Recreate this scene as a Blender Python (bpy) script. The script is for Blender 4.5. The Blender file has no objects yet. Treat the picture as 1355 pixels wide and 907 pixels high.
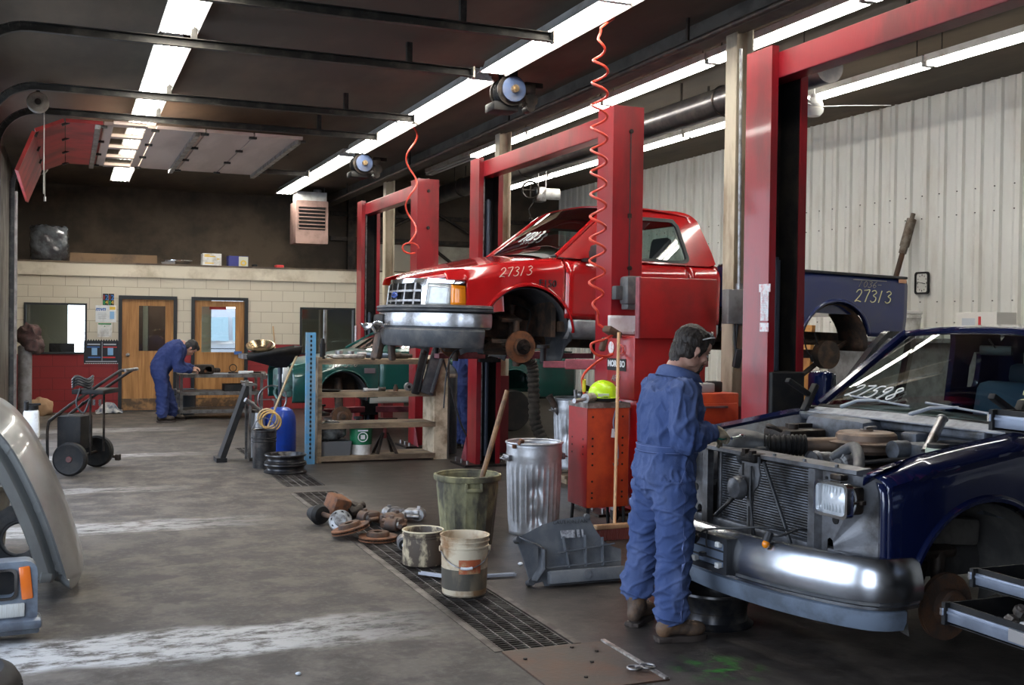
import bpy, bmesh, math, random
from math import sin, cos, pi, radians, sqrt, atan2
from mathutils import Vector, Matrix, Euler, noise as mnoise
random.seed(7)
SC = bpy.context.scene
COL = SC.collection
V = Vector
# ------------------------------------------------------------------ materials
MATS = {}
def nd(nt, t, **k):
    n = nt.nodes.new(t)
    for a, b in k.items():
        if a in n.inputs: n.inputs[a].default_value = b
        else: setattr(n, a, b)
    return n
def mat(name, col, rough=.5, metal=0., dirt=None, amt=.5, scale=6., bump=0., bscale=40., stretch=(1,1,1), coat=0., rvar=0., spec=.5, sharp=.09):
    """principled material; 'dirt' is mixed in by a noise mask (grime with a shape of its own)"""
    if name in MATS: return MATS[name]
    m = bpy.data.materials.new(name); m.use_nodes = True
    nt = m.node_tree; b = nt.nodes['Principled BSDF']; L = nt.links.new
    col = tuple(col) + (1,) if len(col) == 3 else col
    b.inputs['Base Color'].default_value = col
    b.inputs['Roughness'].default_value = rough; b.inputs['Metallic'].default_value = metal
    b.inputs['Coat Weight'].default_value = coat; b.inputs['Coat Roughness'].default_value = .06
    b.inputs['Specular IOR Level'].default_value = spec
    if dirt or bump or rvar:
        tc = nd(nt, 'ShaderNodeTexCoord'); mp = nd(nt, 'ShaderNodeMapping', Scale=stretch)
        L(tc.outputs['Object'], mp.inputs['Vector'])
    if dirt or rvar:
        n = nd(nt, 'ShaderNodeTexNoise', Scale=scale, Detail=8., Roughness=.62)
        L(mp.outputs[0], n.inputs['Vector'])
        r = nd(nt, 'ShaderNodeMapRange'); r.inputs['From Min'].default_value = .70 - amt*.42 - sharp; r.inputs['From Max'].default_value = .70 - amt*.42 + sharp
        L(n.outputs['Fac'], r.inputs['Value'])
        if dirt:
            mx = nd(nt, 'ShaderNodeMix', data_type='RGBA'); mx.inputs[6].default_value = col; mx.inputs[7].default_value = tuple(dirt) + (1,)
            L(r.outputs[0], mx.inputs[0]); L(mx.outputs[2], b.inputs['Base Color'])
        if rvar:
            q = nd(nt, 'ShaderNodeMapRange'); q.inputs['To Min'].default_value = max(.03, rough - rvar); q.inputs['To Max'].default_value = min(1, rough + rvar)
            L(n.outputs['Fac'], q.inputs['Value']); L(q.outputs[0], b.inputs['Roughness'])
    if bump:
        n2 = nd(nt, 'ShaderNodeTexNoise', Scale=bscale, Detail=5.); L(mp.outputs[0], n2.inputs['Vector'])
        bp = nd(nt, 'ShaderNodeBump', Strength=bump, Distance=.01); L(n2.outputs['Fac'], bp.inputs['Height']); L(bp.outputs[0], b.inputs['Normal'])
    MATS[name] = m
    return m
def glass(name, col=(.8,.9,.88), alpha=.25, rough=.03):
    """thin pane: part transparent, part glossy"""
    if name in MATS: return MATS[name]
    m = bpy.data.materials.new(name); m.use_nodes = True; nt = m.node_tree; L = nt.links.new
    nt.nodes.clear(); o = nd(nt, 'ShaderNodeOutputMaterial'); t = nd(nt, 'ShaderNodeBsdfTransparent', Color=tuple(col) + (1,))
    g = nd(nt, 'ShaderNodeBsdfGlossy', Roughness=rough, Color=(1,1,1,1)); lw = nd(nt, 'ShaderNodeLayerWeight', Blend=.5); p5 = nd(nt, 'ShaderNodeMath', operation='POWER'); p5.inputs[1].default_value = 5.; L(lw.outputs['Facing'], p5.inputs[0]); f = nd(nt, 'ShaderNodeMath', operation='MULTIPLY_ADD'); f.inputs[1].default_value = .9; f.inputs[2].default_value = .04; L(p5.outputs[0], f.inputs[0])
    a = nd(nt, 'ShaderNodeMath', operation='ADD'); a.inputs[1].default_value = alpha*.25; L(f.outputs[0], a.inputs[0])
    mx = nd(nt, 'ShaderNodeMixShader'); L(a.outputs[0], mx.inputs[0]); L(t.outputs[0], mx.inputs[1]); L(g.outputs[0], mx.inputs[2]); L(mx.outputs[0], o.inputs[0])
    MATS[name] = m; return m
def emit(name, col, st):
    if name in MATS: return MATS[name]
    m = bpy.data.materials.new(name); m.use_nodes = True; nt = m.node_tree
    b = nt.nodes['Principled BSDF']; b.inputs['Base Color'].default_value = (.9,.9,.9,1)
    b.inputs['Emission Color'].default_value = tuple(col) + (1,); b.inputs['Emission Strength'].default_value = st
    MATS[name] = m; return m
# ------------------------------------------------------------------ objects
def tag(o, label=None, cat=None, group=None, kind=None):
    if label: o['label'] = label
    if cat: o['category'] = cat
    if group: o['group'] = group
    if kind: o['kind'] = kind
    return o
def thing(name, loc, label, cat, group=None, rz=0., kind=None, rot=None):
    o = bpy.data.objects.new(name, None); COL.objects.link(o)
    o.location = loc; o.rotation_euler = rot or (0, 0, rz); o.empty_display_size = .1
    return tag(o, label, cat, group, kind)
def kids(o): return [c for c in bpy.data.objects if c.parent == o]
def dup(o, loc=None, rz=None, label=None, rot=None, scale=None, parent=None):
    c = o.copy(); COL.objects.link(c)
    if parent: c.parent = parent
    for k in kids(o): dup(k, parent=c)
    if loc is not None: c.location = loc
    if rz is not None: c.rotation_euler = (0, 0, rz)
    if rot is not None: c.rotation_euler = rot
    if scale is not None: c.scale = scale
    if label: c['label'] = label
    return c
def frame(zdir, xhint=(1,0,0)):
    z = V(zdir).normalized(); x = V(xhint)
    if abs(z.dot(x.normalized())) > .97: x = V((0,1,0))
    x = (x - z*x.dot(z)).normalized(); y = z.cross(x)
    return Matrix((x, y, z)).transposed()
def T(loc=(0,0,0), rot=(0,0,0), s=(1,1,1)):
    return Matrix.Translation(loc) @ Euler(rot).to_matrix().to_4x4() @ Matrix.Diagonal((*s, 1))
class MB:
    """collects shapes into one mesh"""
    def __init__(s, M=None): s.v = []; s.f = []; s.M = M or Matrix.Identity(4)
    def add(s, vs, fs, M=None):
        k = len(s.v); A = s.M @ M if M is not None else s.M
        s.v += [A @ V(p) for p in vs]; s.f += [tuple(i + k for i in f) for f in fs]; return s
    def box(s, c, d, rot=(0,0,0), b=0., taper=1.):
        hx, hy, hz = d[0]/2, d[1]/2, d[2]/2
        M = T(c, rot)
        if b <= 0:
            vs = [(x*hx*(taper if z > 0 else 1), y*hy*(taper if z > 0 else 1), z*hz) for z in (-1,1) for y in (-1,1) for x in (-1,1)]
            return s.add(vs, [(0,2,3,1),(4,5,7,6),(0,1,5,4),(2,6,7,3),(0,4,6,2),(1,3,7,5)], M)
        b = min(b, hx*.95, hy*.95, hz*.95)
        bm = bmesh.new(); bmesh.ops.create_cube(bm, size=1)
        for v in bm.verts: v.co = V((v.co.x*d[0]*(taper if v.co.z > 0 else 1), v.co.y*d[1]*(taper if v.co.z > 0 else 1), v.co.z*d[2]))
        bmesh.ops.bevel(bm, geom=bm.edges[:], offset=b, segments=2, affect='EDGES', profile=.5)
        return s.bm(bm, M)
    def bm(s, bm, M=None):
        bm.verts.index_update(); s.add([v.co.copy() for v in bm.verts], [tuple(v.index for v in f.verts) for f in bm.faces], M); bm.free(); return s
    def cyl(s, a, b, r, r2=None, n=16, caps=True, xhint=(1,0,0)):
        a, b = V(a), V(b); r2 = r if r2 is None else r2; F = frame(b - a, xhint)
        vs = []
        for p, q in ((a, r), (b, r2)):
            for i in range(n):
                t = 2*pi*i/n; vs.append(p + F @ V((cos(t)*q, sin(t)*q, 0)))
        fs = [(i, (i+1) % n, n + (i+1) % n, n + i) for i in range(n)]
        if caps: fs += [tuple(range(n))[::-1], tuple(range(n, 2*n))]
        return s.add(vs, fs)
    def tube(s, pts, r, n=8, closed=False, caps=True):
        pts = [V(p) for p in pts]; m = len(pts); rs = r if isinstance(r, (list, tuple)) else [r]*m
        vs = []; prev = None
        for i, p in enumerate(pts):
            if closed: d = pts[(i+1) % m] - pts[i-1]
            else: d = pts[min(i+1, m-1)] - pts[max(i-1, 0)]
            d = d.normalized() if d.length > 1e-9 else V((0,0,1))
            if prev is None:
                x = V((1,0,0)) if abs(d.x) < .9 else V((0,1,0))
            else: x = prev
            x = (x - d*x.dot(d)).normalized(); y = d.cross(x); prev = x
            for k in range(n):
                t = 2*pi*k/n; vs.append(p + (x*cos(t) + y*sin(t))*rs[i])
        fs = []
        for i in range(m if closed else m-1):
            j = (i+1) % m
            for k in range(n): fs.append((i*n+k, i*n+(k+1) % n, j*n+(k+1) % n, j*n+k))
        if caps and not closed: fs += [tuple(range(n))[::-1], tuple(range((m-1)*n, m*n))]
        return s.add(vs, fs)
    def lathe(s, prof, n=32, M=None, closed=False):
        """profile of (r, z) turned about z"""
        vs = []; fs = []; m = len(prof)
        for r, z in prof:
            for i in range(n): t = 2*pi*i/n; vs.append((r*cos(t), r*sin(t), z))
        for j in range(m if closed else m-1):
            a, b = j, (j+1) % m
            for i in range(n): fs.append((a*n+i, a*n+(i+1) % n, b*n+(i+1) % n, b*n+i))
        if not closed:
            if prof[0][0] > 1e-6: fs.append(tuple(range(n))[::-1])
            if prof[-1][0] > 1e-6: fs.append(tuple(range((m-1)*n, m*n)))
        return s.add(vs, fs, M)
    def prism(s, poly, d, M=None):
        """2D outline in xy extruded from z=0 to z=d"""
        n = len(poly)
        vs = [(x, y, 0) for x, y in poly] + [(x, y, d) for x, y in poly]
        fs = [tuple(range(n))[::-1], tuple(range(n, 2*n))] + [(i, (i+1) % n, n+(i+1) % n, n+i) for i in range(n)]
        return s.add(vs, fs, M)
    def ring(s, outer, inner, d, M=None):
        """flat ring between two outlines of equal point count, thickness d"""
        n = len(outer); vs = []
        for z in (0, d): vs += [(x, y, z) for x, y in outer] + [(x, y, z) for x, y in inner]
        fs = []
        for i in range(n):
            j = (i+1) % n
            fs += [(i, n+i, n+j, j), (2*n+i, 2*n+j, 3*n+j, 3*n+i), (i, j, 2*n+j, 2*n+i), (n+i, 3*n+i, 3*n+j, n+j)]
        return s.add(vs, fs, M)
    def grid(s, fn, nu, nv, M=None, wrapu=False, wrapv=False):
        vs = [fn(i/(nu if wrapu else nu-1), j/(nv if wrapv else nv-1)) for j in range(nv) for i in range(nu)]
        fs = []
        for j in range(nv if wrapv else nv-1):
            for i in range(nu if wrapu else nu-1):
                a, b = (i+1) % nu, (j+1) % nv
                fs.append((j*nu+i, j*nu+a, b*nu+a, b*nu+i))
        return s.add(vs, fs, M)
    def loft(s, rings, caps=True, closed=True, M=None):
        n = len(rings[0]); vs = [p for r in rings for p in r]; fs = []
        for j in range(len(rings)-1):
            for i in range(n if closed else n-1):
                a = (i+1) % n; fs.append((j*n+i, j*n+a, (j+1)*n+a, (j+1)*n+i))
        if caps and closed: fs += [tuple(range(n))[::-1], tuple(range((len(rings)-1)*n, len(rings)*n))]
        return s.add(vs, fs, M)
    def ell(s, c, r, rot=(0,0,0), n=20, m=12):
        vs = []; fs = []
        for j in range(1, m):
            p = pi*j/m
            for i in range(n): t = 2*pi*i/n; vs.append((r[0]*sin(p)*cos(t), r[1]*sin(p)*sin(t), r[2]*cos(p)))
        k = len(vs); vs += [(0,0,r[2]), (0,0,-r[2])]
        for j in range(m-2):
            for i in range(n): fs.append((j*n+i, (j+1)*n+i, (j+1)*n+(i+1) % n, j*n+(i+1) % n))
        for i in range(n): fs += [(k, i, (i+1) % n), (k+1, (m-2)*n+(i+1) % n, (m-2)*n+i)]
        return s.add(vs, fs, T(c, rot))
    def torus(s, c, R, r, axis=(0,0,1), n=32, k=10, r2=None):
        F = frame(axis).to_4x4(); r2 = r2 or r
        return s.add([((R + r*cos(b))*cos(a), (R + r*cos(b))*sin(a), r2*sin(b)) for a in [2*pi*i/n for i in range(n)] for b in [2*pi*j/k for j in range(k)]],
              [(i*k+j, ((i+1) % n)*k+j, ((i+1) % n)*k+(j+1) % k, i*k+(j+1) % k) for i in range(n) for j in range(k)], Matrix.Translation(c) @ F)
    def mesh(s, name, m, smooth=35.):
        me = bpy.data.meshes.new(name); me.from_pydata([tuple(p) for p in s.v], [], s.f)
        if smooth > 0:
            bm = bmesh.new(); bm.from_mesh(me); bmesh.ops.recalc_face_normals(bm, faces=bm.faces[:]); bm.to_mesh(me); bm.free()
            me.shade_smooth(); me.set_sharp_from_angle(angle=radians(smooth))
        if m: me.materials.append(m)
        return me
    def build(s, name, m, parent=None, smooth=35., solid=0., label=None, sub=0):
        o = bpy.data.objects.new(name, s.mesh(name, m, smooth)); COL.objects.link(o)
        if parent: o.parent = parent
        if solid:
            md = o.modifiers.new('thickness', 'SOLIDIFY'); md.thickness = solid; md.offset = -1
        if sub:
            md = o.modifiers.new('smooth', 'SUBSURF'); md.levels = md.render_levels = sub
        if label: o['label'] = label
        return o
def bake(o, extra=None):
    """apply the object's modifiers into its mesh"""
    dg = bpy.context.evaluated_depsgraph_get(); me = bpy.data.meshes.new_from_object(o.evaluated_get(dg))
    o.modifiers.clear(); o.data = me
    return o
def blend(mb, name, m, parent=None, vox=.012, smooth=6, fn=None, label=None):
    """fuse a mesh of overlapping shapes into one continuous skin"""
    o = mb.build(name, m, parent, smooth=0, label=label)
    r = o.modifiers.new('fuse', 'REMESH'); r.mode = 'VOXEL'; r.voxel_size = vox
    q = o.modifiers.new('relax', 'SMOOTH'); q.factor = .5; q.iterations = smooth
    bake(o)
    me = o.data
    if fn:
        me.calc_loop_triangles(); ns = [v.normal.copy() for v in me.vertices]
        for v, n in zip(me.vertices, ns): v.co = fn(v.co, n)
    me.materials.clear(); me.materials.append(m); me.shade_smooth()
    return o
def text(name, s, size, loc, rot, m, parent=None, depth=.002, align='CENTER', shear=0., space=1., font_off=0.):
    cu = bpy.data.curves.new(name, 'FONT'); cu.body = s; cu.size = size; cu.extrude = depth; cu.align_x = align; cu.align_y = 'CENTER'; cu.shear = shear; cu.space_character = space; cu.offset = font_off
    cu.resolution_u = 3
    o = bpy.data.objects.new(name, cu); COL.objects.link(o); o.location = loc; o.rotation_euler = rot
    dg = bpy.context.evaluated_depsgraph_get(); me = bpy.data.meshes.new_from_object(o.evaluated_get(dg))
    bpy.data.objects.remove(o); bpy.data.curves.remove(cu)
    o = bpy.data.objects.new(name, me); COL.objects.link(o); o.location = loc; o.rotation_euler = rot
    me.materials.clear(); me.materials.append(m)
    if parent: o.parent = parent
    return o
def arc(c, r, a0, a1, n, ax='xz'):
    out = []
    for i in range(n):
        t = radians(a0 + (a1-a0)*i/(n-1)); out.append((c[0] + r*cos(t), c[1] + r*sin(t)))
    return out
def rrect(w, h, r, n=4, cx=0., cy=0.):
    p = []
    for x, y, a in ((w/2-r, h/2-r, 0), (-w/2+r, h/2-r, 90), (-w/2+r, -h/2+r, 180), (w/2-r, -h/2+r, 270)):
        p += arc((cx+x, cy+y), r, a, a+90, n+1)
    return p
def lerp(a, b, t): return a + (b-a)*t
def ip(tab, x):
    """piecewise-linear lookup with smoothing at the knots"""
    if x <= tab[0][0]: return tab[0][1]
    for (a, p), (b, q) in zip(tab, tab[1:]):
        if x <= b: return p + (q-p)*(x-a)/(b-a)
    return tab[-1][1]
def spline(pts, n):
    """Catmull-Rom through points"""
    P = [V(p) for p in pts]; P = [P[0]*2 - P[1]] + P + [P[-1]*2 - P[-2]]; out = []
    m = len(P) - 3
    for i in range(n):
        t = i/(n-1)*m; k = min(int(t), m-1); t -= k; a, b, c, d = P[k:k+4]
        out.append(.5*((2*b) + (c-a)*t + (2*a-5*b+4*c-d)*t*t + (3*b-a-3*c+d)*t**3))
    return out
TUBE=28.; SKY=5.0; EXPO=0.1
# ------------------------------------------------------------------ common materials
M_RED = mat('lift red paint', (.25,.008,.014), .33, 0, (.15,.010,.013), .35, 3., .05, 60, (1,1,.35), coat=.25)
M_BLACK = mat('black rubber', (.010,.010,.011), .6, 0, (.020,.018,.016), .4, 9., spec=.3)
M_GREASE = mat('greasy black metal', (.02,.018,.017), .5, .6, (.06,.045,.035), .45, 8., .2, 60)
M_RUST = mat('rusty iron', (.075,.05,.038), .72, .35, (.13,.065,.035), .5, 9., .4, 70)
M_ORUST = mat('bright rust', (.21,.085,.036), .75, .2, (.085,.045,.03), .4, 12., .3, 80)
M_STEEL = mat('dull steel', (.36,.36,.37), .38, .9, (.16,.14,.12), .4, 10., .1, 90)
M_CHROME = mat('chrome', (.75,.76,.78), .12, 1., rvar=.08, scale=14.)
M_GALV = mat('galvanised sheet', (.62,.64,.67), .36, .6, (.42,.43,.45), .5, 5., .08, 30, rvar=.1)
M_ALU = mat('cast aluminium', (.5,.5,.5), .42, .85, (.2,.19,.18), .4, 16., .2, 60)
M_DKPL = mat('dark grey plastic', (.045,.05,.058), .45, 0, (.10,.10,.10), .4, 6., .12, 40)
M_WOOD = mat('bare wood', (.46,.30,.16), .6, 0, (.25,.15,.08), .45, 5., .15, 40, (1,1,.15))
M_OLDWOOD = mat('grimy pine', (.34,.25,.155), .7, 0, (.10,.07,.045), .5, 5., .2, 40, (.3,1,1))
M_WHITE = mat('white enamel', (.72,.72,.70), .4, 0, (.5,.48,.44), .35, 8.)
M_PAPER = mat('white paper', (.72,.74,.76), .7, 0, (.6,.6,.6), .3, 9.)
M_CABLE = mat('black cable', (.02,.02,.022), .5)
M_HOSE_R = mat('red air hose', (.62,.06,.035), .4)
M_LENS = glass('clear lens', (.9,.95,.97), .35, .05)
M_PANE = glass('window glass', (.95,.96,.95), .15, .02)
M_VGLASS = glass('car glass', (.62,.72,.70), .3, .02)
M_DENIM = mat('dark blue coverall', (.03,.045,.14), .85)
def structure(mb, name, m, smooth=0., parent=None):
    o = mb.build(name, m, parent, smooth)
    if not parent: o['kind'] = 'structure'
    return o
# ------------------------------------------------------------------ floor
def floor_mat():
    m = bpy.data.materials.new('oily worn concrete'); m.use_nodes = True; nt = m.node_tree; L = nt.links.new; b = nt.nodes['Principled BSDF']
    tc = nd(nt, 'ShaderNodeTexCoord'); sx = nd(nt, 'ShaderNodeSeparateXYZ'); L(tc.outputs['Object'], sx.inputs[0])
    def noise(sc, det=8., rough=.6, st=(1,1,1), off=(0,0,0)):
        mp = nd(nt, 'ShaderNodeMapping', Scale=st, Location=off); L(tc.outputs['Object'], mp.inputs[0])
        n = nd(nt, 'ShaderNodeTexNoise', Scale=sc, Detail=det, Roughness=rough); L(mp.outputs[0], n.inputs['Vector']); return n.outputs['Fac']
    def rng(v, a, c, lo=0., hi=1.):
        r = nd(nt, 'ShaderNodeMapRange'); r.inputs[1].default_value = a; r.inputs[2].default_value = c; r.inputs[3].default_value = lo; r.inputs[4].default_value = hi
        L(v, r.inputs[0]); return r.outputs[0]
    def ma(op, x, y=None):
        q = nd(nt, 'ShaderNodeMath', operation=op)
        for i, z in enumerate((x, y)):
            if z is None: continue
            if isinstance(z, (int, float)): q.inputs[i].default_value = z
            else: L(z, q.inputs[i])
        return q.outputs[0]
    def mix(f, a, c):
        q = nd(nt, 'ShaderNodeMix', data_type='RGBA')
        L(f, q.inputs[0])
        for i, z in ((6, a), (7, c)):
            if isinstance(z, tuple): q.inputs[i].default_value = z + (1,)
            else: L(z, q.inputs[i])
        return q.outputs[2]
    big = noise(.9, 6.); mid = noise(3.2, 9., .68, off=(3,1,0)); fine = noise(22., 6., .7)
    c = mix(rng(mid, .41, .60), (.042,.034,.028), (.128,.108,.088))
    c = mix(ma('MULTIPLY', rng(fine, .5, .72), .35), c, (.20,.185,.17))
    # spilled oil: the work side of the floor is black with it
    xo = ma('ADD', rng(sx.outputs[0], 1.75, 3.1, 0., .55), ma('MULTIPLY', big, .75))
    oil = rng(xo, .42, .80)
    oc = mix(rng(noise(5.5, 9., .7, off=(2,8,0)), .40, .66), (.016,.013,.011), (.075,.062,.052))
    oc = mix(ma('MULTIPLY', rng(noise(60., 3., .6), .62, .70), .6), oc, (.16,.15,.14))
    c = mix(ma('MULTIPLY', oil, .88), c, oc)
    spots = rng(noise(2.6, 5., .6, off=(7,2,0)), .55, .62)
    c = mix(ma('MULTIPLY', spots, .6), c, (.04,.034,.03))
    # bands across the bays: worn paint nearest, daylight patches painted in farther off
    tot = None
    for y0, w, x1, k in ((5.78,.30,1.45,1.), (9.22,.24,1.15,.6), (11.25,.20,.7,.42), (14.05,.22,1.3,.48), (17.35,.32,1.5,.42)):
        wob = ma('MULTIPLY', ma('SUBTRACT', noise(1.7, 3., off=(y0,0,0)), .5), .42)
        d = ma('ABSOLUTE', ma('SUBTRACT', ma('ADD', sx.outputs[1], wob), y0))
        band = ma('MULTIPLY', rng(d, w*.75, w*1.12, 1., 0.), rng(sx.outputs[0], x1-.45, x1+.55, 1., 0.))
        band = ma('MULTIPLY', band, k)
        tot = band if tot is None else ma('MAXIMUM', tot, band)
    wear_and_light = rng(noise(4.5, 10., .78, (1,2.2,1), (1,5,2)), .42, .53)
    paint = ma('MULTIPLY', tot, wear_and_light)  # worn paint in the near band, painted-in daylight in the others
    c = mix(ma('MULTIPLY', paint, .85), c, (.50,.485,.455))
    # coolant spill
    dx = ma('SUBTRACT', sx.outputs[0], 2.93); dy = ma('SUBTRACT', sx.outputs[1], 4.50)
    rad = ma('SQRT', ma('ADD', ma('MULTIPLY', dx, dx), ma('MULTIPLY', dy, dy)))
    gr = ma('MULTIPLY', rng(rad, .05, .26, 1., 0.), rng(noise(9., 4., off=(4,4,0)), .48, .6))
    c = mix(ma('MULTIPLY', gr, .55), c, (.03,.30,.02))
    L(c, b.inputs['Base Color'])
    b.inputs['Specular IOR Level'].default_value = .35; rg = rng(mid, .3, .75, .58, .85); rr = nd(nt, 'ShaderNodeMix', data_type='FLOAT'); L(oil, rr.inputs[0]); L(rg, rr.inputs[2]); rr.inputs[3].default_value = .40
    L(rr.outputs[0], b.inputs['Roughness'])
    bp = nd(nt, 'ShaderNodeBump', Strength=.35, Distance=.006); L(fine, bp.inputs['Height']); L(bp.outputs[0], b.inputs['Normal'])
    return m
GX0, GX1 = 2.05, 2.45      # drain channel
f = MB()
for x0, x1, y0, y1 in ((-.85,GX0,-3,22.9), (GX1,10.6,-3,22.9), (GX0,GX1,-3,4.45), (GX0,GX1,5.1,5.1), (GX0,GX1,10.55,10.95), (GX0,GX1,14.5,22.9)):
    if y1 > y0: f.box(((x0+x1)/2, (y0+y1)/2, -.1), (x1-x0, y1-y0, .2))
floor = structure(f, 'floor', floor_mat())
c = MB()
c.box(((GX0+GX1)/2, 9.5, -.17), (GX1-GX0+.1, 10.6, .04))
structure(c, 'floor_channel', mat('drain sludge', (.012,.011,.01), .4))
# ------------------------------------------------------------------ shell
CZ, RZ = 4.25, 4.72
M_CEIL = mat('sooty ceiling board', (.120,.087,.056), .85, 0, (.066,.050,.034), .5, .8, .06, 20, (1,.35,1))
M_SOOT = mat('sooty block wall', (.12,.09,.062), .85, 0, (.065,.05,.037), .5, 1.2, .1, 30)
structure(MB().box((2.05, 9.9, CZ+.06), (6.1, 26.4, .12)), 'ceiling', M_CEIL)
structure(MB().box((7.85, 9.9, RZ+.06), (5.7, 26.4, .12)), 'ceiling_high_bay', M_CEIL)
structure(MB().box((5.05, 9.9, 4.40), (.12, 26.2, .66)).box((5.05, 9.9, 4.10), (.26, 26.2, .03)), 'ceiling_beam', mat('grimy beam paint', (.10,.085,.068), .7, 0, (.05,.04,.032), .4, 3.))
# left wall with three open bay doors and one behind the camera
M_LWALL = mat('grimy door wall', (.13,.12,.10), .8, 0, (.06,.05,.042), .45, 2., .1, 30)
w = MB(); XL = -.85
DOORS = [(-2.2,1.7), (3.1,6.4), (8.5,11.9), (13.4,17.0)]
ys = [-3.0] + [y for d in DOORS for y in d] + [22.9]
for a, b_ in zip(ys[::2], ys[1::2]): w.box((XL-.12, (a+b_)/2, 2.1), (.24, b_-a, 4.25))
for a, b_ in DOORS: w.box((XL-.12, (a+b_)/2, 4.05), (.24, b_-a, .5))
structure(w, 'wall_left', M_LWALL)
structure(MB().box((4.8, -3.06, 2.3), (11.6, .12, 4.9)), 'wall_front', M_LWALL)
bw = MB().box((4.85, 22.96, 2.4), (11.6, .12, 4.9))
bk = structure(bw, 'wall_back', M_SOOT)
# pale sheet panels and steel frame on the far wall of the high bay
t = thing('wall_frame', (0,0,0), 'dark steel girts and diagonal braces with pale sheet panels on the far end wall', 'wall framing')
t['kind'] = 'structure'
g = MB()
for z in (3.42, 3.95, 2.2): g.box((7.8, 22.84, z), (5.3, .1, .09))
for x in (5.6, 7.35, 9.0): g.box((x, 22.82, 2.35), (.16, .14, 4.7))
for a, b_ in (((5.7,22.78,3.35),(7.3,22.78,4.1)), ((7.4,22.78,4.1),(8.9,22.78,3.3)), ((9.1,22.78,3.3),(10.4,22.78,3.9)), ((7.4,22.8,3.3),(8.8,22.8,2.3)), ((7.4,22.8,2.1),(8.8,22.8,3.2))): g.cyl(a, b_, .035, n=6)
g.build('girts', M_GREASE, t, 0)
M_PALE = mat('pale wall sheet', (.45,.42,.34), .6, 0, (.3,.27,.22), .4, 2.)
for x in (6.5, 8.2, 9.75): MB().box((x, 22.87, 2.79), (1.45 if x < 9.5 else 1.2, .04, 1.1)).build('panel', M_PALE, t, 0)
MB().box((7.9, 22.87, 1.0), (5.0, .04, 2.0)).build('panel', mat('dim olive wall sheet', (.16,.15,.12), .7), t, 0)
# right wall: vertical ribbed steel sheet
M_SHEET = mat('off-white ribbed steel sheet', (.72,.71,.66), .45, 0, (.60,.57,.51), .25, 2.0, 0, 30, (1,1,.3))
rib = MB(); prof = []; y = -3.0
while y < 22.9:
    prof += [(10.5, y), (10.5, y+.085), (10.485, y+.10), (10.485, y+.19), (10.5, y+.205), (10.5, y+.262), (10.462, y+.276), (10.462, y+.291)]
    y += .305
vs = [(x, y, 0) for x, y in prof] + [(x, y, RZ) for x, y in prof]; n = len(prof)
rib.add(vs, [(i, i+1, n+i+1, n+i) for i in range(n-1)])
structure(rib, 'wall_right', M_SHEET, 0)
sc = MB()
for k in range(40):
    yy = 8.0 + k*.305 + .05
    for z in (1.75, 2.02, 3.12, 3.42): sc.cyl((10.49, yy, z), (10.478, yy, z), .008, n=6)
s = sc.build('screw_heads', M_GREASE, bpy.data.objects['wall_right'], 0)
structure(MB().box((10.6, 9.9, 2.4), (.12, 26.4, 4.9)), 'wall_right_backing', M_SOOT)
# ------------------------------------------------------------------ office block
def block_mat():
    m = bpy.data.materials.new('painted concrete block'); m.use_nodes = True; nt = m.node_tree; L = nt.links.new; b = nt.nodes['Principled BSDF']
    tc = nd(nt, 'ShaderNodeTexCoord'); mp = nd(nt, 'ShaderNodeMapping'); mp.inputs['Rotation'].default_value = (radians(-90),0,0); L(tc.outputs['Object'], mp.inputs[0])
    br = nd(nt, 'ShaderNodeTexBrick', Scale=1.); br.offset = .5
    for k, v in (('Brick Width', .4), ('Row Height', .203), ('Mortar Size', .006), ('Mortar Smooth', .4)): br.inputs[k].default_value = v
    L(mp.outputs[0], br.inputs['Vector'])
    sp = nd(nt, 'ShaderNodeSeparateXYZ'); L(tc.outputs['Object'], sp.inputs[0])
    n = nd(nt, 'ShaderNodeTexNoise', Scale=1.6, Detail=7.); L(tc.outputs['Object'], n.inputs['Vector'])
    st = nd(nt, 'ShaderNodeMath', operation='GREATER_THAN'); L(sp.outputs[0], st.inputs[0]); st.inputs[1].default_value = .9
    h = nd(nt, 'ShaderNodeMath', operation='MULTIPLY_ADD'); L(st.outputs[0], h.inputs[0]); h.inputs[1].default_value = .19; h.inputs[2].default_value = 1.03
    isr = nd(nt, 'ShaderNodeMath', operation='LESS_THAN'); L(sp.outputs[2], isr.inputs[0]); L(h.outputs[0], isr.inputs[1])
    a = nd(nt, 'ShaderNodeMix', data_type='RGBA'); a.inputs[6].default_value = (.64,.59,.48,1); a.inputs[7].default_value = (.52,.46,.36,1); L(n.outputs['Fac'], a.inputs[0])
    r = nd(nt, 'ShaderNodeMix', data_type='RGBA'); r.inputs[6].default_value = (.30,.015,.02,1); r.inputs[7].default_value = (.17,.016,.016,1); L(n.outputs['Fac'], r.inputs[0])
    q = nd(nt, 'ShaderNodeMix', data_type='RGBA'); L(isr.outputs[0], q.inputs[0]); L(a.outputs[2], q.inputs[6]); L(r.outputs[2], q.inputs[7])
    d = nd(nt, 'ShaderNodeMix', data_type='RGBA', blend_type='MULTIPLY'); L(br.outputs['Fac'], d.inputs[0]); L(q.outputs[2], d.inputs[6]); d.inputs[7].default_value = (.62,.6,.57,1)
    L(d.outputs[2], b.inputs['Base Color']); b.inputs['Roughness'].default_value = .6
    bp = nd(nt, 'ShaderNodeBump', Strength=.5, Distance=.006, invert=True); L(br.outputs['Fac'], bp.inputs['Height']); L(bp.outputs[0], b.inputs['Normal'])
    return m
M_BLOCK = block_mat(); YO = 20.8
def wallpiece(mb, x0, x1, z0, z1): mb.box(((x0+x1)/2, YO+.1, (z0+z1)/2), (x1-x0, .2, z1-z0))
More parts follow.
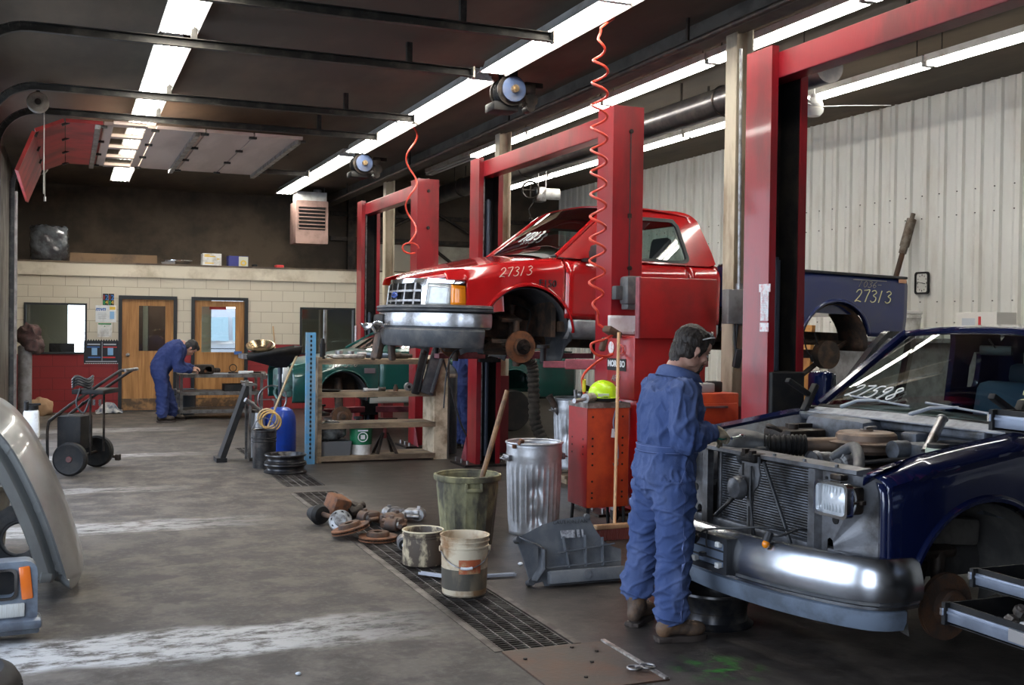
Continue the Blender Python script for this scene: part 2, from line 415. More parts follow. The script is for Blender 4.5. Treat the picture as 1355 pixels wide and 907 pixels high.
ow = MB(); OP = [(-.66,.36,1.03,1.93), (.885,1.89,0,2.085), (2.14,3.16,0,2.085), (4.13,5.2,1.03,1.93)]
xs = -.85
for x0, x1, z0, z1 in OP:
    wallpiece(ow, xs, x0, 0, 2.42); wallpiece(ow, x0, x1, z1, 2.42)
    if z0 > 0: wallpiece(ow, x0, x1, 0, z0)
    xs = x1
wallpiece(ow, xs, 6.2, 0, 2.42)
structure(ow, 'wall_office', M_BLOCK)
structure(MB().box((2.675, YO+.08, 2.54), (7.05, .24, .25)), 'wall_office_ledge', mat('cream ledge paint', (.62,.56,.45), .6, 0, (.42,.36,.27), .35, 2.))
structure(MB().box((2.675, 21.8, 2.655), (7.05, 2.1, .03)), 'office_roof_slab', mat('dusty plywood', (.16,.12,.08), .8, 0, (.08,.06,.05), .5, 2.))
structure(MB().box((6.15, 21.9, 1.3), (.1, 2.0, 2.6)), 'wall_office_side', M_BLOCK)
M_OFF = mat('office green-grey wall', (.36,.40,.32), .8)
# the office's own outer wall: a shopfront opening to the yard behind doors 2 and window 1
ob = MB()
def obw(x0, x1, z0, z1): ob.box(((x0+x1)/2, 22.72, (z0+z1)/2), (x1-x0, .1, z1-z0))
obw(-.85, .05, 0, 2.6); obw(.05, .6, 0, .95); obw(.05, .6, 2.0, 2.6); obw(.6, 2.72, 0, 2.6); obw(2.72, 4.2, 0, .3); obw(2.72, 4.2, 2.25, 2.6); obw(4.2, 6.2, 0, 2.6)
structure(ob, 'wall_office_back', M_OFF)
BK = bpy.data.objects['wall_back']
# rebuild the back wall with the same two openings
me = MB()
def bkw(x0, x1, z0, z1): me.box(((x0+x1)/2, 22.96, (z0+z1)/2), (x1-x0, .12, z1-z0))
bkw(-.95, .05, 0, 4.9); bkw(.05, .6, 0, .95); bkw(.05, .6, 2.0, 4.9); bkw(.6, 2.72, 0, 4.9); bkw(2.72, 4.2, 0, .3); bkw(2.72, 4.2, 2.25, 4.9); bkw(4.2, 10.7, 0, 4.9)
BK.data = me.mesh('wall_back', M_SOOT, 0)
M_FRAME = mat('black steel door frame', (.016,.019,.022), .4)
def window(n, x0, x1, z0, z1):
    f = MB(Matrix.Translation((0,YO-.02,0)) @ Matrix.Rotation(radians(90),4,'X'))
    o = [(x0,z0),(x1,z0),(x1,z1),(x0,z1)]; k = .035
    i = [(x0+k,z0+k),(x1-k,z0+k),(x1-k,z1-k),(x0+k,z1-k)]
    f.ring(o, i, -.14)
    ob = structure(f, 'window_%d' % n, M_FRAME)
    MB().box(((x0+x1)/2, YO+.05, (z0+z1)/2), (x1-x0-.06, .006, z1-z0-.06)).build('pane', M_PANE, ob, 0)
    return ob
window(1, *OP[0]); w2 = window(2, *OP[3])
MB().box((4.62, YO+.03, 1.48), (.045, .05, .84)).build('mullion', M_STEEL, w2, 0)
M_DOORW = mat('varnished oak door', (.46,.23,.075), .42, 0, (.30,.135,.04), .5, 3., .06, 40, (6,1,.35), coat=.3)
M_KICK = mat('scuffed oak', (.34,.18,.07), .55, 0, (.09,.055,.03), .6, 6.)
def door(n, x0, x1, gx0, gx1, gz0, gz1, knob):
    f = MB(Matrix.Translation((0,YO-.03,0)) @ Matrix.Rotation(radians(90),4,'X')); k = .06
    f.ring([(x0,0),(x1,0),(x1,2.085),(x0,2.085)], [(x0+k,0.001),(x1-k,0.001),(x1-k,2.085-k),(x0+k,2.085-k)], -.2)
    d = structure(f, 'door_%d' % n, M_FRAME)
    lf = MB(Matrix.Translation((0,YO+.03,0)) @ Matrix.Rotation(radians(90),4,'X'))
    lf.ring([(x0+k,.02),(x1-k,.02),(x1-k,2.02),(x0+k,2.02)], [(gx0,gz0),(gx1,gz0),(gx1,gz1),(gx0,gz1)], -.045)
    lf.build('door_leaf', M_DOORW, d, 0)
    s = MB(Matrix.Translation((0,YO+.02,0)) @ Matrix.Rotation(radians(90),4,'X'))
    s.ring([(gx0-.03,gz0-.03),(gx1+.03,gz0-.03),(gx1+.03,gz1+.03),(gx0-.03,gz1+.03)], [(gx0,gz0),(gx1,gz0),(gx1,gz1),(gx0,gz1)], -.06)
    s.build('glazing_bead', M_DOORW, d, 0)
    MB().box(((gx0+gx1)/2, YO+.05, (gz0+gz1)/2), (gx1-gx0, .006, gz1-gz0)).build('pane', M_PANE, d, 0)
    MB().box(((x0+x1)/2, YO+.025, .13), (x1-x0-.13, .008, .20)).build('kick_panel', M_KICK, d, 0)
    kb = MB().cyl((knob, YO+.03, 1.02), (knob, YO-.03, 1.02), .012, n=10).ell((knob, YO-.05, 1.02), (.03,.025,.03)); kb.cyl((knob, YO+.03, 1.02), (knob, YO+.02, 1.02), .035)
    kb.build('knob', M_STEEL, d)
door(1, .885, 1.89, 1.232, 1.69, 1.09, 1.905, 1.05)
door(2, 2.14, 3.16, 2.325, 2.94, 1.07, 1.91, 3.02)
# steel columns between the low and the high bay
M_COL = mat('cream column paint', (.52,.45,.33), .55, 0, (.22,.16,.10), .38, 3., .1, 40, (1,1,.3))
for i, y in enumerate((7.72, 13.0, 18.3)):
    c = MB()
    for dx in (-.075, .075): c.box((5.15+dx, y, 2.05), (.012, .16, 4.1))
    c.box((5.15, y, 2.05), (.15, .01, 4.1))
    o = structure(c, 'column_%d' % (i+1), M_COL)
    cc = MB().box((5.15, y, .5), (.17, .168, 1.0)); cc.build('painted_foot', mat('oxblood paint', (.11,.012,.014), .5), o, 0)
    MB().box((5.15, y, .01), (.3,.3,.02)).build('base_plate', M_GREASE, o, 0)
# yard outside
M_YARD = mat('bright dry concrete yard', (.55,.54,.51), .9)
structure(MB().box((-16, 10, -.14), (30, 70, .04)), 'ground_yard', M_YARD)
structure(MB().box((5, 36, -.14), (40, 26, .04)), 'ground_street', M_YARD)
# ------------------------------------------------------------------ fluorescent lights
M_TUBE = emit('lit fluorescent tube', (1.,.97,.90), TUBE)
M_HOUS = mat('white light housing', (.62,.60,.56), .4, 0, (.40,.35,.28), .3, 4.)
M_OFFT = mat('unlit tube', (.5,.5,.48), .4)
def fixture(name, L_, W, ntube, hood, label, group, tm=None):
    """long axis y, tubes under a white pan"""
    t = thing(name, (0,0,0), label, 'light fixture', group)
    w = W/2
    prof = [(-w, -.075), (-w*.55, -.01), (w*.55, -.01), (w, -.075), (w+.004, -.072), (w*.57, .0), (w*.45, .055), (-w*.45, .055), (-w*.57, 0), (-w-.004, -.072)] if hood else [(-w,-.02),(w,-.02),(w,.05),(-w,.05)]
    MB(Matrix.Rotation(radians(90),4,'X') @ Matrix.Translation((0,0,-L_/2))).prism(prof, L_).build('housing', M_HOUS, t, 30)
    for i in range(ntube):
        x = 0 if ntube == 1 else -w*.6 + 1.2*w*i/(ntube-1)
        MB().cyl((x, -L_/2+.03, -.045), (x, L_/2-.03, -.045), .019, n=10).build('tube', tm or M_TUBE, t)
    for y in (-L_/2+.015, L_/2-.015): MB().box((0, y, -.035), (W*.8, .022, .05)).build('lampholder', M_WHITE, t, 0)
    return t
a = fixture('fluorescent_fixture', 2.62, .30, 3, True, '', 'fluorescent fixtures over the aisle')
row = [(6.2,'long hooded fluorescent light cut by the top picture edge, above a track end bracket'), (8.83,'hooded fluorescent light ending right above the bigger hose reel with blue disc'),
       (11.75,'hooded fluorescent light starting just behind the bigger hose reel'), (14.4,'hooded fluorescent light between the two hose reels, crossed by track ends'), (17.4,'hooded fluorescent light starting behind the smaller hose reel'), (20.05,'hooded fluorescent light at the end of the aisle row, above the unit heater')]
for i, (y, lb) in enumerate(row):
    o = a if i == 0 else dup(a); o.location = (3.88, y, 4.185); o['label'] = lb
a = fixture('ceiling_light', 2.62, .32, 4, True, '', 'ceiling fixtures beside the overhead doors')
row = [(8.6,'short bright end of a ceiling light at the top picture edge'), (11.57,'broad white ceiling light between two dark door tracks'), (14.21,'ceiling light just in front of the raised red overhead door'), (16.85,'ceiling light seen through the windows of the raised overhead door'), (19.49,'small ceiling light end seen past the raised overhead door')]
for i, (y, lb) in enumerate(row):
    o = a if i == 0 else dup(a); o.location = (.88, y, 4.185); o['label'] = lb
lab = [['tube light at the top edge, passing above the nearest red lift crossbeam', 'tube light starting beside the tall cream column, above the nearest lift', 'tube light between the tall cream column and the red coil hose', 'tube light crossing above the coil hose over the middle lift', 'tube light above the far half of the middle lift crossbeam', 'unlit tube light beyond the middle lift, hung over the smallest red lift'],
       ['tube light over the ribbed wall reaching the side edge of the picture', 'tube light just above the white ceiling fan', 'tube light between the tall cream column and the nearest lift post, over the wall', 'tube light beside the middle lift post top, over the ribbed wall', 'tube light seen under the middle crossbeam beside the coil hose', 'tube light above the dangling hoist motor']]
office_fill = fixture('ceiling_light', 1.3, .32, 3, True, 'added unseen ceiling light brightening the office behind the window and door glass', None); office_fill.location = (1.6, 21.65, 2.42); office_fill.rotation_euler = (0,0,radians(90))  # added lamp, itself unseen, to brighten the dark office interior
a = fixture('hanging_tube_light', 2.32, .16, 2, False, '', 'tube lights hung over the lifts')
dead = fixture('hanging_tube_light', 2.32, .16, 2, False, lab[0][5], 'tube lights hung over the lifts', M_OFFT)
first = True
for r, (x, y0) in enumerate(((6.1, 6.12), (8.15, 7.63))):
    for k in range(6):
        if r == 0 and k == 5: o = dead
        else: o = a if first else dup(a); first = False
        o.location = (x, y0 + k*2.35, 4.40); o['label'] = lab[r][k]
        if not any(c.name.startswith('chain') for c in kids(o)):
            for yy in (-1., 1.): MB().cyl((0, yy, .05), (0, yy, .325), .006, n=6).build('chain', M_GREASE, o, 0)
# ------------------------------------------------------------------ overhead door gear
M_TRACK = mat('dark galvanised track', (.035,.032,.028), .5, .5, (.10,.09,.075), .3, 5.)
M_TRACKE = mat('pale track end', (.42,.39,.33), .5, .5)
for i, (y, xe, lb, zz) in enumerate(((8.2,3.66,'dark overhead door track with pale end bracket, closest to the camera',4.0), (9.66,3.5,'dark opener rail ending at the bigger hose reel',4.0), (12.1,3.68,'overhead door track ending over the aisle, in front of the red hose',4.0), (13.5,3.62,'overhead door track along the near edge of the raised red door',4.0), (17.35,3.55,'overhead door track along the far edge of the raised red door',4.0))):
    t = thing('door_track', (0, y, 0), lb, 'door track', 'overhead door tracks')
    path = [(xe,0,zz)] + [(-.27,0,zz)] + [(-.27-.45*sin(a_), 0, zz-.45+.45*cos(a_)) for a_ in [radians(q) for q in range(10,91,10)]] + [(-.72,0,.02)]
    m = MB()
    for (p, q) in zip(path, path[1:]):
        p, q = V(p), V(q); d = (q-p).normalized(); nz = V((-d.z, 0, d.x))
        for off, th in ((nz*.034, .006), (nz*-.034, .006)):
            r = [p+off, q+off, q+off+nz*th, p+off+nz*th]
            m.add([v + V((0,s_*.028,0)) for s_ in (-1,1) for v in r], [(0,1,2,3),(4,7,6,5),(0,4,5,1),(1,5,6,2),(2,6,7,3),(3,7,4,0)])
        r = [p+nz*-.034, q+nz*-.034, q+nz*.034, p+nz*.034]
        m.add([v + V((0,.028+s_*.006,0)) for s_ in (-1,0) for v in r], [(0,1,2,3),(4,7,6,5),(0,4,5,1),(1,5,6,2),(2,6,7,3),(3,7,4,0)])
    m.build('rail', M_TRACK, t, 0)
    MB().box((xe+.012, 0, zz), (.02,.075,.10)).build('end_bracket', M_TRACKE, t, 0)
    for x in (1.0, 2.9):
        MB().box((x, .03, (zz+CZ)/2), (.05,.05,CZ-zz-.06)).build('hanger', M_TRACK, t, 0)
# the raised door: sections on their backs between the tracks
t = thing('overhead_door', (0,0,0), 'raised sectional overhead door, red then pale pink panels with four windows', 'garage door')
MR_ = mat('red door panel', (.42,.03,.03), .5, 0, (.20,.02,.02), .4, 2.); MP_ = mat('pale pink door panel', (.56,.43,.36), .55, 0, (.42,.31,.25), .4, 1.4, 0, 40, (1,.2,1))
def sect(x0, z0, x1, z1, m, win=False):
    d = V((x1-x0,0,z1-z0)); L_ = d.length; ang = -atan2(d.z, d.x)
    M = Matrix.Translation((x0,15.42,z0)) @ Matrix.Rotation(ang,4,'Y'); mb = MB(M); W = 3.62
    if win:
        s_ = None; n = 4; k = W/n
        mb.box((L_*.09,0,0),(L_*.18,W,.04)); mb.box((L_*.91,0,0),(L_*.18,W,.04))
        for i in range(n+1): mb.box((L_/2, -W/2+i*k, 0), (L_*.66, .14 if 0 < i < n else .2, .04))
    else: mb.box((L_/2,0,0),(L_-.008,W,.04))
    o = mb.build('door_section', m, t, 0)
    if win:
        for i in range(n): MB(M).box((L_/2, -W/2+(i+.5)*k, 0), (L_*.64, k-.1, .005)).build('pane', M_PANE, o, 0)
    h = MB(M)
    for i in range(4): h.box((L_, -W/2+.08+i*(W-.16)/3, -.03), (.09,.06,.03))
    h.build('hinges', M_TRACK, o, 0)
    return M
zs = 3.93
sect(-.52, 3.32, -.34, 3.78, MR_); sect(-.33, 3.79, -.02, 3.93, MR_)
sect(-.01, zs, .40, zs, MR_); sect(.41, zs, .98, zs, MP_, True); sect(.99, zs, 1.55, zs, MP_); sect(1.56, zs, 2.12, zs, MP_); sect(2.13, zs, 2.72, zs, MP_)
for x in (.34, 1.45, 2.66): MB().box((x, 15.42, zs-.05), (.06, 3.6, .05)).build('strut', M_STEEL, t, 0)
# ------------------------------------------------------------------ hose reels
def hose_reel(loc, k, lb):
    t = thing('hose_reel', loc, lb, 'hose reel', 'hose reels on the ceiling'); t.scale = (k,k,k)
    MB().box((0,0,.06),(.10,.36,.02)).box((0,-.16,-.10),(.09,.012,.33)).box((0,.16,-.10),(.09,.012,.33)).cyl((0,0,.06),(0,0,.105),.03,n=8).build('bracket', M_BLACK, t, 0)
    sp_ = MB(Matrix.Translation((0,0,-.16)) @ Matrix.Rotation(radians(90),4,'X'))
    sp_.lathe([(0,-.12),(.17,-.12),(.17,-.11),(.09,-.105),(.09,.105),(.17,.11),(.17,.12),(0,.12)], 28)
    sp_.build('spool', M_GREASE, t)
    MB().cyl((0,-.165,-.16),(0,-.185,-.16),.135,n=30).build('disc', mat('dusty blue disc', (.055,.085,.17), .5, 0, (.09,.10,.13), .4, 6.), t)
    MB().cyl((0,-.185,-.16),(0,-.235,-.16),.04,n=16).cyl((0,-.235,-.16),(0,-.25,-.16),.02,n=12).build('hub', mat('brass hub', (.42,.30,.16), .35, .8), t)
    h = MB()
    for i in range(3): h.torus((0,-.08+i*.07,-.16), .13, .03, (0,1,0), 24, 8)
    h.build('hose', M_BLACK, t)
    MB().box((-.05,.05,-.33),(.30,.28,.10),b=.02).build('tray', M_BLACK, t)
    MB().box((.22,0,-.12),(.14,.22,.12),b=.02).box((.30,.02,-.06),(.22,.1,.06),b=.01).build('motor', M_GREASE, t)
    MB().cyl((.24,-.10,-.24),(.24,.10,-.24),.075,n=16).cyl((.22,-.13,-.33),(.22,.0,-.33),.05,n=14).build('guide_roller', M_GREASE, t)
hose_reel((4.12, 10.29, 4.14), .92, 'big ceiling hose reel with dusty blue disc, above the red truck hood')
hose_reel((4.05, 15.9, 4.14), .92, 'smaller looking ceiling hose reel with blue disc, above the unit heater')
# ------------------------------------------------------------------ coil hoses
def coil(top, bot, r, turns, tr):
    pts = []; n = turns*18; top, bot = V(top), V(bot)
    for i in range(n+1):
        s_ = i/n; a_ = 2*pi*turns*s_; p = top.lerp(bot, s_); k = min(1, s_*8, (1-s_)*8+.15)
        pts.append(p + V((cos(a_)*r*k, sin(a_)*r*k, 0)))
    return pts
t = thing('coil_hose', (0,0,0), 'long red coiled air hose hanging in front of the middle red lift post', 'air hose')
pts = [V((4.12,8.0,4.24)), V((4.11,7.98,4.15))] + coil((3.98,7.95,4.05), (4.03,8.05,1.72), .064, 13, 0) + [V((4.05,8.05,1.66)), V((4.12,8.03,1.62))]
MB().tube(pts, .011, 7).build('hose', M_HOSE_R, t)
MB().cyl((4.12,8.03,1.62),(4.2,8.0,1.60),.016,n=8).build('coupling', M_STEEL, t)
low = spline([(4.2,8.0,1.6),(4.08,8.0,1.54),(3.96,8.0,1.50),(4.0,8.0,1.42),(4.12,8.02,1.40),(4.18,8.05,1.42),(4.05,8.05,1.36),(3.92,8.05,1.25),(3.93,8.08,1.15),(3.98,8.12,1.02),(4.02,8.15,.93)], 60)
MB().tube(low, .011, 7).build('lower_hose', M_HOSE_R, t)
MB().cyl((3.925,8.05,1.21),(3.94,8.08,1.11),.016,n=8).build('fitting', mat('yellow tape', (.65,.5,.06), .5), t)
MB().box((4.16,8.02,1.60),(.16,.10,.06),(0,.4,.3),b=.02).box((4.08,8.02,1.50),(.05,.06,.12),(0,.3,0),b=.02).build('rag', mat('brown rag', (.10,.06,.04), .9, bump=.5, bscale=30), t)
t = thing('coil_hose', (0,0,0), 'thin stretched red air hose hanging in front of the smallest red lift', 'air hose')
pts = []
for i in range(80):
    s_ = i/79; z = 4.245 - 1.575*s_; a_ = 2*pi*2.6*s_
    pts.append((4.12 + .07*sin(a_) + .0*s_, 13.6 + .06*cos(a_), z))
MB().tube(pts, .012, 7).build('hose', M_HOSE_R, t)
o_ = (MB().tube([(.11*cos(q/10*pi*1.7)+4.12, 13.6, 2.62+.07*sin(q/10*pi*1.7)) for q in range(11)], .012, 7).build('hose_loop', M_HOSE_R, t))
# ------------------------------------------------------------------ heater, fan, hoist, pipes
t = thing('unit_heater', (4.36, 20.9, 3.16), 'dusty pink unit heater with louvres hanging over the office roof', 'heater')
MP2 = mat('dusty pink enamel', (.42,.27,.23), .5, 0, (.28,.18,.15), .4, 4.)
b_ = MB(); b_.box((0,.32,.40),(.60,.62,.80),b=.02); b_.build('casing', MP2, t, 30)
MB().box((.005,.0,.26+.20),(.50,.03,.44)).build('opening', M_BLACK, t, 0)
f_ = MB(Matrix.Rotation(radians(90),4,'X')); f_.ring(rrect(.62,.82,.015,2,0,.40), rrect(.53,.44,.01,2,0,.47), .03); f_.build('front_panel', MP2, t, 0)
for k in range(6): MB().box((0,-.02,.29+k*.07),(.52,.05,.012),(radians(25),0,0)).build('louvre', MP2, t, 0)
for k in range(8): MB().box((-.24+k*.068,.0,.32),(.028,.01,.10)).build('fin', M_STEEL, t, 0)
MB().box((0,.2,.89),(.57,.4,.18)).build('draft_box', M_WHITE, t, 0)
MB().cyl((.2,.45,.8),(.2,.45,1.08),.08,n=16).build('flue', M_GALV, t)
for x in (-.26,.26): MB().cyl((x,.1,.8),(x,.1,1.08),.008,n=6).build('hanger_rod', M_STEEL, t)
t = thing('ceiling_fan', (7.95, 10.4, 4.72), 'white ceiling fan with glass globe in front of the ribbed wall', 'fan')
MB().cyl((0,0,0),(0,0,-.42),.012,n=8).lathe([(0,-.02),(.05,-.02),(.06,0),(0,0)],16).build('downrod', M_WHITE, t)
MB().lathe([(0,-.53),(.10,-.53),(.11,-.50),(.09,-.45),(.045,-.42),(.045,-.38),(0,-.38)],24).build('motor', M_WHITE, t)
MB().lathe([(0,-.64),(.07,-.63),(.11,-.585),(.115,-.545),(.09,-.53),(0,-.53)],24).build('globe', mat('frosted globe', (.75,.75,.70), .2), t)
for k in range(3):
    a_ = radians(-28 + 120*k); M = Matrix.Rotation(a_,4,'Z')
    MB(M).box((.19,0,-.515),(.18,.03,.008)).build('blade_iron', M_WHITE, t, 0)
    MB(M).box((.56,0,-.51),(.58,.13,.008),(radians(10),0,0),b=.003).build('blade', M_WHITE, t, 0)
t = thing('chain_hoist', (7.86, 18.0, 4.0), 'small grey electric hoist motor with hand wheel dangling under the high ceiling', 'hoist')
MB().cyl((.08,0,0),(.34,-.05,0),.10,n=18).build('motor', M_WHITE, t)
MB().box((-.02,0,-.02),(.2,.2,.26),b=.03).build('gearbox', M_STEEL, t)
MB().torus((-.22,-.05,.05),.15,.018,(.3,1,0),24,8).box((-.22,-.05,.05),(.28,.012,.02)).box((-.22,-.05,.05),(.02,.012,.28)).build('hand_wheel', M_GREASE, t)
MB().cyl((-.05,0,.1),(-.05,0,.72),.012,n=6).cyl((.1,0,.1),(.1,0,.72),.012,n=6).build('hanger_rod', M_STEEL, t)
MB().tube([(-.1,0,-.1),(-.25,-.05,-.3),(-.2,-.05,-.45)],.012,6).cyl((-.22,-.05,-.45),(-.16,-.05,-.5),.03,n=10).build('pendant_control', M_GREASE, t)
t = thing('exhaust_duct', (0,0,0), 'dark round ventilation duct hung beside the tall cream column', 'duct')
MB().cyl((6.75,8.6,4.16),(6.75,22.8,4.16),.16,n=24).build('pipe', mat('dark shiny duct', (.06,.055,.06), .3, .7, (.12,.11,.10), .4, 4.), t)
for y in (10.4,13,16,19): MB().torus((6.75,y,4.16),.165,.012,(0,1,0),24,6).build('seam_band', M_GREASE, t)
for y in (9,14.5,19.5): MB().cyl((6.75,y,4.3),(6.75,y,4.72),.008,n=6).build('hanger_rod', M_GREASE, t)
for x, z, r, lb in ((7.15,4.45,.03,'grey conduit running under the high ceiling beside the round duct'), (7.55,4.52,.045,'thick grey pipe under the high ceiling, halfway between the tube light rows'), (4.82,4.02,.028,'dark pipe along the edge of the low ceiling beside the column tops')):
    t = thing('conduit', (0,0,0), lb, 'pipe'); MB().cyl((x,-2.9,z),(x,22.8,z),r,n=12).build('pipe', M_STEEL if x > 5 else M_GREASE, t)
    for y in (0,4,8,12,16,20): MB().box((x,y,(z+(RZ if x > 5 else CZ))/2-.004),(.02,.03,(RZ if x > 5 else CZ)-z-.012)).build('clamp', M_GREASE, t, 0)
# cord reels near the doors and the plug cable
def cord_reel(loc, r, drop, lb):
    t = thing('cord_reel', loc, lb, 'cord reel', 'cord reels by the overhead doors')
    MB(Matrix.Rotation(radians(90),4,'X')).lathe([(0,-.05),(r*.9,-.05),(r,-.03),(r,.03),(r*.9,.05),(r*.5,.055),(r*.45,.065),(0,.065)],28).build('casing', mat('grubby cream plastic', (.40,.37,.30), .5, 0, (.25,.22,.18), .4, 8.), t)
    MB().box((0,0,r+.06),(.04,.05,.16)).build('bracket', M_GREASE, t, 0)
    MB().cyl((0,-.06,0),(0,-.075,0),r*.3,n=16).build('cap', M_GREASE, t)
    MB().cyl((r*.55,0,-r*.7),(r*.55,0,-drop),.006,n=6).build('cord', mat('pale cord', (.5,.48,.42), .6), t)
    if drop < 1: MB().cyl((r*.55,0,-drop),(r*.55,0,-drop-.07),.018,n=8).build('cord_end', M_WHITE, t)
cord_reel((-.29,13.2,4.03), .115, 1.0, 'round cream cord reel hanging in front of the tilted red door section')
cord_reel((-.36,18.6,4.0), .105, .45, 'smaller looking cream cord reel hanging past the red door, above the wrapped bundle')
t = thing('hanging_cable', (0,0,0), 'short white cable with a plug hanging at the top corner', 'cable')
from_ = spline([(-.02,7.0,4.25),(-.03,7.0,4.02),(-.10,7.0,3.86),(-.10,7.0,3.74),(-.06,7.0,3.67)],20)
MB().tube(from_,.012,8).build('cable', M_WHITE, t)
MB().cyl((-.06,7.0,3.67),(-.035,7.0,3.62),.022,.018,n=10).build('plug', M_WHITE, t)
pr = MB()
for d in (-.01,.01): pr.cyl((-.035+d,7,3.625),(-.02+d,7,3.585),.003,n=6)
pr.build('prongs', M_STEEL, t)
# ------------------------------------------------------------------ two-post lifts
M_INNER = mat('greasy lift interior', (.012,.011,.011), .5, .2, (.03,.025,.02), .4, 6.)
M_CYL = mat('oily cylinder', (.10,.125,.17), .3, .3)
M_PINK = mat('faded red arm paint', (.33,.07,.09), .5, 0, (.16,.03,.04), .5, 5.)
def lift(x, y0, y1, zc, label, arms, near=True, cyl_top=2.2):
    """y0 / y1 outer faces of the two posts, open sides facing each other"""
    t = thing('two_post_lift', (x, (y0+y1)/2, 0), label, 'car lift', 'red two-post car lifts')
    H, W, D, k = 3.58, .30, .30, .012
    hy = (y1-y0)/2
    for s_ in (-1, 1):
        Yo = s_*hy; inn = -s_
        sec = [(-W/2,0),(W/2,0),(W/2,D),(W/2-.055,D),(W/2-.055,D-k),(W/2-k,D-k),(W/2-k,k),(-W/2+k,k),(-W/2+k,D-k),(-W/2+.055,D-k),(-W/2+.055,D),(-W/2,D)]
        M = Matrix.Translation((0,Yo,0)) @ Matrix.Diagonal((1, inn, 1, 1))
        p = MB(M).prism(sec, H).build('post', M_RED, t, 20)
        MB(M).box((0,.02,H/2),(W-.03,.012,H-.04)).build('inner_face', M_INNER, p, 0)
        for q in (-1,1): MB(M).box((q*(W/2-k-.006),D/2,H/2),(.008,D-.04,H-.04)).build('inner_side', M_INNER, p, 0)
        MB(M).box((0,.12,.012),(.62,.52,.024)).build('base_plate', M_GREASE, t, 0)
        for q in (-.25,.25):
            for r in (-.1,.1,.3): MB(M).cyl((q,r,.02),(q,r,.07),.016,n=6).build('anchor_bolt', M_STEEL, t, 0)
        for q in (-1,1): MB(M).prism([(0,0),(.0,.3),(-.18,0)],.012, Matrix.Translation((q*(W/2+.006)-.006,-.0,.02)) @ Matrix.Rotation(radians(90),4,'Z') @ Matrix.Rotation(radians(90),4,'X')).build('gusset', M_PINK, t, 0)
        MB(M).cyl((.03,.13,.1),(.03,.13,cyl_top),.033,n=18).cyl((.03,.13,cyl_top),(.03,.13,cyl_top+.02),.02,n=12).build('cylinder', M_CYL, t)
        MB(M).cyl((-.05,.2,.05),(-.05,.2,3.4),.010,n=8).build('lift_rod', M_STEEL, t)
        MB(M).box((0,D-.06,zc+.30 if zc > .25 else .72),(W-.03,.2,.78 if zc > .25 else 1.26),b=.01).build('carriage', M_BLACK, t, 0)
        for i, (ax, ay, px) in enumerate(arms[0 if s_ < 0 else 1]):
            # swing arm from the carriage to a pad under the sill
            a_ = V((.10*(1 if ax > 0 else -1), D+.03, zc)); e = V((ax, ay, zc)); d = (e-a_); L_ = d.length; an = atan2(d.y, d.x)
            A = M @ Matrix.Translation(a_) @ Matrix.Rotation(an,4,'Z')
            ar = MB(A).box((L_*.3,0,0),(L_*.6,.12,.09),b=.008).box((L_*.72,0,-.005),(L_*.55,.085,.06),b=.006).build('swing_arm', M_PINK, t, 0)
            MB(A).cyl((L_,0,.02),(L_,0,.02+px),.028,n=12).cyl((L_,0,.02+px),(L_,0,.05+px),.06,n=16).build('pad', M_BLACK, ar)
    MB().box((-.02,0,H-.13),(.15,2*hy-.05,.18),b=.008).build('crossbeam', M_RED, t, 0)
    MB().box((.085,0,H-.10),(.05,2*hy-.5,.05)).build('shutoff_bar', M_GREASE, t, 0)
    for q in (.03,-.1): MB().cyl((q,-hy+.1,H),(q,-hy+.1,H+.02),.014,n=6).build('top_bolt', M_STEEL, t, 0)
    return t
l1 = lift(4.60, 3.05, 6.58, .20, 'largest red two-post lift, holding the dark blue truck, white label strip on its post', [[(.30,.75,.04),(1.0,.80,.04)],[(-.35,.6,.04),(.9,.5,.04)]], cyl_top=2.13)
l2 = lift(4.57, 8.55, 12.2, 1.30, 'middle red two-post lift holding up the red pickup truck', [[(-.55,.55,.12),(1.2,.6,.12)],[(-.75,.62,.12),(1.2,.6,.12)]], cyl_top=3.1)
l3 = lift(4.48, 14.0, 17.25, .28, 'smallest looking red two-post lift, over the green car behind the shelf', [[(-.8,.5,.05),(1.0,.5,.05)],[(-.8,.5,.05),(1.0,.5,.05)]], cyl_top=1.8)
# things on the posts
M_LBL = mat('peeling white label', (.72,.72,.74), .6, 0, (.62,.30,.32), .35, 30.)
for z, h, w_ in ((1.925,.055,.13),(1.80,.20,.09),(1.655,.06,.10)):
    MB().box((-.154, 1.36+.14, z),(.004,w_,h)).build('label_strip', M_LBL, l1, 0)
q = MB()
for i in range(14): q.box((-.157, 1.50, 1.72+i*.012),(.002,.065 if i % 3 else .045,.003))
q.build('label_print', mat('grey print', (.45,.46,.5), .7), l1, 0)
q = MB().cyl((.02,-1.83,1.95),(.02,-1.83,3.36),.006,n=6)
q.build('power_cable', M_CABLE, l2, 0)
MB().box((.015,-1.835,2.62),(.03,.02,.04)).cyl((.02,-1.83,3.36),(.02,-1.845,3.36),.02,n=12).cyl((.02,-1.83,2.16),(.02,-1.85,2.16),.02,n=10).build('cable_clip', M_GREASE, l2, 0)
MB().box((.0,-1.92,1.96),(.17,.16,.25),b=.03).box((-.11,-1.87,1.94),(.08,.08,.12),b=.01).box((.0,-1.92,1.82),(.14,.12,.05),b=.01).build('power_unit', mat('dusty motor casing', (.06,.065,.07), .5, 0, (.12,.12,.12), .4, 8.), l2, 30)
for z in (3.42,2.93): MB().cyl((.0,-1.63,z),(.0,-1.645,z),.022,n=10).build('access_bolt', M_GREASE, l3)
s_ = MB()
for z, c_ in ((.0,0),(.05,0)): pass
MB().box((-.16, 1.62-.0, 1.45),(.004,.10,.30)).build('safety_label', M_LBL, l3, 0)
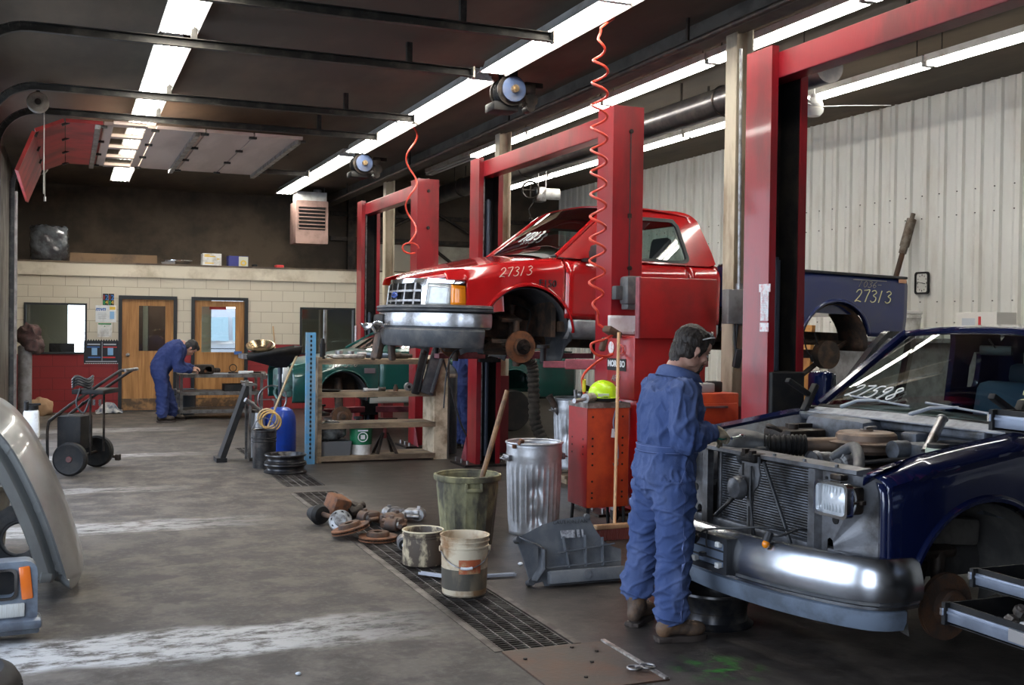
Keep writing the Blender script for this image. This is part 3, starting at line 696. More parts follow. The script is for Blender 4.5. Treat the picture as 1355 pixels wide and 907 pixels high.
# white notice taped to the middle post
t = thing('taped_notice', (4.385, 8.54, 1.578), 'blank white sheet taped on the middle lift post under the power unit', 'paper')
MB().grid(lambda u, v: ((u-.02)*.29, -.012-.012*sin(u*7)*.6, v*.165), 12, 6).build('sheet', M_PAPER, t, solid=.002)
t2 = MB().box((-.005,-.012,.03),(.04,.006,.03),(0,.5,0)).box((.27,-.012,.02),(.04,.006,.03),(0,-.4,0)).build('tape', mat('grubby tape', (.4,.35,.32), .6), t, 0)
# ------------------------------------------------------------------ vehicle helpers
def resample(poly, n, closed=True):
    P = [V((p[0], p[1])) for p in poly]
    if closed: P = P + [P[0]]
    seg = [(b-a).length for a, b in zip(P, P[1:])]; tot = sum(seg); out = []; k = 0; acc = 0
    m = n if closed else n-1
    for i in range(n):
        d = tot*i/m
        while k < len(seg)-1 and acc + seg[k] < d - 1e-9: acc += seg[k]; k += 1
        t = (d-acc)/seg[k] if seg[k] > 0 else 0
        q = P[k].lerp(P[k+1], min(1, t)); out.append((q.x, q.y))
    return out
def radial(poly, c, n):
    """points of a closed outline at equal angles about c"""
    out = []; P = [V((p[0]-c[0], p[1]-c[1])) for p in poly]
    for i in range(n):
        a = 2*pi*i/n + .0137; d = V((cos(a), sin(a))); best = None
        for p, q in zip(P, P[1:] + P[:1]):
            e = q - p; den = d.x*e.y - d.y*e.x
            if abs(den) < 1e-12: continue
            t = (p.x*e.y - p.y*e.x)/den; u = (p.x*d.y - p.y*d.x)/den
            if t > 0 and -1e-6 <= u <= 1+1e-6 and (best is None or t > best): best = t
        out.append((c[0] + d.x*best, c[1] + d.y*best))
    return out
def ringmap(mb, outer, inner, c, n, fn, th):
    """panel with a hole; fn(x, z) -> 3D point, th -> offset vector for thickness"""
    o, i = radial(outer, c, n), radial(inner, c, n); th = V(th)
    a = [V(fn(*p)) for p in o]; b = [V(fn(*p)) for p in i]
    vs = a + b + [p+th for p in a] + [p+th for p in b]; fs = []
    for k in range(n):
        j = (k+1) % n
        fs += [(k, j, n+j, n+k), (2*n+k, 3*n+k, 3*n+j, 2*n+j), (k, 2*n+k, 2*n+j, j), (n+k, n+j, 3*n+j, 3*n+k)]
    return mb.add(vs, fs)
def sidepanel(mb, xs, zbot, ztop, yf, nz=10, pw=1.):
    vs = []; fs = []; m = len(xs)
    for x in xs:
        a, b = zbot(x), ztop(x)
        for j in range(nz):
            z = a + (b-a)*(j/(nz-1))**pw; vs.append((x, yf(x, z), z))
    for i in range(m-1):
        for j in range(nz-1): fs.append((i*nz+j, (i+1)*nz+j, (i+1)*nz+j+1, i*nz+j+1))
    return mb.add(vs, fs)
def archz(xc, zc, r, zlow, squash=1.):
    def f(x):
        d = abs(x-xc)
        if d >= r: return zlow
        return max(zlow, zc + sqrt(r*r-d*d)*squash)
    return f
def xsamp(x0, x1, xc, r, n=40):
    xs = [x0 + (x1-x0)*i/n for i in range(n+1)]
    for i in range(25): 
        a = pi*i/24; q = xc - (r+.0005)*cos(a)
        if x0 < q < x1: xs.append(q)
    return sorted(set(round(x, 4) for x in xs))
def archlip(mb, xc, zc, r, zlow, yf, sgn, w=.035, out=.015, a0=None, squash=1.):
    a0 = math.asin(max(-1, min(1, (zlow-zc)/r))) if a0 is None else a0
    n = 40; R = []
    for i in range(n):
        a = a0 + (pi-2*a0)*i/(n-1); x, z = xc - r*cos(a), zc + r*sin(a)*(squash if sin(a) > 0 else 1); y = yf(x, z)
        x2, z2 = xc - (r+w)*cos(a), zc + (r+w)*sin(a)*(squash if sin(a) > 0 else 1); y2 = yf(x2, z2)
        R.append([(x2, y2, z2), ((x+x2)/2, (y+y2)/2+sgn*out, (z+z2)/2), (x, y+sgn*out*.9, z), (x, y-sgn*.05, z)])
    return mb.loft(R, caps=False, closed=False)
def sweep2(mb, path, sec, z0=0., cap=True):
    """path: plan points (x, y); sec: (outward, z) outline, outward is to the right-hand normal of the path"""
    R = []; m = len(path)
    for i, p in enumerate(path):
        a, b = V(path[max(i-1,0)]), V(path[min(i+1,m-1)]); d = (b-a).normalized(); nrm = V((d.y, -d.x))
        R.append([(p[0]+nrm.x*o, p[1]+nrm.y*o, z0+z) for o, z in sec])
    return mb.loft(R, caps=cap)
def scribble(s, size, mb_parent, name, m, loc, rot, shear=.3, wob=.0, w=.1):
    return text(name, s, size, loc, rot, m, mb_parent, .0008, shear=shear, space=w, font_off=-size*.018)
STROKES = {'2':[(0,.75),(.15,.95),(.4,1),(.55,.8),(.4,.5),(.05,.12),(-.05,.0),(.2,.08),(.6,0)], '7':[(0,.95),(.3,.98),(.6,1),(.4,.5),(.25,0)], '3':[(.05,.9),(.35,1),(.55,.8),(.25,.55),(.55,.4),(.5,.1),(.2,0),(0,.12)],
           '1':[(.3,1),(.2,.5),(.1,0)], '5':[(.6,1),(.2,.98),(.1,.6),(.4,.62),(.55,.35),(.4,.03),(0,.05)], '9':[(.55,.8),(.35,1),(.08,.82),(.15,.55),(.45,.6),(.55,.85),(.45,.4),(.3,0)], '8':[(.5,.85),(.3,1),(.1,.82),(.3,.55),(.5,.25),(.3,0),(.05,.2),(.3,.5),(.55,.85)],
           '0':[(.3,1),(.05,.7),(.05,.3),(.3,0),(.55,.3),(.55,.7),(.3,1)], '4':[(.1,1),(0,.45),(.6,.45),(.45,.9),(.4,0)], '6':[(.5,1),(.15,.6),(.05,.2),(.3,0),(.55,.25),(.3,.45),(.08,.3)], '-':[(0,.5),(.6,.5)]}
def chalk(s, h, fn, name, m, parent, r=.004, slant=.25, pitch=.82):
    """hand-written digits as a thin raised stroke; fn(u, v) -> 3D point on the surface"""
    mb = MB()
    for i, ch in enumerate(s):
        if ch == ' ': continue
        P = spline([(u + slant*v, v, 0) for u, v in STROKES[ch]], 22)
        mb.tube([fn((p.x + i*pitch)*h, p.y*h) for p in P], r, 5)
    return mb.build(name, m, parent)
def rotor(mb, c, r, axis, hat=.45, th=.028):
    F = frame(axis).to_4x4(); M = Matrix.Translation(c) @ F
    mb.lathe([(r*.42,-th/2),(r,-th/2),(r,-th*.18),(r*.93,-th*.15),(r*.93,th*.15),(r,th*.18),(r,th/2),(r*.56,th/2),(r*.54,th/2+.04),(r*.46,th/2+.055),(r*.25,th/2+.055),(r*.25,th/2+.03),(0,th/2+.03)], 40, M)
    return mb
# ------------------------------------------------------------------ red pickup on the middle lift
M_RP = mat('glossy red paint', (.42,.008,.010), .2, 0, (.34,.010,.012), .3, 3., coat=.9)
M_NAVY = mat('navy bed paint', (.010,.022,.115), .3, 0, (.02,.03,.10), .35, 3., coat=.6)
M_TRIM = mat('dark trim', (.02,.021,.024), .45)
M_SILV = mat('silver lower paint', (.42,.43,.45), .35, .4, (.3,.3,.31), .35, 6.)
M_UNDER = mat('rusty underbody', (.035,.028,.024), .7, .2, (.10,.06,.04), .4, 7., .3, 40)
M_LINER = mat('dusty wheel liner', (.035,.038,.045), .6, 0, (.075,.075,.075), .4, 6., .1, 30)
M_AMBER = mat('amber lens', (.85,.26,.01), .15, coat=.5)
M_HEAD = mat('headlight lens', (.46,.50,.51), .15, .1, (.36,.39,.40), .4, 14., coat=1.)
M_SEAT = mat('charcoal seat cloth', (.03,.033,.038), .9)
M_CHALK = mat('grease pencil', (.72,.55,.45), .8)
M_CHALKY = mat('yellow grease pencil', (.62,.62,.36), .8)
rt = thing('pickup_truck', (3.02, 10.5, 1.09), 'red pickup truck with navy blue bed raised on the middle lift, front wheel removed', 'truck', rot=(0, radians(1.3), radians(4)))
WX, WZ, WR = .98, .46, .49          # front wheel arch
def bow(y): return .38*(abs(y)/.97)**2.2
def wid(x):
    if x < .75: return .985 - .15*((.75-x)/.75)**2.4
    return .985
def ztopf(x): return ip([(0,.98),(.1,1.02),(.3,1.09),(.7,1.17),(1.3,1.245),(3.2,1.27)], x)
def prof(z, zt): 
    k = (zt - z)
    return -.085*max(0, 1-k/.14)**2 - .03*max(0, (.75-z)/.3)**1.5 if z < .75 else -.085*max(0, 1-k/.14)**2
def yside(s):
    return lambda x, z: s*(wid(x) + prof(z, ztopf(x)))
for s in (-1, 1):
    yf = yside(s); za = archz(WX, WZ, WR, .50)
    p = MB(); sidepanel(p, [.16,.19,.22,.25,.28,.31,.335] + xsamp(.345, 1.36, WX, WR), lambda x: .975 if x < .34 else max(za(x), .66 if x < .6 else (.68 if x > 1.4 else za(x))), ztopf, yf, 14)
    archlip(p, WX, WZ, WR, .52, yf, s)
    p.build('fender', M_RP, rt, 40, solid=.012)
    d = MB(); sidepanel(d, [1.37+i*.1 for i in range(15)] + [2.80], lambda x: .66, ztopf, yf, 12); d.build('door', M_RP, rt, 40, solid=.012)
    d = MB(); sidepanel(d, [2.81,2.9,3.0,3.1,3.17,3.20], lambda x: .66, lambda x: 1.27, yf, 12); d.build('cab_corner', M_RP, rt, 40, solid=.012)
    r = MB(); sidepanel(r, [1.42+i*.2 for i in range(9)] + [3.2], lambda x: .46, lambda x: .655, lambda x, z: s*(.975 - .10*max(0,(.58-z)/.12)**2), 8); r.build('rocker_panel', M_SILV, rt, 40, solid=.012)
    # greenhouse
    yg = lambda z: s*(.93 - .16*((z-1.25)/.55) - .03*max(0,(z-1.72)/.1)**2)
    g = MB(); ringmap(g, [(1.30,1.245),(3.19,1.26),(3.15,1.42),(3.02,1.75),(2.93,1.815),(2.80,1.83),(2.04,1.815),(1.94,1.77)], [(1.62,1.285),(2.80,1.285),(2.84,1.32),(2.76,1.66),(2.70,1.72),(2.14,1.715),(2.07,1.69)], (2.4,1.5), 90, lambda x, z: (x, yg(z), z), (0,-s*.04,0))
    g.build('window_frame', M_RP, rt, 30)
    sl = MB(); ringmap(sl, [(1.60,1.275),(2.81,1.275),(2.855,1.32),(2.775,1.665),(2.71,1.735),(2.13,1.73),(2.06,1.705)], [(1.65,1.30),(2.78,1.30),(2.815,1.33),(2.735,1.65),(2.69,1.70),(2.15,1.695),(2.09,1.675)], (2.4,1.5), 90, lambda x, z: (x, yg(z)+s*.008, z), (0,-s*.03,0))
    sl.build('window_seal', M_TRIM, rt, 30)
    MB().grid(lambda u, v: (lerp(1.64+.45*v, 2.80-.08*v, u), yg(1.29+.41*v)-s*.02, 1.29+.41*v), 8, 8).build('side_glass', M_VGLASS, rt)
    MB().box((2.86, s*.985, 1.10),(.17,.03,.05),b=.012).build('door_handle', M_TRIM, rt, 30)
    MB().box((1.66, s*1.09, 1.30),(.10,.20,.17),b=.03).box((1.60, s*.97, 1.24),(.05,.12,.03)).build('side_mirror', M_TRIM, rt, 30)
    # wheel liner: curved shell, its rear lip hanging below the body
    l = MB(); R = []
    for i in range(26):
        a = radians(-28 + i*(228/25)); rr = WR-.012 + (.0 if a > 0 else .02)
        x, z = WX + rr*cos(a), WZ + rr*sin(a)
        R.append([(x, s*(.955 - (.12 if a < -.15 else 0)), z), (x, s*.80, z+.012), (x, s*.55, z), (x, s*.42, z-.03)])
    l.loft(R, caps=False, closed=False); l.build('wheel_liner', M_LINER, rt, 60, solid=.01)
# hood
def hoodf(u, v):
    y = 2*v-1; xf = .06 + bow(y*.84)*.80; x = lerp(xf, 1.33 - .10*(1-y*y), u); y *= wid(x) - .095
    e = 1 - (abs(2*v-1))**4
    z = ztopf(x) - .012 + .075*e*min(1, .35+u) + .025*cos((2*v-1)*pi*1.5)*u*.6
    if u < .12: z -= .055*((.12-u)/.12)**2
    return (x, y, z)
MB().grid(hoodf, 26, 31).build('hood', M_RP, rt, 60, solid=.015)
MB().grid(lambda u, v: (1.16+.30*u - .10*(1-(2*v-1)**2), -.88+1.76*v, 1.235+.04*u+.055*(1-(2*v-1)**4)), 6, 24).build('cowl', M_TRIM, rt, 60)
# roof, windshield, cab back
def roof(u, v):
    y = -.77+1.54*v; q = 1-abs(2*v-1)**3.
    return (lerp(1.93, 2.98, u) - .06*q*(1-u), y, 1.80 + .045*q + .03*sin(pi*u) - .025*u*u)
MB().grid(roof, 20, 24).build('roof', M_RP, rt, 60, solid=.02)
ws = lambda u, v: (lerp(1.30, 1.95, v) - .10*(1-(2*u-1)**2), lerp(-.90,.90,u)*(1-.175*v), lerp(1.26,1.805,v) + .03*(1-(2*u-1)**2)*v)
MB().grid(ws, 24, 10).build('windshield', M_VGLASS, rt)
for s in (0, 1): MB().tube([V(ws(s, k/6)) + V((0,0,.004)) for k in range(7)], .022, 8).build('pillar', M_RP, rt)
MB().tube([V(ws(k/20, 0)) + V((0,0,.004)) for k in range(21)], .012, 6).build('windshield_seal', M_TRIM, rt)
cb = MB(); ringmap(cb, [(-.92,.66),(.92,.66),(.92,1.26),(.77,1.80),(-.77,1.80),(-.92,1.26)], [(-.62,1.32),(.62,1.32),(.56,1.70),(-.56,1.70)], (0,1.45), 60, lambda y, z: (3.19-.30*max(0,(z-1.26)/.55), y, z), (-.02,0,0))
cb.build('cab_back', M_RP, rt, 30)
MB().grid(lambda u, v: (3.17-.30*(.05+.42*v)/.55, lerp(-.62,.62,u), 1.31+.40*v), 4, 4).build('rear_glass', M_VGLASS, rt)
for y in (-.45, .45):
    sb = MB().box((2.72,y,1.02),(.16,.50,.62),(0,.18,0),b=.06).box((2.45,y,.78),(.55,.52,.16),b=.06)
    sb.build('seat', M_SEAT, rt, 60)
    MB().box((2.80,y,1.43),(.11,.30,.28),(0,.12,0),b=.05).build('head_rest', M_SEAT, rt, 60)
MB().box((1.55,0,1.12),(.36,1.64,.24),b=.06).build('dashboard', M_TRIM, rt, 40)
MB().torus((1.93,.42,1.17),.19,.014,(-1,0,.5)).cyl((1.93,.42,1.17),(1.7,.42,1.07),.02).build('steering_wheel', M_TRIM, rt)
MB().box((2.3,0,.58),(1.85,1.75,.10)).box((1.32,0,.85),(.05,1.7,.75)).build('cab_floor', M_UNDER, rt, 0)
# front: grille, lamps, bumper
def front(y, z, off=0.): return (bow(y) + .10*(z-.75) - off, y, z)
def patch(mb, y0, y1, z0, z1, off, n=10, m=6, th=.02, zt0=None, zt1=None):
    mb.grid(lambda u, v: front(lerp(y0,y1,u), lerp(z0, z1, v), off), n, m)
    return mb
gp = MB(); patch(gp, -.46, .46, .70, .97, -.06).build('grille_core', M_BLACK, rt)
gf = MB(); ringmap(gf, [(-.56,.675),(.56,.675),(.52,1.0),(-.52,1.0)], [(-.48,.72),(.48,.72),(.45,.955),(-.45,.955)], (0,.84), 64, lambda y, z: front(y, z, .0), (.06,0,0)); gf.build('grille_frame', M_CHROME, rt, 30)
for k in range(2):
    z = .785+.095*k; gb = MB(); gb.loft([[front(y, z-.010, .005), front(y, z+.010, .005), front(y, z+.010, -.04), front(y, z-.010, -.04)] for y in [-.465+.93*i/16 for i in range(17)]]); gb.build('grille_bar', M_STEEL, rt, 20)
for k in range(5):
    y = -.36+.18*k; gb = MB(); gb.loft([[front(y-.014, z, .002), front(y+.014, z, .002), front(y+.014, z, -.04), front(y-.014, z, -.04)] for z in (.72,.84,.96)]); gb.build('grille_bar', M_STEEL, rt, 20)
em = MB(T((-.005,0,.84),(0,radians(-90),0)))
em.lathe([(0,-.0),(.030,-.0),(.034,.010),(.030,.018),(0,.02)], 24, Matrix.Diagonal((1,2.3,1,1))); eb = em.build('emblem', mat('blue oval enamel', (.02,.06,.30), .25, coat=.6), rt)
text('emblem_script', 'Ford', .042, (-.028,0,.84), (radians(90),0,radians(-90)), M_CHROME, eb, .001, shear=.3)
for s in (-1, 1):
    h = MB(); h.grid(lambda u, v: front(s*lerp(.545,.80,u), lerp(.725,.955-.02*u,v), .012+.012*sin(pi*u)), 10, 6); h.build('headlight', M_HEAD, rt, 60, solid=.03)
    a = MB(); a.grid(lambda u, v: (front(s*.80,.85)[0] - .012 + .02*u + .24*u*u, s*lerp(.80,.915,u**.7), lerp(.735,.935-.015*u,v)), 10, 6)
    a.build('turn_signal', M_AMBER, rt, 60, solid=.02)
    f = MB(); ringmap(f, [(.50,.68),(.96,.68),(.95,.975),(.52,1.0)], [(.54,.72),(.925,.73),(.92,.94),(.54,.955)], (.73,.84), 56, lambda y, z: (front(s*min(y,.80),z)[0] + (0 if y < .80 else .02*(y-.8)/.12 + .26*((y-.80)/.125)**2), s*min(y, .80+.85*(y-.80)), z), (.05,0,0)); f.build('headlight_bezel', M_CHROME, rt, 30)
bp = [(.56,.965),(.48,.970),(.40,.945),(.29,.87),(.17,.70),(.065,.45),(.012,.2)]
path = [(x, -y) for x, y in bp] + [(0,0)] + bp[::-1]
path = [(p.x, p.y) for p in spline([(x, y, 0) for x, y in path], 60)]
path = path[::-1]
b1 = MB(); sweep2(b1, path, [(.04,.52),(.075,.54),(.085,.60),(.075,.665),(.02,.675),(.0,.52)]); b1.build('bumper', mat('scuffed chrome', (.42,.43,.45), .27, .9, (.30,.30,.31), .4, 9., .1, 30), rt, 40)
b2 = MB(); sweep2(b2, path, [(.06,.672),(.10,.685),(.105,.70),(.09,.708),(.105,.716),(.10,.735),(.05,.745),(-.02,.74),(-.02,.672)]); b2.build('bumper_pad', M_DKPL, rt, 40)
b3 = MB(); sweep2(b3, path[3:-3], [(.03,.34),(.05,.36),(.07,.50),(.05,.53),(.01,.53),(.01,.34)]); b3.build('front_valance', M_DKPL, rt, 40)
MB().box((-.04,.28,.60),(.10,.36,.10),(0,0,-.08),b=.03).build('bumper_opening', M_BLACK, rt, 30)
cr_ = MB(); cr_.grid(lambda u, v: (-.10 - .05*sin(u*7)*v - .03*v, lerp(.02,.62,u), .505+.07*v + .02*sin(u*11) - .04*sin(pi*u)), 14, 5); cr_.build('crumpled_chrome', M_CHROME, rt, 60, solid=.006)
tn = MB().box((-.01,.42,.40),(.07,.16,.42),(0.05,.15,.1),b=.02).box((.05,.24,.36),(.06,.12,.36),(0,-.1,-.1),b=.02).box((.02,.55,.42),(.05,.05,.5),(0,.22,0),b=.015)
tn.build('hanging_bumper_bracket', M_UNDER, rt, 30)
text('fender_badge', 'F150', .095, (1.17,-.992,.985), (radians(90),0,0), M_TRIM, rt, .006, space=1.05)
chalk('27313', .085, lambda u, v: (.66+u, -wid(.66+u)-.004-prof(1.0+v+.1*u, ztopf(.66+u)), 1.02+v+.12*u), 'grease_pencil_number', M_CHALK, rt, .0035)
chalk('27313', .11, lambda u, v: V(ws(.60-u/1.8, .35+v*1.5)) + V((-.012,0,.012)), 'windshield_number', mat('white window marker', (.8,.8,.78), .7), rt, .006)
# underside
fr = MB()
for s in (-1, 1): fr.box((2.95, s*.42, .56),(5.6,.07,.15)).box((.6, s*.42,.52),(1.0,.08,.13))
for x in (.5,1.3,2.2,3.0,4.2,5.5): fr.box((x,0,.54),(.1,.84,.1))
fr.build('frame_rails', M_UNDER, rt, 0)
MB().box((.95,0,.72),(.8,.6,.5),b=.06).cyl((1.4,0,.5),(2.3,0,.48),.16,.10).cyl((2.3,0,.46),(4.9,0,.42),.045).box((.8,0,.42),(.5,.7,.1),b=.03).build('engine', M_UNDER, rt, 40)
MB().tube(spline([(1.2,.3,.45),(2.2,.32,.4),(3.4,.34,.42),(4.3,.4,.5),(5.6,.5,.5)],30),.035,8).cyl((2.6,.33,.41),(3.2,.34,.42),.10,n=16).build('exhaust', M_UNDER, rt)
for s in (-1, 1):
    k = MB(); k.loft([[(WX+.05, s*.40, .50),(WX-.25, s*.40, .46)],[(WX+.04,s*.72,.34),(WX-.08,s*.72,.33)]], caps=False, closed=False)
    k.box((WX-.10, s*.58, .36),(.34,.36,.05),(s*.35,0,0),b=.015).cyl((WX,s*.75,.18),(WX,s*.72,.62),.035,n=10).cyl((WX+.05,s*.5,.40),(WX+.05,s*.52,.78),.028,n=10)
    k.box((WX-.05,s*.58,.66),(.22,.32,.04),(-s*.25,0,0),b=.01).cyl((WX-.15,s*.4,.46),(WX-.14,s*.76,.38),.014,n=8).box((WX,s*.76,.38),(.16,.07,.20),b=.03)
    k.build('suspension', M_UNDER, rt, 40)
    ro = MB(); rotor(ro, (WX, s*.83, .37), .155, (0, s, 0)); ro.build('brake_rotor', M_ORUST, rt)
    hb = MB().cyl((WX,s*.85,.37),(WX,s*.90,.37),.075,n=24).cyl((WX,s*.90,.37),(WX,s*.955,.37),.032,.028,n=16)
    for i in range(5): a = 2*pi*i/5; hb.cyl((WX+.057*cos(a),s*.89,.37+.057*sin(a)),(WX+.057*cos(a),s*.93,.37+.057*sin(a)),.007,n=6)
    hb.build('wheel_hub', M_GREASE, rt)
    MB().tube(spline([(WX+.1,s*.42,.80),(WX+.2,s*.62,.72),(WX+.12,s*.72,.5),(WX+.3,s*.66,.40)],18),.010,6).build('brake_hose', M_BLACK, rt)
MB().tube(spline([(WX-.35,-.55,.38),(WX-.55,-.5,.3),(WX-.6,-.45,.1),(WX-.62,-.45,-.25)],16),.008,6).build('hanging_wire', M_CABLE, rt)
# navy bed
BX, BR, BZ = 4.82, .50, .47
yb = lambda s: (lambda x, z: s*(.985 - .05*max(0,(.85-z)/.3)**1.5 - .02*max(0,(z-1.18)/.08)**2))
for s in (-1, 1):
    zb = archz(BX, BZ, BR, .60); p = MB(); sidepanel(p, xsamp(3.26, 5.84, BX, BR), zb, lambda x: 1.28 - (0 if x < 5.76 else .02), yb(s), 12); archlip(p, BX, BZ, BR, .62, yb(s), s)
    o = p.build('bed_side', M_NAVY, rt, 40, solid=.015)
    MB().box((4.54, s*.93, 1.285),(2.58,.13,.03),b=.01).build('bed_rail', M_TRIM, o, 30)
    MB().box((4.54, s*.87, 1.06),(2.58,.02,.44)).build('bed_inner_side', M_NAVY, o, 0)
    w = MB(); R = []
    for i in range(20): a = radians(-5+190*i/19); R.append([(BX+(BR-.02)*cos(a), s*.95, BZ+(BR-.02)*sin(a)), (BX+(BR-.02)*cos(a), s*.5, BZ+(BR-.02)*sin(a))])
    w.loft(R, caps=False, closed=False).build('rear_wheel_well', M_UNDER, o, 60, solid=.01)
MB().box((4.54,0,.86),(2.58,1.74,.04)).build('bed_floor', M_NAVY, rt, 0)
MB().box((3.27,0,1.06),(.03,1.9,.42)).build('bed_front', M_NAVY, rt, 0)
MB().box((5.75,-.992,1.245),(.12,.008,.045),b=.003).build('side_marker', mat('faded orange sticker', (.55,.30,.18), .6), rt, 0)
chalk('27313', .135, lambda u, v: (5.05+u, yb(-1)(5.4,1.0)-.006, .985+v), 'bed_number', M_CHALKY, rt, .006, slant=.15)
chalk('1036-', .085, lambda u, v: (5.09+u, yb(-1)(5.4,1.15)-.006, 1.15+v*.8), 'crossed_out_number', mat('faint chalk', (.25,.25,.22), .8), rt, .0035)
MB().tube([(5.01,-.993,1.225),(5.24,-.994,1.23),(5.51,-.992,1.232)],.005,5).build('strike_line', MATS['faint chalk'], rt)
ax_ = MB().cyl((BX,-.8,.38),(BX,.8,.38),.05,n=14).ell((BX,0,.40),(.18,.2,.17)).box((BX,-.55,.52),(1.3,.07,.05),b=.01).box((BX,.55,.52),(1.3,.07,.05),b=.01)
ax_.cyl((BX,-.86,.38),(BX,-.76,.38),.16,n=28).cyl((BX,.86,.38),(BX,.76,.38),.16,n=28); ax_.build('rear_axle', M_UNDER, rt)
MB().tube(spline([(4.5,-.78,.62),(4.55,-.8,.42),(4.61,-.8,.36)],10),.008,6).cyl((4.61,-.8,.36),(4.64,-.8,.30),.018,n=8).tube(spline([(4.67,-.78,.62),(4.7,-.8,.5),(4.81,-.8,.42)],10),.008,6).cyl((4.79,-.8,.44),(4.84,-.8,.40),.018,n=8).build('dangling_connectors', M_CABLE, rt)
MB().box((4.45,-.8,.48),(.05,.02,.09),(0,.4,0),b=.005).build('orange_connector', mat('orange plastic', (.6,.2,.05), .5), rt, 0)
MB().tube([(4.5,-.75,.12),(5.0,-.7,.42),(5.35,-.6,.55)],.03,8).build('leaf_spring', M_UNDER, rt)
# driveshaft standing in the bed
t = thing('drive_shaft', (10.02, 11.62, 1.60), 'rusty drive shaft leaning on the ribbed wall behind the tail of the navy bed', 'car part')
d0 = V((.0,0,0)); d1 = V((.375,-.13,1.52)); ax = (d1-d0)
MB().cyl(d0, d0+ax*.72, .035, n=16).build('tube', M_RUST, t)
MB().cyl(d0+ax*.70, d0+ax*.76, .05, n=16).cyl(d0+ax*.76, d0+ax*1.0, .062, n=18).cyl(d0+ax, d0+ax*1.05, .03,n=12).build('slip_yoke', mat('dusty cast steel', (.20,.17,.14), .6, .5, (.10,.07,.05), .5, 9.), t)
MB().cyl(d0+ax*.28, d0+ax*.31, .07, n=16).box(d0+ax*.1,(.12,.12,.1),(.1,.35,0),b=.02).box(d0+ax*.295,(.2,.04,.04)).build('joint', M_RUST, t, 30)
# ------------------------------------------------------------------ dark blue pickup with its nose stripped
M_DB = mat('dark blue metallic paint', (.004,.009,.048), .15, .1, (.006,.010,.04), .3, 2., coat=1.)
M_BAY = mat('engine bay grey-blue', (.105,.12,.15), .5, .2, (.04,.042,.045), .45, 7., .08, 30)
M_SUPP = mat('dusty support panel', (.20,.205,.22), .45, .5, (.085,.08,.078), .45, 5., .1, 40)
M_BLUEP = mat('grey-blue air dam', (.16,.20,.26), .42, 0, (.10,.12,.15), .4, 5.)
M_BSEAT = mat('blue seat cloth', (.035,.085,.15), .85)
bt = thing('pickup_truck', (3.20, 5.0, 0), 'dark blue pickup truck without hood or grille, mechanic leaning over its front', 'truck', rz=radians(3))
AX, AZ, AR = .96, .31, .50
def bwid(x): return .965 - (.10*((.62-x)/.62)**2. if x < .62 else 0)
def bzt(x): return ip([(.30,.945),(.36,.975),(.6,1.035),(1.2,1.12),(1.5,1.14),(3.1,1.15),(5.3,1.15)], x)
def byf(s):
    def f(x, z):
        k = bzt(x)-z
        return s*(bwid(x) - .12*max(0,1-k/.07)**2 - .012*max(0,1-abs(k-.10)/.03) - .05*max(0,(.55-z)/.3)**1.5)
    return f
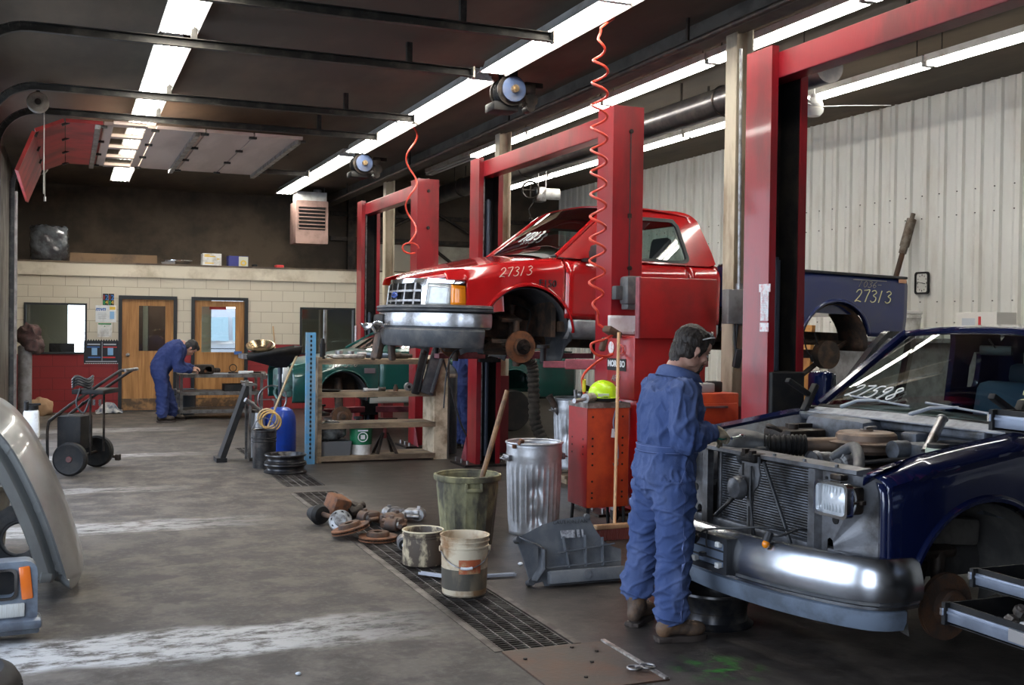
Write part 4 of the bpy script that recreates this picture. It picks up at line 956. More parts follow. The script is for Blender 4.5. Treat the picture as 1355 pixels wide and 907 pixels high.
for s in (-1, 1):
    yf = byf(s); za = archz(AX, AZ, AR, .34)
    p = MB(); sidepanel(p, xsamp(.33, 1.50, AX, AR), za, bzt, yf, 22); archlip(p, AX, AZ, AR, .37, yf, s)
    # front return and top flange of the fender
    p.loft([[(x, yf(x, bzt(x)), bzt(x)), (x, s*(.86-.02*(x>.5)), bzt(x)+.004), (x, s*.80, bzt(x)-.012), (x, s*.795, bzt(x)-.05)] for x in [.31+.0745*i for i in range(17)]], caps=False, closed=False)
    p.loft([[(.33, yf(.33,z), z), (.315, yf(.33,z)-s*.03, z), (.33, yf(.33,z)-s*.06, z)] for z in [.37+.046*i for i in range(13)]], caps=False, closed=False)
    p.build('fender', M_DB, bt, 40, solid=.008)
    l = MB(); R = []
    for i in range(24):
        a = radians(-15+210*i/23); rr = AR-.015
        R.append([(AX+rr*cos(a), s*.93, AZ+rr*sin(a)), (AX+rr*cos(a), s*.62, AZ+rr*sin(a)+.05), (AX+rr*.98*cos(a), s*.50, AZ+rr*sin(a)-.02)])
    l.loft(R, caps=False, closed=False); l.grid(lambda u, v: (AX-.44+.9*u, s*(.50+.02*sin(u*9)), .33+.46*v*sqrt(max(.05,1-((u-.5)/.5)**2))), 14, 8)
    l.build('wheel_liner', mat('dusty black liner', (.055,.052,.05), .7, 0, (.10,.095,.085), .45, 4., .2, 30), bt, 50)
    ap = MB(); ap.loft([[(x, s*.79, bzt(x)-.03), (x, s*.72, .86), (x, s*.60, .74)] for x in [.36+.07*i for i in range(16)]], caps=False, closed=False); ap.build('inner_apron', M_BAY, bt, 40, solid=.006)
    d = MB(); sidepanel(d, [1.51+.09*i for i in range(13)] + [2.62], lambda x: .38, bzt, yf, 14)
    # hinged doors: the far one stands open
    yg = lambda z: s*(.93 - .17*(z-1.14)/.55)
    gf = MB(); ringmap(gf, [(1.60,1.13),(2.64,1.14),(2.62,1.3),(2.56,1.56),(2.50,1.635),(2.10,1.64),(1.98,1.55)], [(1.70,1.165),(2.57,1.165),(2.555,1.3),(2.50,1.53),(2.46,1.585),(2.13,1.59),(2.04,1.53)], (2.2,1.38), 70, lambda x, z: (x, yg(z), z), (0,-s*.045,0))
    gl = MB().grid(lambda u, v: (lerp(1.71+.37*v, 2.56-.07*v, u), yg(1.17+.41*v)-s*.02, 1.17+.41*v), 6, 6)
    if s < 0:
        dr = d.build('door', M_DB, bt, 40, solid=.03); gf.build('window_frame', M_DB, dr, 30); gl.build('side_glass', M_VGLASS, dr)
        MB().box((2.5,-.965,1.02),(.16,.03,.05),b=.012).build('door_handle', M_TRIM, dr, 30)
    else:
        piv = T((1.52,.93,0),(0,0,radians(19))) @ T((-1.52,-.93,0)); 
        for mb_, nm, mm, so in ((d,'door',M_DB,.03),(gf,'window_frame',mat('black door frame', (.015,.016,.02), .25, coat=.5),0),(gl,'side_glass',M_VGLASS,0)):
            mb_.v = [piv @ v for v in mb_.v]; o = mb_.build(nm, mm, bt if nm == 'door' else dr, 40, solid=so)
            if nm == 'door': dr = o
    mz = MB(); mz.box((1.71,s*1.12,1.235),(.10,.20,.25),b=.035).build('side_mirror', M_DB, bt, 40)
    MB().box((1.765,s*1.12,1.235),(.01,.17,.21),b=.004).build('mirror_glass', M_CHROME, bt, 0)
    MB().box((1.70,s*1.0,1.16),(.06,.16,.04),(s*.3,0,0),b=.01).build('mirror_arm', M_TRIM, bt, 30)
    # hood hinge
    MB().box((1.34,s*.80,1.20),(.04,.05,.20),(0,.5,0),b=.01).box((1.24,s*.80,1.27),(.20,.045,.035),(0,.5,0),b=.01).box((1.36,s*.80,1.12),(.14,.06,.05),b=.01).build('hood_hinge', M_BLACK, bt, 30)
    # bed, beyond the picture edge
    b = MB(); sidepanel(b, xsamp(3.2, 5.3, 4.3, .46), archz(4.3,.34,.46,.42), lambda x: 1.15, byf(s), 12); b.build('bed_side', M_DB, bt, 40, solid=.03)
    c_ = MB(); sidepanel(c_, [2.65,2.8,3.0,3.15], lambda x: .40, bzt, yf, 10); c_.build('cab_corner', M_DB, bt, 40, solid=.02)
    pl = MB(); ringmap(pl, [(2.66,1.14),(3.15,1.15),(3.08,1.45),(2.98,1.64),(2.52,1.655),(2.58,1.56)], [(2.80,1.25),(2.9,1.25),(2.88,1.4),(2.85,1.5),(2.78,1.5),(2.77,1.4)], (2.82,1.38), 40, lambda x, z: (x, yg(z), z), (0,-s*.045,0)); pl.build('cab_quarter', M_DB, bt, 30)
    ro = MB(); rotor(ro, (AX-.10, s*.80, .265), .168, (0, s, 0)); ro.build('brake_rotor', M_RUST, bt)
    MB().cyl((AX-.10,s*.82,.265),(AX-.10,s*.86,.265),.07,n=20).cyl((AX-.10,s*.86,.265),(AX-.10,s*.90,.265),.035,n=14).build('wheel_hub', M_GREASE, bt)
    su = MB().box((AX-.1,s*.55,.26),(.30,.42,.06),(s*.2,0,0),b=.02).cyl((AX-.05,s*.70,.20),(AX-.05,s*.70,.52),.035,n=10).box((AX-.05,s*.56,.54),(.22,.34,.05),(-s*.2,0,0),b=.015).cyl((AX-.28,s*.4,.30),(AX-.24,s*.74,.28),.016,n=8)
    su.box((AX-.16,s*.66,.40),(.16,.05,.14),(.2,0,.3),b=.02).cyl((AX,s*.50,.3),(AX,s*.52,.72),.03,n=12); su.build('suspension', M_GREASE, bt, 40)
    fl_ = MB().box((AX+.12,s*.62,.60),(.34,.10,.15),(0,.1,0),b=.03).ell((AX-.20,s*.66,.62),(.12,.08,.10),(0,.5,0)); fl_.build('splash_shield', mat('muddy shield', (.10,.092,.08), .75, 0, (.06,.055,.05), .4, 8., .3, 30), bt, 40)
# front bumper
bp = [(.50,.955),(.40,.965),(.31,.945),(.235,.87),(.16,.70),(.095,.45),(.065,.2)]
path = [(p.x, p.y) for p in spline([(x, -y, 0) for x, y in bp] + [(.055,0,0)] + [(x, y, 0) for x, y in bp[::-1]], 64)][::-1]
b1 = MB(); sweep2(b1, path, [(-.06,.555),(-.02,.577),(.0,.572),(.020,.548),(.035,.508),(.045,.46),(.048,.41),(.040,.376),(.022,.370),(.027,.368),(.027,.360),(.018,.355),(.024,.350),(.022,.335),(-.02,.330),(-.02,.54)]); b1.build('bumper', mat('weathered chrome', (.60,.62,.66), .25, 1., (.48,.50,.54), .4, 6.), bt, 30)
b2 = MB(); sweep2(b2, path[4:-4], [(-.03,.335),(.012,.333),(.03,.325),(.026,.275),(.008,.235),(-.02,.235),(-.005,.275),(.0,.32)]); b2.build('air_dam', M_BLUEP, bt, 40)
b3 = MB(); sweep2(b3, path[10:-10], [(.022,.372),(.030,.372),(.030,.356),(.020,.356)]); b3.build('rub_strip', M_DKPL, bt, 40)
pb = MB(T((.005,0,.455),(radians(90),0,radians(-90)))); pb.ring(rrect(.36,.19,.012,2), rrect(.30,.13,.008,2), .03); pb.box((0,0,-.02),(.36,.19,.05)); pbo = pb.build('plate_bracket', M_TRIM, bt, 0)
MB().box((-.007,0,.455),(.006,.29,.125)).build('blank_plate', mat('faded grey-blue plate', (.16,.20,.27), .45, .2), pbo, 0)
for y in (-.105,.105):
    for z in (-.055,.055): MB().box((-.023,y,.455+z),(.03,.034,.03),b=.006).build('bolt_block', M_WHITE, pbo, 0)
for z in (-.03,.02): MB().box((-.013,0,.455+z),(.006,.27,.008)).build('plate_rib', M_TRIM, pbo, 0)
# radiator support
rs = MB(); SXp = .335
rs.loft([[(SXp+.03*(1-(y/.73)**2)*-1, y, .935), (SXp-.035-.03*(1-(y/.73)**2), y, .945), (SXp-.035-.03*(1-(y/.73)**2), y, .965), (SXp+.06, y, .972), (SXp+.075, y, .955)] for y in [-.76+.076*i for i in range(21)]])
for i in range(6): rs.cyl((SXp-.03,-.62+.24*i,.968),(SXp-.03,-.62+.24*i,.980),.010,n=8)
rs.box((SXp+.02,0,.52),(.06,1.45,.06),b=.01); rs.build('radiator_support', M_SUPP, bt, 30)
for s in (-1, 1):
    sp_ = MB(); o = [(.44,.46),(.83,.46),(.845,.62),(.83,.74),(.85,.90),(.83,.945),(.44,.945)]
    holes = radial([(.54,.50),(.58,.50),(.59,.55),(.58,.595),(.56,.605),(.54,.595)], (.56,.55), 40)
    ringmap(sp_, o, holes, (.56,.55), 60, lambda y, z: (SXp-.012 + .05*max(0,(y-.70)/.1)**2, s*y, z), (.006,0,0))
    so = sp_.build('support_panel', M_SUPP, bt, 30)
    MB().loft([[(SXp-.04,s*y,z) for y in (.385,.40,.43,.445)] if False else [(SXp-.012,s*.43,z),(SXp-.05,s*.435,z),(SXp-.05,s*.485,z),(SXp-.012,s*.50,z)] for z in (.47,.72,.94)]).build('channel_flange', M_SUPP, so, 30)
    MB().cyl((SXp-.016,s*.60,.70),(SXp-.01,s*.60,.70),.022,n=14).build('round_hole', M_BLACK, so, 0)
    MB().cyl((SXp-.016,s*.53,.90),(SXp-.01,s*.53,.90),.010,n=10).build('small_hole', M_BLACK, so, 0)
    MB().box((SXp-.03,s*.75,.53),(.05,.10,.07),b=.015).build('corner_bracket', M_SUPP, so, 30)
    bz = MB(T((SXp-.10,s*.70,.825),(radians(90),0,radians(-90)))); bz.ring(rrect(.235,.172,.03,4), rrect(.205,.142,.025,4), .04)
    hl = bz.build('headlight_bezel', M_CHROME, bt, 30)
    MB().grid(lambda u, v: (SXp-.105-.022*sin(pi*u)*sin(pi*v), s*.70+.205*(u-.5), .825+.142*(v-.5)), 10, 8).build('lens', mat('bright headlight glass', (.80,.83,.86), .12, .2, (.66,.70,.74), .4, 20., coat=1.), hl)
    MB().grid(lambda u, v: (SXp-.035+.0-.055*((2*u-1)**2+(2*v-1)**2)*.5, s*.70+.2*(u-.5), .825+.14*(v-.5)), 12, 10).build('reflector', mat('frosted reflector', (.78,.80,.82), .3, .35), hl, solid=.01)
    rb = MB()
    for k in range(9): rb.box((SXp-.104-.018*sin(pi*(k+.5)/9), s*.70-.09+.0225*k,.825),(.004,.003,.12))
    rb.build('lens_fluting', MATS['headlight lens'], hl, 0)
    hb = MB().box((SXp-.045,s*.70,.825),(.07,.20,.14),b=.02).box((SXp-.06,s*.67,.925),(.05,.08,.03),b=.008).box((SXp-.05,s*.81,.82),(.03,.05,.02),b=.004).cyl((SXp-.10,s*.815,.82),(SXp-.03,s*.815,.82),.006,n=8); hb.build('headlight_bucket', M_GREASE, bt, 30)
# radiator
rd = MB().box((SXp+.07,.0,.72),(.03,.80,.44)); rd.build('radiator_core', M_GREASE, bt, 0)
fi = MB()
for k in range(30): fi.box((SXp+.046,0,.51+.0143*k),(.016,.86,.0065))
fi.build('radiator_fins', mat('dusty fins', (.27,.29,.33), .45, .6, (.12,.12,.12), .5, 9.), bt, 0)
for y in (-.43,.43): MB().box((SXp+.05,y,.72),(.05,.04,.45),b=.01).build('radiator_tank', M_SUPP, bt, 30)
LX = SXp-.07
lt = MB(T((LX,.0,0),(radians(90),0,radians(-90))))
lt.prism([(-.075,.955),(.075,.955),(.075,.90),(.085,.86),(.07,.80),(.03,.76),(.02,.68),(.02,.51),(-.02,.51),(-.02,.68),(-.03,.76),(-.09,.80),(-.10,.86),(-.07,.90)], .012)
lto = lt.build('latch_support', M_SUPP, bt, 0)
MB().box((LX-.012,.06,.875),(.006,.016,.07),b=.003).build('latch_slot', M_BLACK, lto, 0); MB().box((LX-.012,.0,.62),(.006,.014,.12)).build('latch_slot', M_BLACK, lto, 0)
MB().box((LX+.01,.0,.945),(.09,.13,.05),b=.01).box((LX-.02,.03,.97),(.03,.03,.04)).box((LX-.02,-.03,.97),(.03,.03,.03)).build('hood_latch', M_GREASE, bt, 30)
hn = MB(T((LX-.05,.055,.775),(0,radians(-90),0))); hn.lathe([(0,.045),(.03,.043),(.055,.03),(.066,.005),(.066,-.015),(.05,-.02),(0,-.02)], 28); hn.build('horn', M_SUPP, bt)
br = MB().cyl((LX+.01,-.09,.93),(LX+.02,-.31,.53),.010,n=8).cyl((LX+.0,.32,.58),(LX-.01,.10,.74),.012,n=8).tube(spline([(LX-.02,-.02,.90),(LX-.03,-.03,.74),(LX-.03,-.05,.62),(LX-.02,-.06,.53)],16),.007,6); br.build('brace_rods', M_TRIM, bt)
wr = MB().tube(spline([(LX+.02,-.34,.60),(LX-.10,-.26,.615),(LX-.20,-.16,.60),(LX-.30,-.02,.575),(LX-.325,.02,.54)],24),.006,6).cyl((LX-.325,.02,.54),(LX-.33,.05,.50),.013,n=8)
wr.tube(spline([(LX-.30,-.02,.575),(LX-.32,-.04,.52),(LX-.33,-.06,.49)],10),.005,6).box((LX-.335,-.03,.45),(.03,.03,.02)).tube(spline([(LX+.04,-.42,.62),(LX-.04,-.44,.63),(LX-.14,-.43,.605),(LX-.18,-.40,.60)],16),.006,6); wr.build('loose_wiring', M_CABLE, bt)
MB().cyl((LX-.19,-.40,.62),(LX-.21,-.40,.575),.022,n=10).build('lamp_socket', M_CABLE, bt)
MB().ell((LX-.213,-.40,.562),(.02,.02,.022)).build('amber_bulb', M_AMBER, bt)
# engine
MB().box((.78,0,.70),(.62,.52,.42),b=.06).box((.55,0,.66),(.12,.34,.36),b=.04).box((.85,.28,.84),(.5,.14,.12),b=.03).box((.85,-.28,.84),(.5,.14,.12),b=.03).cyl((.46,0,.72),(.42,0,.72),.19,n=20).build('engine_block', M_GREASE, bt, 40)
ac = MB(T((.98,-.10,.955))); ac.lathe([(.0,.0),(.15,.0),(.165,.02),(.165,.05),(.215,.055),(.22,.065),(.17,.075),(.165,.105),(.15,.118),(.04,.122),(.035,.132),(0,.132)], 40); ac.build('air_cleaner', mat('dusty brown steel', (.20,.135,.095), .5, .4, (.11,.085,.07), .4, 7., .05, 40), bt)
wn = MB().cyl((.98,-.10,1.075),(.98,-.10,1.10),.014,n=8).box((1.02,-.10,1.095),(.06,.02,.015)); wn.build('wing_nut', M_STEEL, bt)
MB().tube(spline([(.86,-.04,1.0),(.76,.02,.995),(.66,.07,.99)],12),[.042]*12,14).build('intake_snorkel', MATS['dusty brown steel'], bt)
rh = []; rr_ = []
for i, p in enumerate(spline([(.68,.06,.99),(.58,.11,.99),(.48,.19,.985)],40)): rh.append(p); rr_.append(.062 if i % 4 < 2 else .050)
MB().tube(rh, rr_, 16).build('ribbed_hose', M_BLACK, bt, 60)
MB().tube([(.50,.17,.985),(.46,.21,.985),(.42,.28,.985),(.41,.36,.98),(.43,.43,.97)],[.055,.075,.085,.085,.05],16).box((.46,.22,.93),(.17,.2,.12),(0,0,.6),b=.04).build('air_resonator', M_DKPL, bt, 60)
al = MB(T((.68,-.27,.925),(0,radians(-90),radians(10)))); al.lathe([(0,.075),(.03,.075),(.035,.06),(.06,.058),(.072,.04),(.072,-.04),(.06,-.06),(0,-.065)], 24)
for k in range(12): a = 2*pi*k/12; al.box((.055*cos(a),.055*sin(a),.058),(.022,.008,.014),(0,0,a))
al.build('alternator', M_ALU, bt)
pu = MB(T((.60,-.12,.925),(0,radians(-90),0))); pu.lathe([(0,.03),(.02,.03),(.02,.02),(.05,.02),(.058,.03),(.05,.01),(.058,-.005),(.055,-.02),(.05,-.02),(.048,-.10),(0,-.10)], 28); pu.build('compressor_pulley', M_SUPP, bt)
MB().tube(spline([(.62,-.24,.955),(.66,-.33,1.02),(.62,-.42,1.01),(.54,-.52,.95),(.46,-.58,.88)],26),.030,12).build('radiator_hose', M_DKPL, bt)
MB().tube([(1.02,-.50,1.0),(1.20,-.44,1.17)],.026,14).torus((1.20,-.44,1.17),.024,.007,(.18,.06,.17),20,8).build('steel_pipe', M_STEEL, bt)
MB().cyl((1.0,-.60,.90),(1.0,-.60,1.035),.062,n=22).build('fluid_jar', mat('pale green jar', (.52,.58,.46), .35, 0, (.3,.32,.25), .3, 8.), bt)
MB().cyl((1.0,-.60,1.035),(1.0,-.60,1.055),.055,n=22).build('jar_cap', M_BLACK, bt)
MB().box((1.16,-.42,.98),(.30,.16,.12),b=.03).cyl((1.02,-.36,1.0),(.92,-.36,1.0),.05).box((1.2,-.25,1.0),(.12,.12,.16),b=.02).build('brake_booster', M_BAY, bt, 40)
MB().box((1.21,.32,1.02),(.22,.52,.20),b=.05).box((1.18,.22,.93),(.2,.3,.1),b=.03).build('heater_box', M_BAY, bt, 40)
MB().box((.98,.50,.99),(.30,.26,.10),b=.02).cyl((.92,.45,1.04),(.92,.45,1.07),.03).box((1.02,.52,1.05),(.16,.06,.03)).tube(spline([(.85,.45,1.02),(.78,.5,1.06),(.85,.6,1.04),(1.0,.64,1.02)],16),.012,6).build('battery_box', M_GREASE, bt, 40)
hs = MB()
for a, b_, c_, d_ in (((.7,.3,.93),(.9,.35,.99),(1.1,.2,.98),(1.25,.1,1.0)), ((.6,-.2,.9),(.75,-.45,.96),(.95,-.5,.97),(1.2,-.4,.97)), ((.5,.4,.95),(.7,.5,.97),(.9,.62,1.0),(1.2,.6,1.05)), ((1.1,-.3,1.0),(1.15,-.5,1.05),(1.2,-.62,1.05),(1.28,-.6,1.0))): hs.tube(spline([a,b_,c_,d_],20),.011,6)
hs.build('bay_hoses', M_CABLE, bt)
MB().box((1.33,0,.90),(.04,1.6,.46)).box((1.30,.1,1.09),(.10,1.55,.05),b=.015).build('firewall', M_BAY, bt, 0)
# cowl, wipers
def cowl(u, v):
    y = -.80+1.6*v; x = 1.30+.20*u - .10*(1-(2*v-1)**2); return (x, y, 1.115+.035*u + .015*(1-(2*v-1)**2) + (.012 if .3 < u < .5 else 0))
MB().grid(cowl, 10, 24).build('cowl_panel', mat('chalky cowl', (.30,.32,.36), .5, .2, (.16,.17,.19), .4, 7.), bt, 40, solid=.01)
bws = lambda u, v: (lerp(1.46,2.06,v) - .10*(1-(2*u-1)**2), lerp(-.84,.84,u)*(1-.165*v), lerp(1.15,1.625,v)+.025*(1-(2*u-1)**2)*v)
MB().grid(lambda u, v: V(bws(u, v*.05-.03)) + V((-.01,0,.0)), 24, 3).build('cowl_seal', M_BLACK, bt, solid=.01)
MB().grid(bws, 24, 10).build('windshield', M_VGLASS, bt)
for s in (0, 1): MB().tube([V(bws(s, k/6)) + V((0,0,.004)) for k in range(7)], .030, 8).build('pillar', M_DB, bt)
MB().tube([V(bws(k/20, 1)) + V((0,0,.0)) for k in range(21)], .022, 8).build('windshield_header', M_DB, bt)
def broof(u, v):
    y = -.735+1.47*v; q = 1-abs(2*v-1)**3.2
    return (lerp(2.05, 3.0, u) - .09*q*(1-u), y, 1.605+.055*q+.035*sin(pi*min(1,u*.7+.12)))
MB().grid(broof, 20, 26).build('roof', M_DB, bt, 60, solid=.02)
cbk = MB(); ringmap(cbk, [(-.90,.5),(.90,.5),(.90,1.16),(.74,1.62),(-.74,1.62),(-.90,1.16)], [(-.66,1.20),(.66,1.20),(.58,1.52),(-.58,1.52)], (0,1.3), 60, lambda y, z: (3.14-.14*max(0,(z-1.16)/.5), y, z), (-.02,0,0)); cbk.build('cab_back', M_DB, bt, 30)
MB().grid(lambda u, v: (3.12-.14*v*.8, lerp(-.66,.66,u), 1.19+.34*v), 4, 4).build('rear_glass', M_VGLASS, bt)
for sx, (py, a0, m0, tip) in enumerate(((.30,.62,1,.12), (-.42,-.10,1,-.62))):
    P0 = V(bws(.5+a0*.5, -.02)) + V((-.03,0,.02)); P1 = V(bws(.5+py*.5, .10)) + V((-.02,0,.02)); 
    MB().tube([P0, P0.lerp(P1,.45)+V((-.01,0,.02)), P1], [.014,.010,.007], 8).tube([P1+V((0,-.24,-.02)), P1+V((0,.24,.01))], .007, 6).build('wiper', mat('weathered wiper', (.28,.31,.36), .4, .4), bt)
for y0_ in (-.36,.36):
    MB().box((2.72,y0_,1.02),(.18,.66,.58),(0,.2,0),b=.07).box((2.45,y0_,.76),(.5,.66,.18),b=.07).build('seat', M_BSEAT, bt, 60)
MB().box((2.83,.33,1.36),(.10,.34,.14),(0,.15,0),b=.04).box((2.83,-.33,1.36),(.10,.34,.14),(0,.15,0),b=.04).build('head_rest', mat('dark blue cloth', (.012,.03,.055), .9), bt, 60)
MB().box((1.72,0,1.04),(.36,1.6,.22),b=.06).box((1.60,0,1.14),(.2,1.55,.03),b=.01).build('dashboard', mat('dark blue-grey dash', (.02,.03,.035), .6), bt, 40)
MB().torus((2.02,-.38,1.12),.185,.014,(-1,0,.5)).cyl((2.02,-.38,1.12),(1.8,-.38,1.02),.025).build('steering_wheel', M_TRIM, bt)
MB().box((2.10,-.0,1.53),(.02,.24,.06),b=.01).cyl((2.10,0,1.54),(2.04,0,1.60),.006,n=6).build('rear_view_mirror', M_TRIM, bt, 30)
MB().box((2.3,0,.5),(1.7,1.7,.08)).box((4.2,0,.62),(2.1,1.6,.05)).box((5.3,0,.8),(.04,1.7,.6)).build('cab_floor', M_GREASE, bt, 0)
fr = MB()
for s in (-1, 1): fr.box((2.9, s*.40, .40),(5.0,.08,.16))
for x in (.45,1.4,2.4,3.4,5.0): fr.box((x,0,.38),(.1,.8,.1))
fr.cyl((4.3,-.8,.34),(4.3,.8,.34),.06).build('frame_rails', M_GREASE, bt, 0)
M_WM = mat('white window marker', (.8,.8,.78), .7)
chalk('27598', .115, lambda u, v: V(bws(.885-u/1.62, .13+v*1.25)) + V((-.012,0,.01)), 'windshield_number', M_WM, bt, .005, slant=.35)
chalk('27598', .11, lambda u, v: V(bws(.10-v/1.62+u*.05, .12+u*1.0)) + V((-.012,0,.01)), 'windshield_number', M_CHALKY, bt, .005)
for s in (-1, 1):
    wh = MB(T((4.3,s*.82,.34),(radians(90),0,0))); wh.lathe([(.20,-.11),(.33,-.11),(.355,-.07),(.36,0),(.355,.07),(.33,.11),(.20,.11)],40); wh.build('rear_tyre', M_BLACK, bt)
    wh = MB(T((4.3,s*.82,.34),(radians(90*s),0,0))); wh.lathe([(0,.02),(.12,.03),(.17,-.0),(.20,.08),(.205,.1),(.205,-.1)],32); wh.build('rear_rim', M_STEEL, bt)
# ------------------------------------------------------------------ round the middle lift post
M_TOOLRED = mat('red tool cabinet', (.33,.014,.014), .4, 0, (.22,.016,.015), .35, 3., coat=.2)
M_ORRED = mat('orange-red cabinet', (.50,.065,.018), .42, 0, (.30,.03,.015), .4, 3., .05, 50)
t = thing('parts_machine', (4.25, 7.80, 0), 'tall red shop cabinet with raised lid beside the middle lift post', 'cabinet')
MB().box((.335,.24,1.31),(.67,.48,.52),b=.012).build('upper_body', M_TOOLRED, t, 30)
MB().box((.36,.24,.60),(.66,.48,.90),b=.012).build('lower_body', mat('bright red enamel', (.50,.012,.015), .35, coat=.3), t, 30)
ld = MB().box((.375,-.03,1.80),(.72,.05,.49),b=.008).build('lid', M_TOOLRED, t, 30)
MB().box((.008,-.03,1.80),(.012,.06,.49)).build('lid_edge', M_PINK, ld, 0)
MB().cyl((.01,.0,1.57),(.06,-.01,1.75),.008,n=8).build('lid_stay', M_PINK, ld)
for x in (.06,.62):
    for y in (.06,.42):
        c = MB().cyl((x-.012,y,.065),(x+.012,y,.065),.062,n=20).build('caster', M_BLACK, t)
        MB().box((x,y,.12),(.05,.07,.06),b=.008).build('fork', M_STEEL, c, 0)
MB().box((-.004,.30,1.33),(.004,.33,.10)).build('sticker', M_BLACK, t, 0)
text('sticker_print', 'MOROSO', .070, (-.007,.30,1.335), (radians(90),0,radians(-90)), M_PAPER, t, .001, font_off=.003)
text('sticker_print', 'AEM', .075, (-.004,.32,1.215), (radians(90),0,radians(-90)), M_STEEL, t, .001, shear=.35)
MB(T((-.003,.40,1.47),(0,radians(-90),0))).lathe([(0,0),(.05,0),(.05,.003),(0,.003)],24).build('round_sticker', M_LBL, t, 0)
MB().torus((-.02,.20,1.46),.035,.006,(1,.2,0),20,6).torus((-.02,.24,1.44),.03,.006,(1,-.2,0),20,6).build('hose_clips', M_HOSE_R, t)
# small cabinet on legs in front of it
t = thing('parts_cabinet', (3.81, 7.74, 0), 'orange-red punched steel cabinet on black legs, hard hat on top', 'cabinet')
cb = MB().box((.185,.17,.61),(.37,.34,.80),b=.008).build('body', M_ORRED, t, 30)
MB().box((-.002,.17,.61),(.004,.338,.79)).build('side_sheet', M_TOOLRED, t, 0)
tr = MB()
for c_, d_ in (((.185,.0,1.02),(.38,.012,.04)), ((.185,.34,1.02),(.38,.012,.04)), ((0,.17,1.02),(.012,.34,.04)), ((.37,.17,1.02),(.012,.34,.04))): tr.box(c_, d_)
tr.box((.185,.17,1.012),(.36,.33,.006)).build('top_tray', mat('oily tray', (.10,.085,.075), .5, .4, (.3,.28,.26), .4, 9.), t, 0)
h = MB()
for x in (.045,.31):
    for z in (.93,.76,.70,.64,.55,.42,.33,.29): h.cyl((x,-.001,z),(x,-.003,z),.009,n=8)
for y in (.07,.27):
    for z in (.75,.69,.63): h.cyl((-.004,y,z),(-.006,y,z),.008,n=8)
h.build('punched_holes', M_BLACK, cb, 0)
for x in (.03,.34):
    for y in (.03,.31): MB().cyl((x*1.1-.02,y,0),(x,y,.22),.014,n=8).build('leg', M_BLACK, t)
t = thing('hard_hat', (4.03, 7.91, 1.035), 'lime green hard hat on top of the orange-red cabinet', 'hard hat', rz=radians(-15))
M_LIME = mat('lime plastic', (.52,.80,.01), .35, coat=.3)
hh = MB(); hh.grid(lambda u, v: ((.125-.0*v)*cos(2*pi*u)*cos(v*pi/2)**.75, .105*sin(2*pi*u)*cos(v*pi/2)**.75, .045 + .125*sin(v*pi/2)), 36, 12, wrapu=True)
hh.loft([[(k*.125*cos(a), k*.105*sin(a) , .045-.012*(k-1)*8) for a in [2*pi*i/36 for i in range(36)]] for k in (1.0,1.08)], caps=False)
hh.build('shell', M_LIME, t, 60)
MB().grid(lambda u, v: (-.05-.19*v-.0, (.09-.03*v)*(2*u-1), .04-.015*v-.01*(2*u-1)**2), 10, 5).build('brim', M_LIME, t, 60, solid=.005)
for k in (-1,0,1): MB().tube([(.118*cos(a), k*.03, .047+.124*sin(a)) for a in [radians(20+140*i/16) for i in range(17)]],.005,6).build('ridge', M_LIME, t)
MB().torus((0,0,.03),.10,.012,n=30,r2=.022).build('headband', M_BLACK, t)
MB().box((-.02,-.102,.062),(.09,.006,.025),(radians(18),0,0)).build('reflective_sticker', mat('reflective tape', (.75,.85,.6), .3), t, 0)
t = thing('air_tool', (3.84, 7.79, 1.035), 'grey air tool with brass fitting lying on the cabinet edge beside the hard hat', 'tool')
MB().cyl((-.03,0,.04),(.06,.05,.045),.038,n=16).cyl((.06,.05,.045),(.09,.067,.046),.02,n=12).build('body', M_ALU, t)
MB().cyl((-.03,0,.035),(-.12,-.04,.025),.014,n=10).cyl((-.12,-.04,.025),(-.15,-.05,.025),.02,n=10).build('handle', M_STEEL, t)
t = thing('bungee_cord', (4.05, 7.725, 0), 'grey bungee cord with hook and tag hanging down the orange-red cabinet', 'cord')
MB().tube(spline([(.06,.04,1.05),(.02,.005,1.03),(-.02,.0,.90),(-.005,.0,.80),(.02,.0,.70),(.025,.0,.60)],24),.007,6).build('cord', mat('blue grey cord', (.18,.20,.28), .8), t)
MB().tube([(.025,0,.60),(.02,0,.575)]+[(.005+.022*cos(a),0,.56+.022*sin(a)) for a in [radians(30-22*i) for i in range(11)]],.005,6).build('hook', M_STEEL, t)
MB().box((-.015,-.004,.80),(.045,.004,.07),(0,.1,0)).build('tag', M_PAPER, t, 0)
t = thing('push_broom', (0,0,0), 'push broom with pale handle leaning on the red shop cabinet', 'broom')
a_, b_ = V((3.95,7.53,.10)), V((4.10,7.79,1.60))
MB().cyl(a_, b_, .013, n=12).build('handle', mat('pale broom handle', (.66,.40,.20), .45, 0, (.5,.3,.15), .3, 6., 0, 40, (1,1,.1)), t)
MB().box((3.945,7.51,.105),(.36,.06,.035),(0,0,.05),b=.008).build('head', M_WOOD, t, 30)
bs = MB()
for i in range(34):
    for j in range(3): bs.cyl((3.775+i*.0102,7.488+j*.02,.09),(3.772+i*.0104+random.uniform(-.004,.004),7.482+j*.024,.002),.0045,n=4)
bs.build('bristles', mat('red-brown bristles', (.16,.035,.025), .9), t, 0)
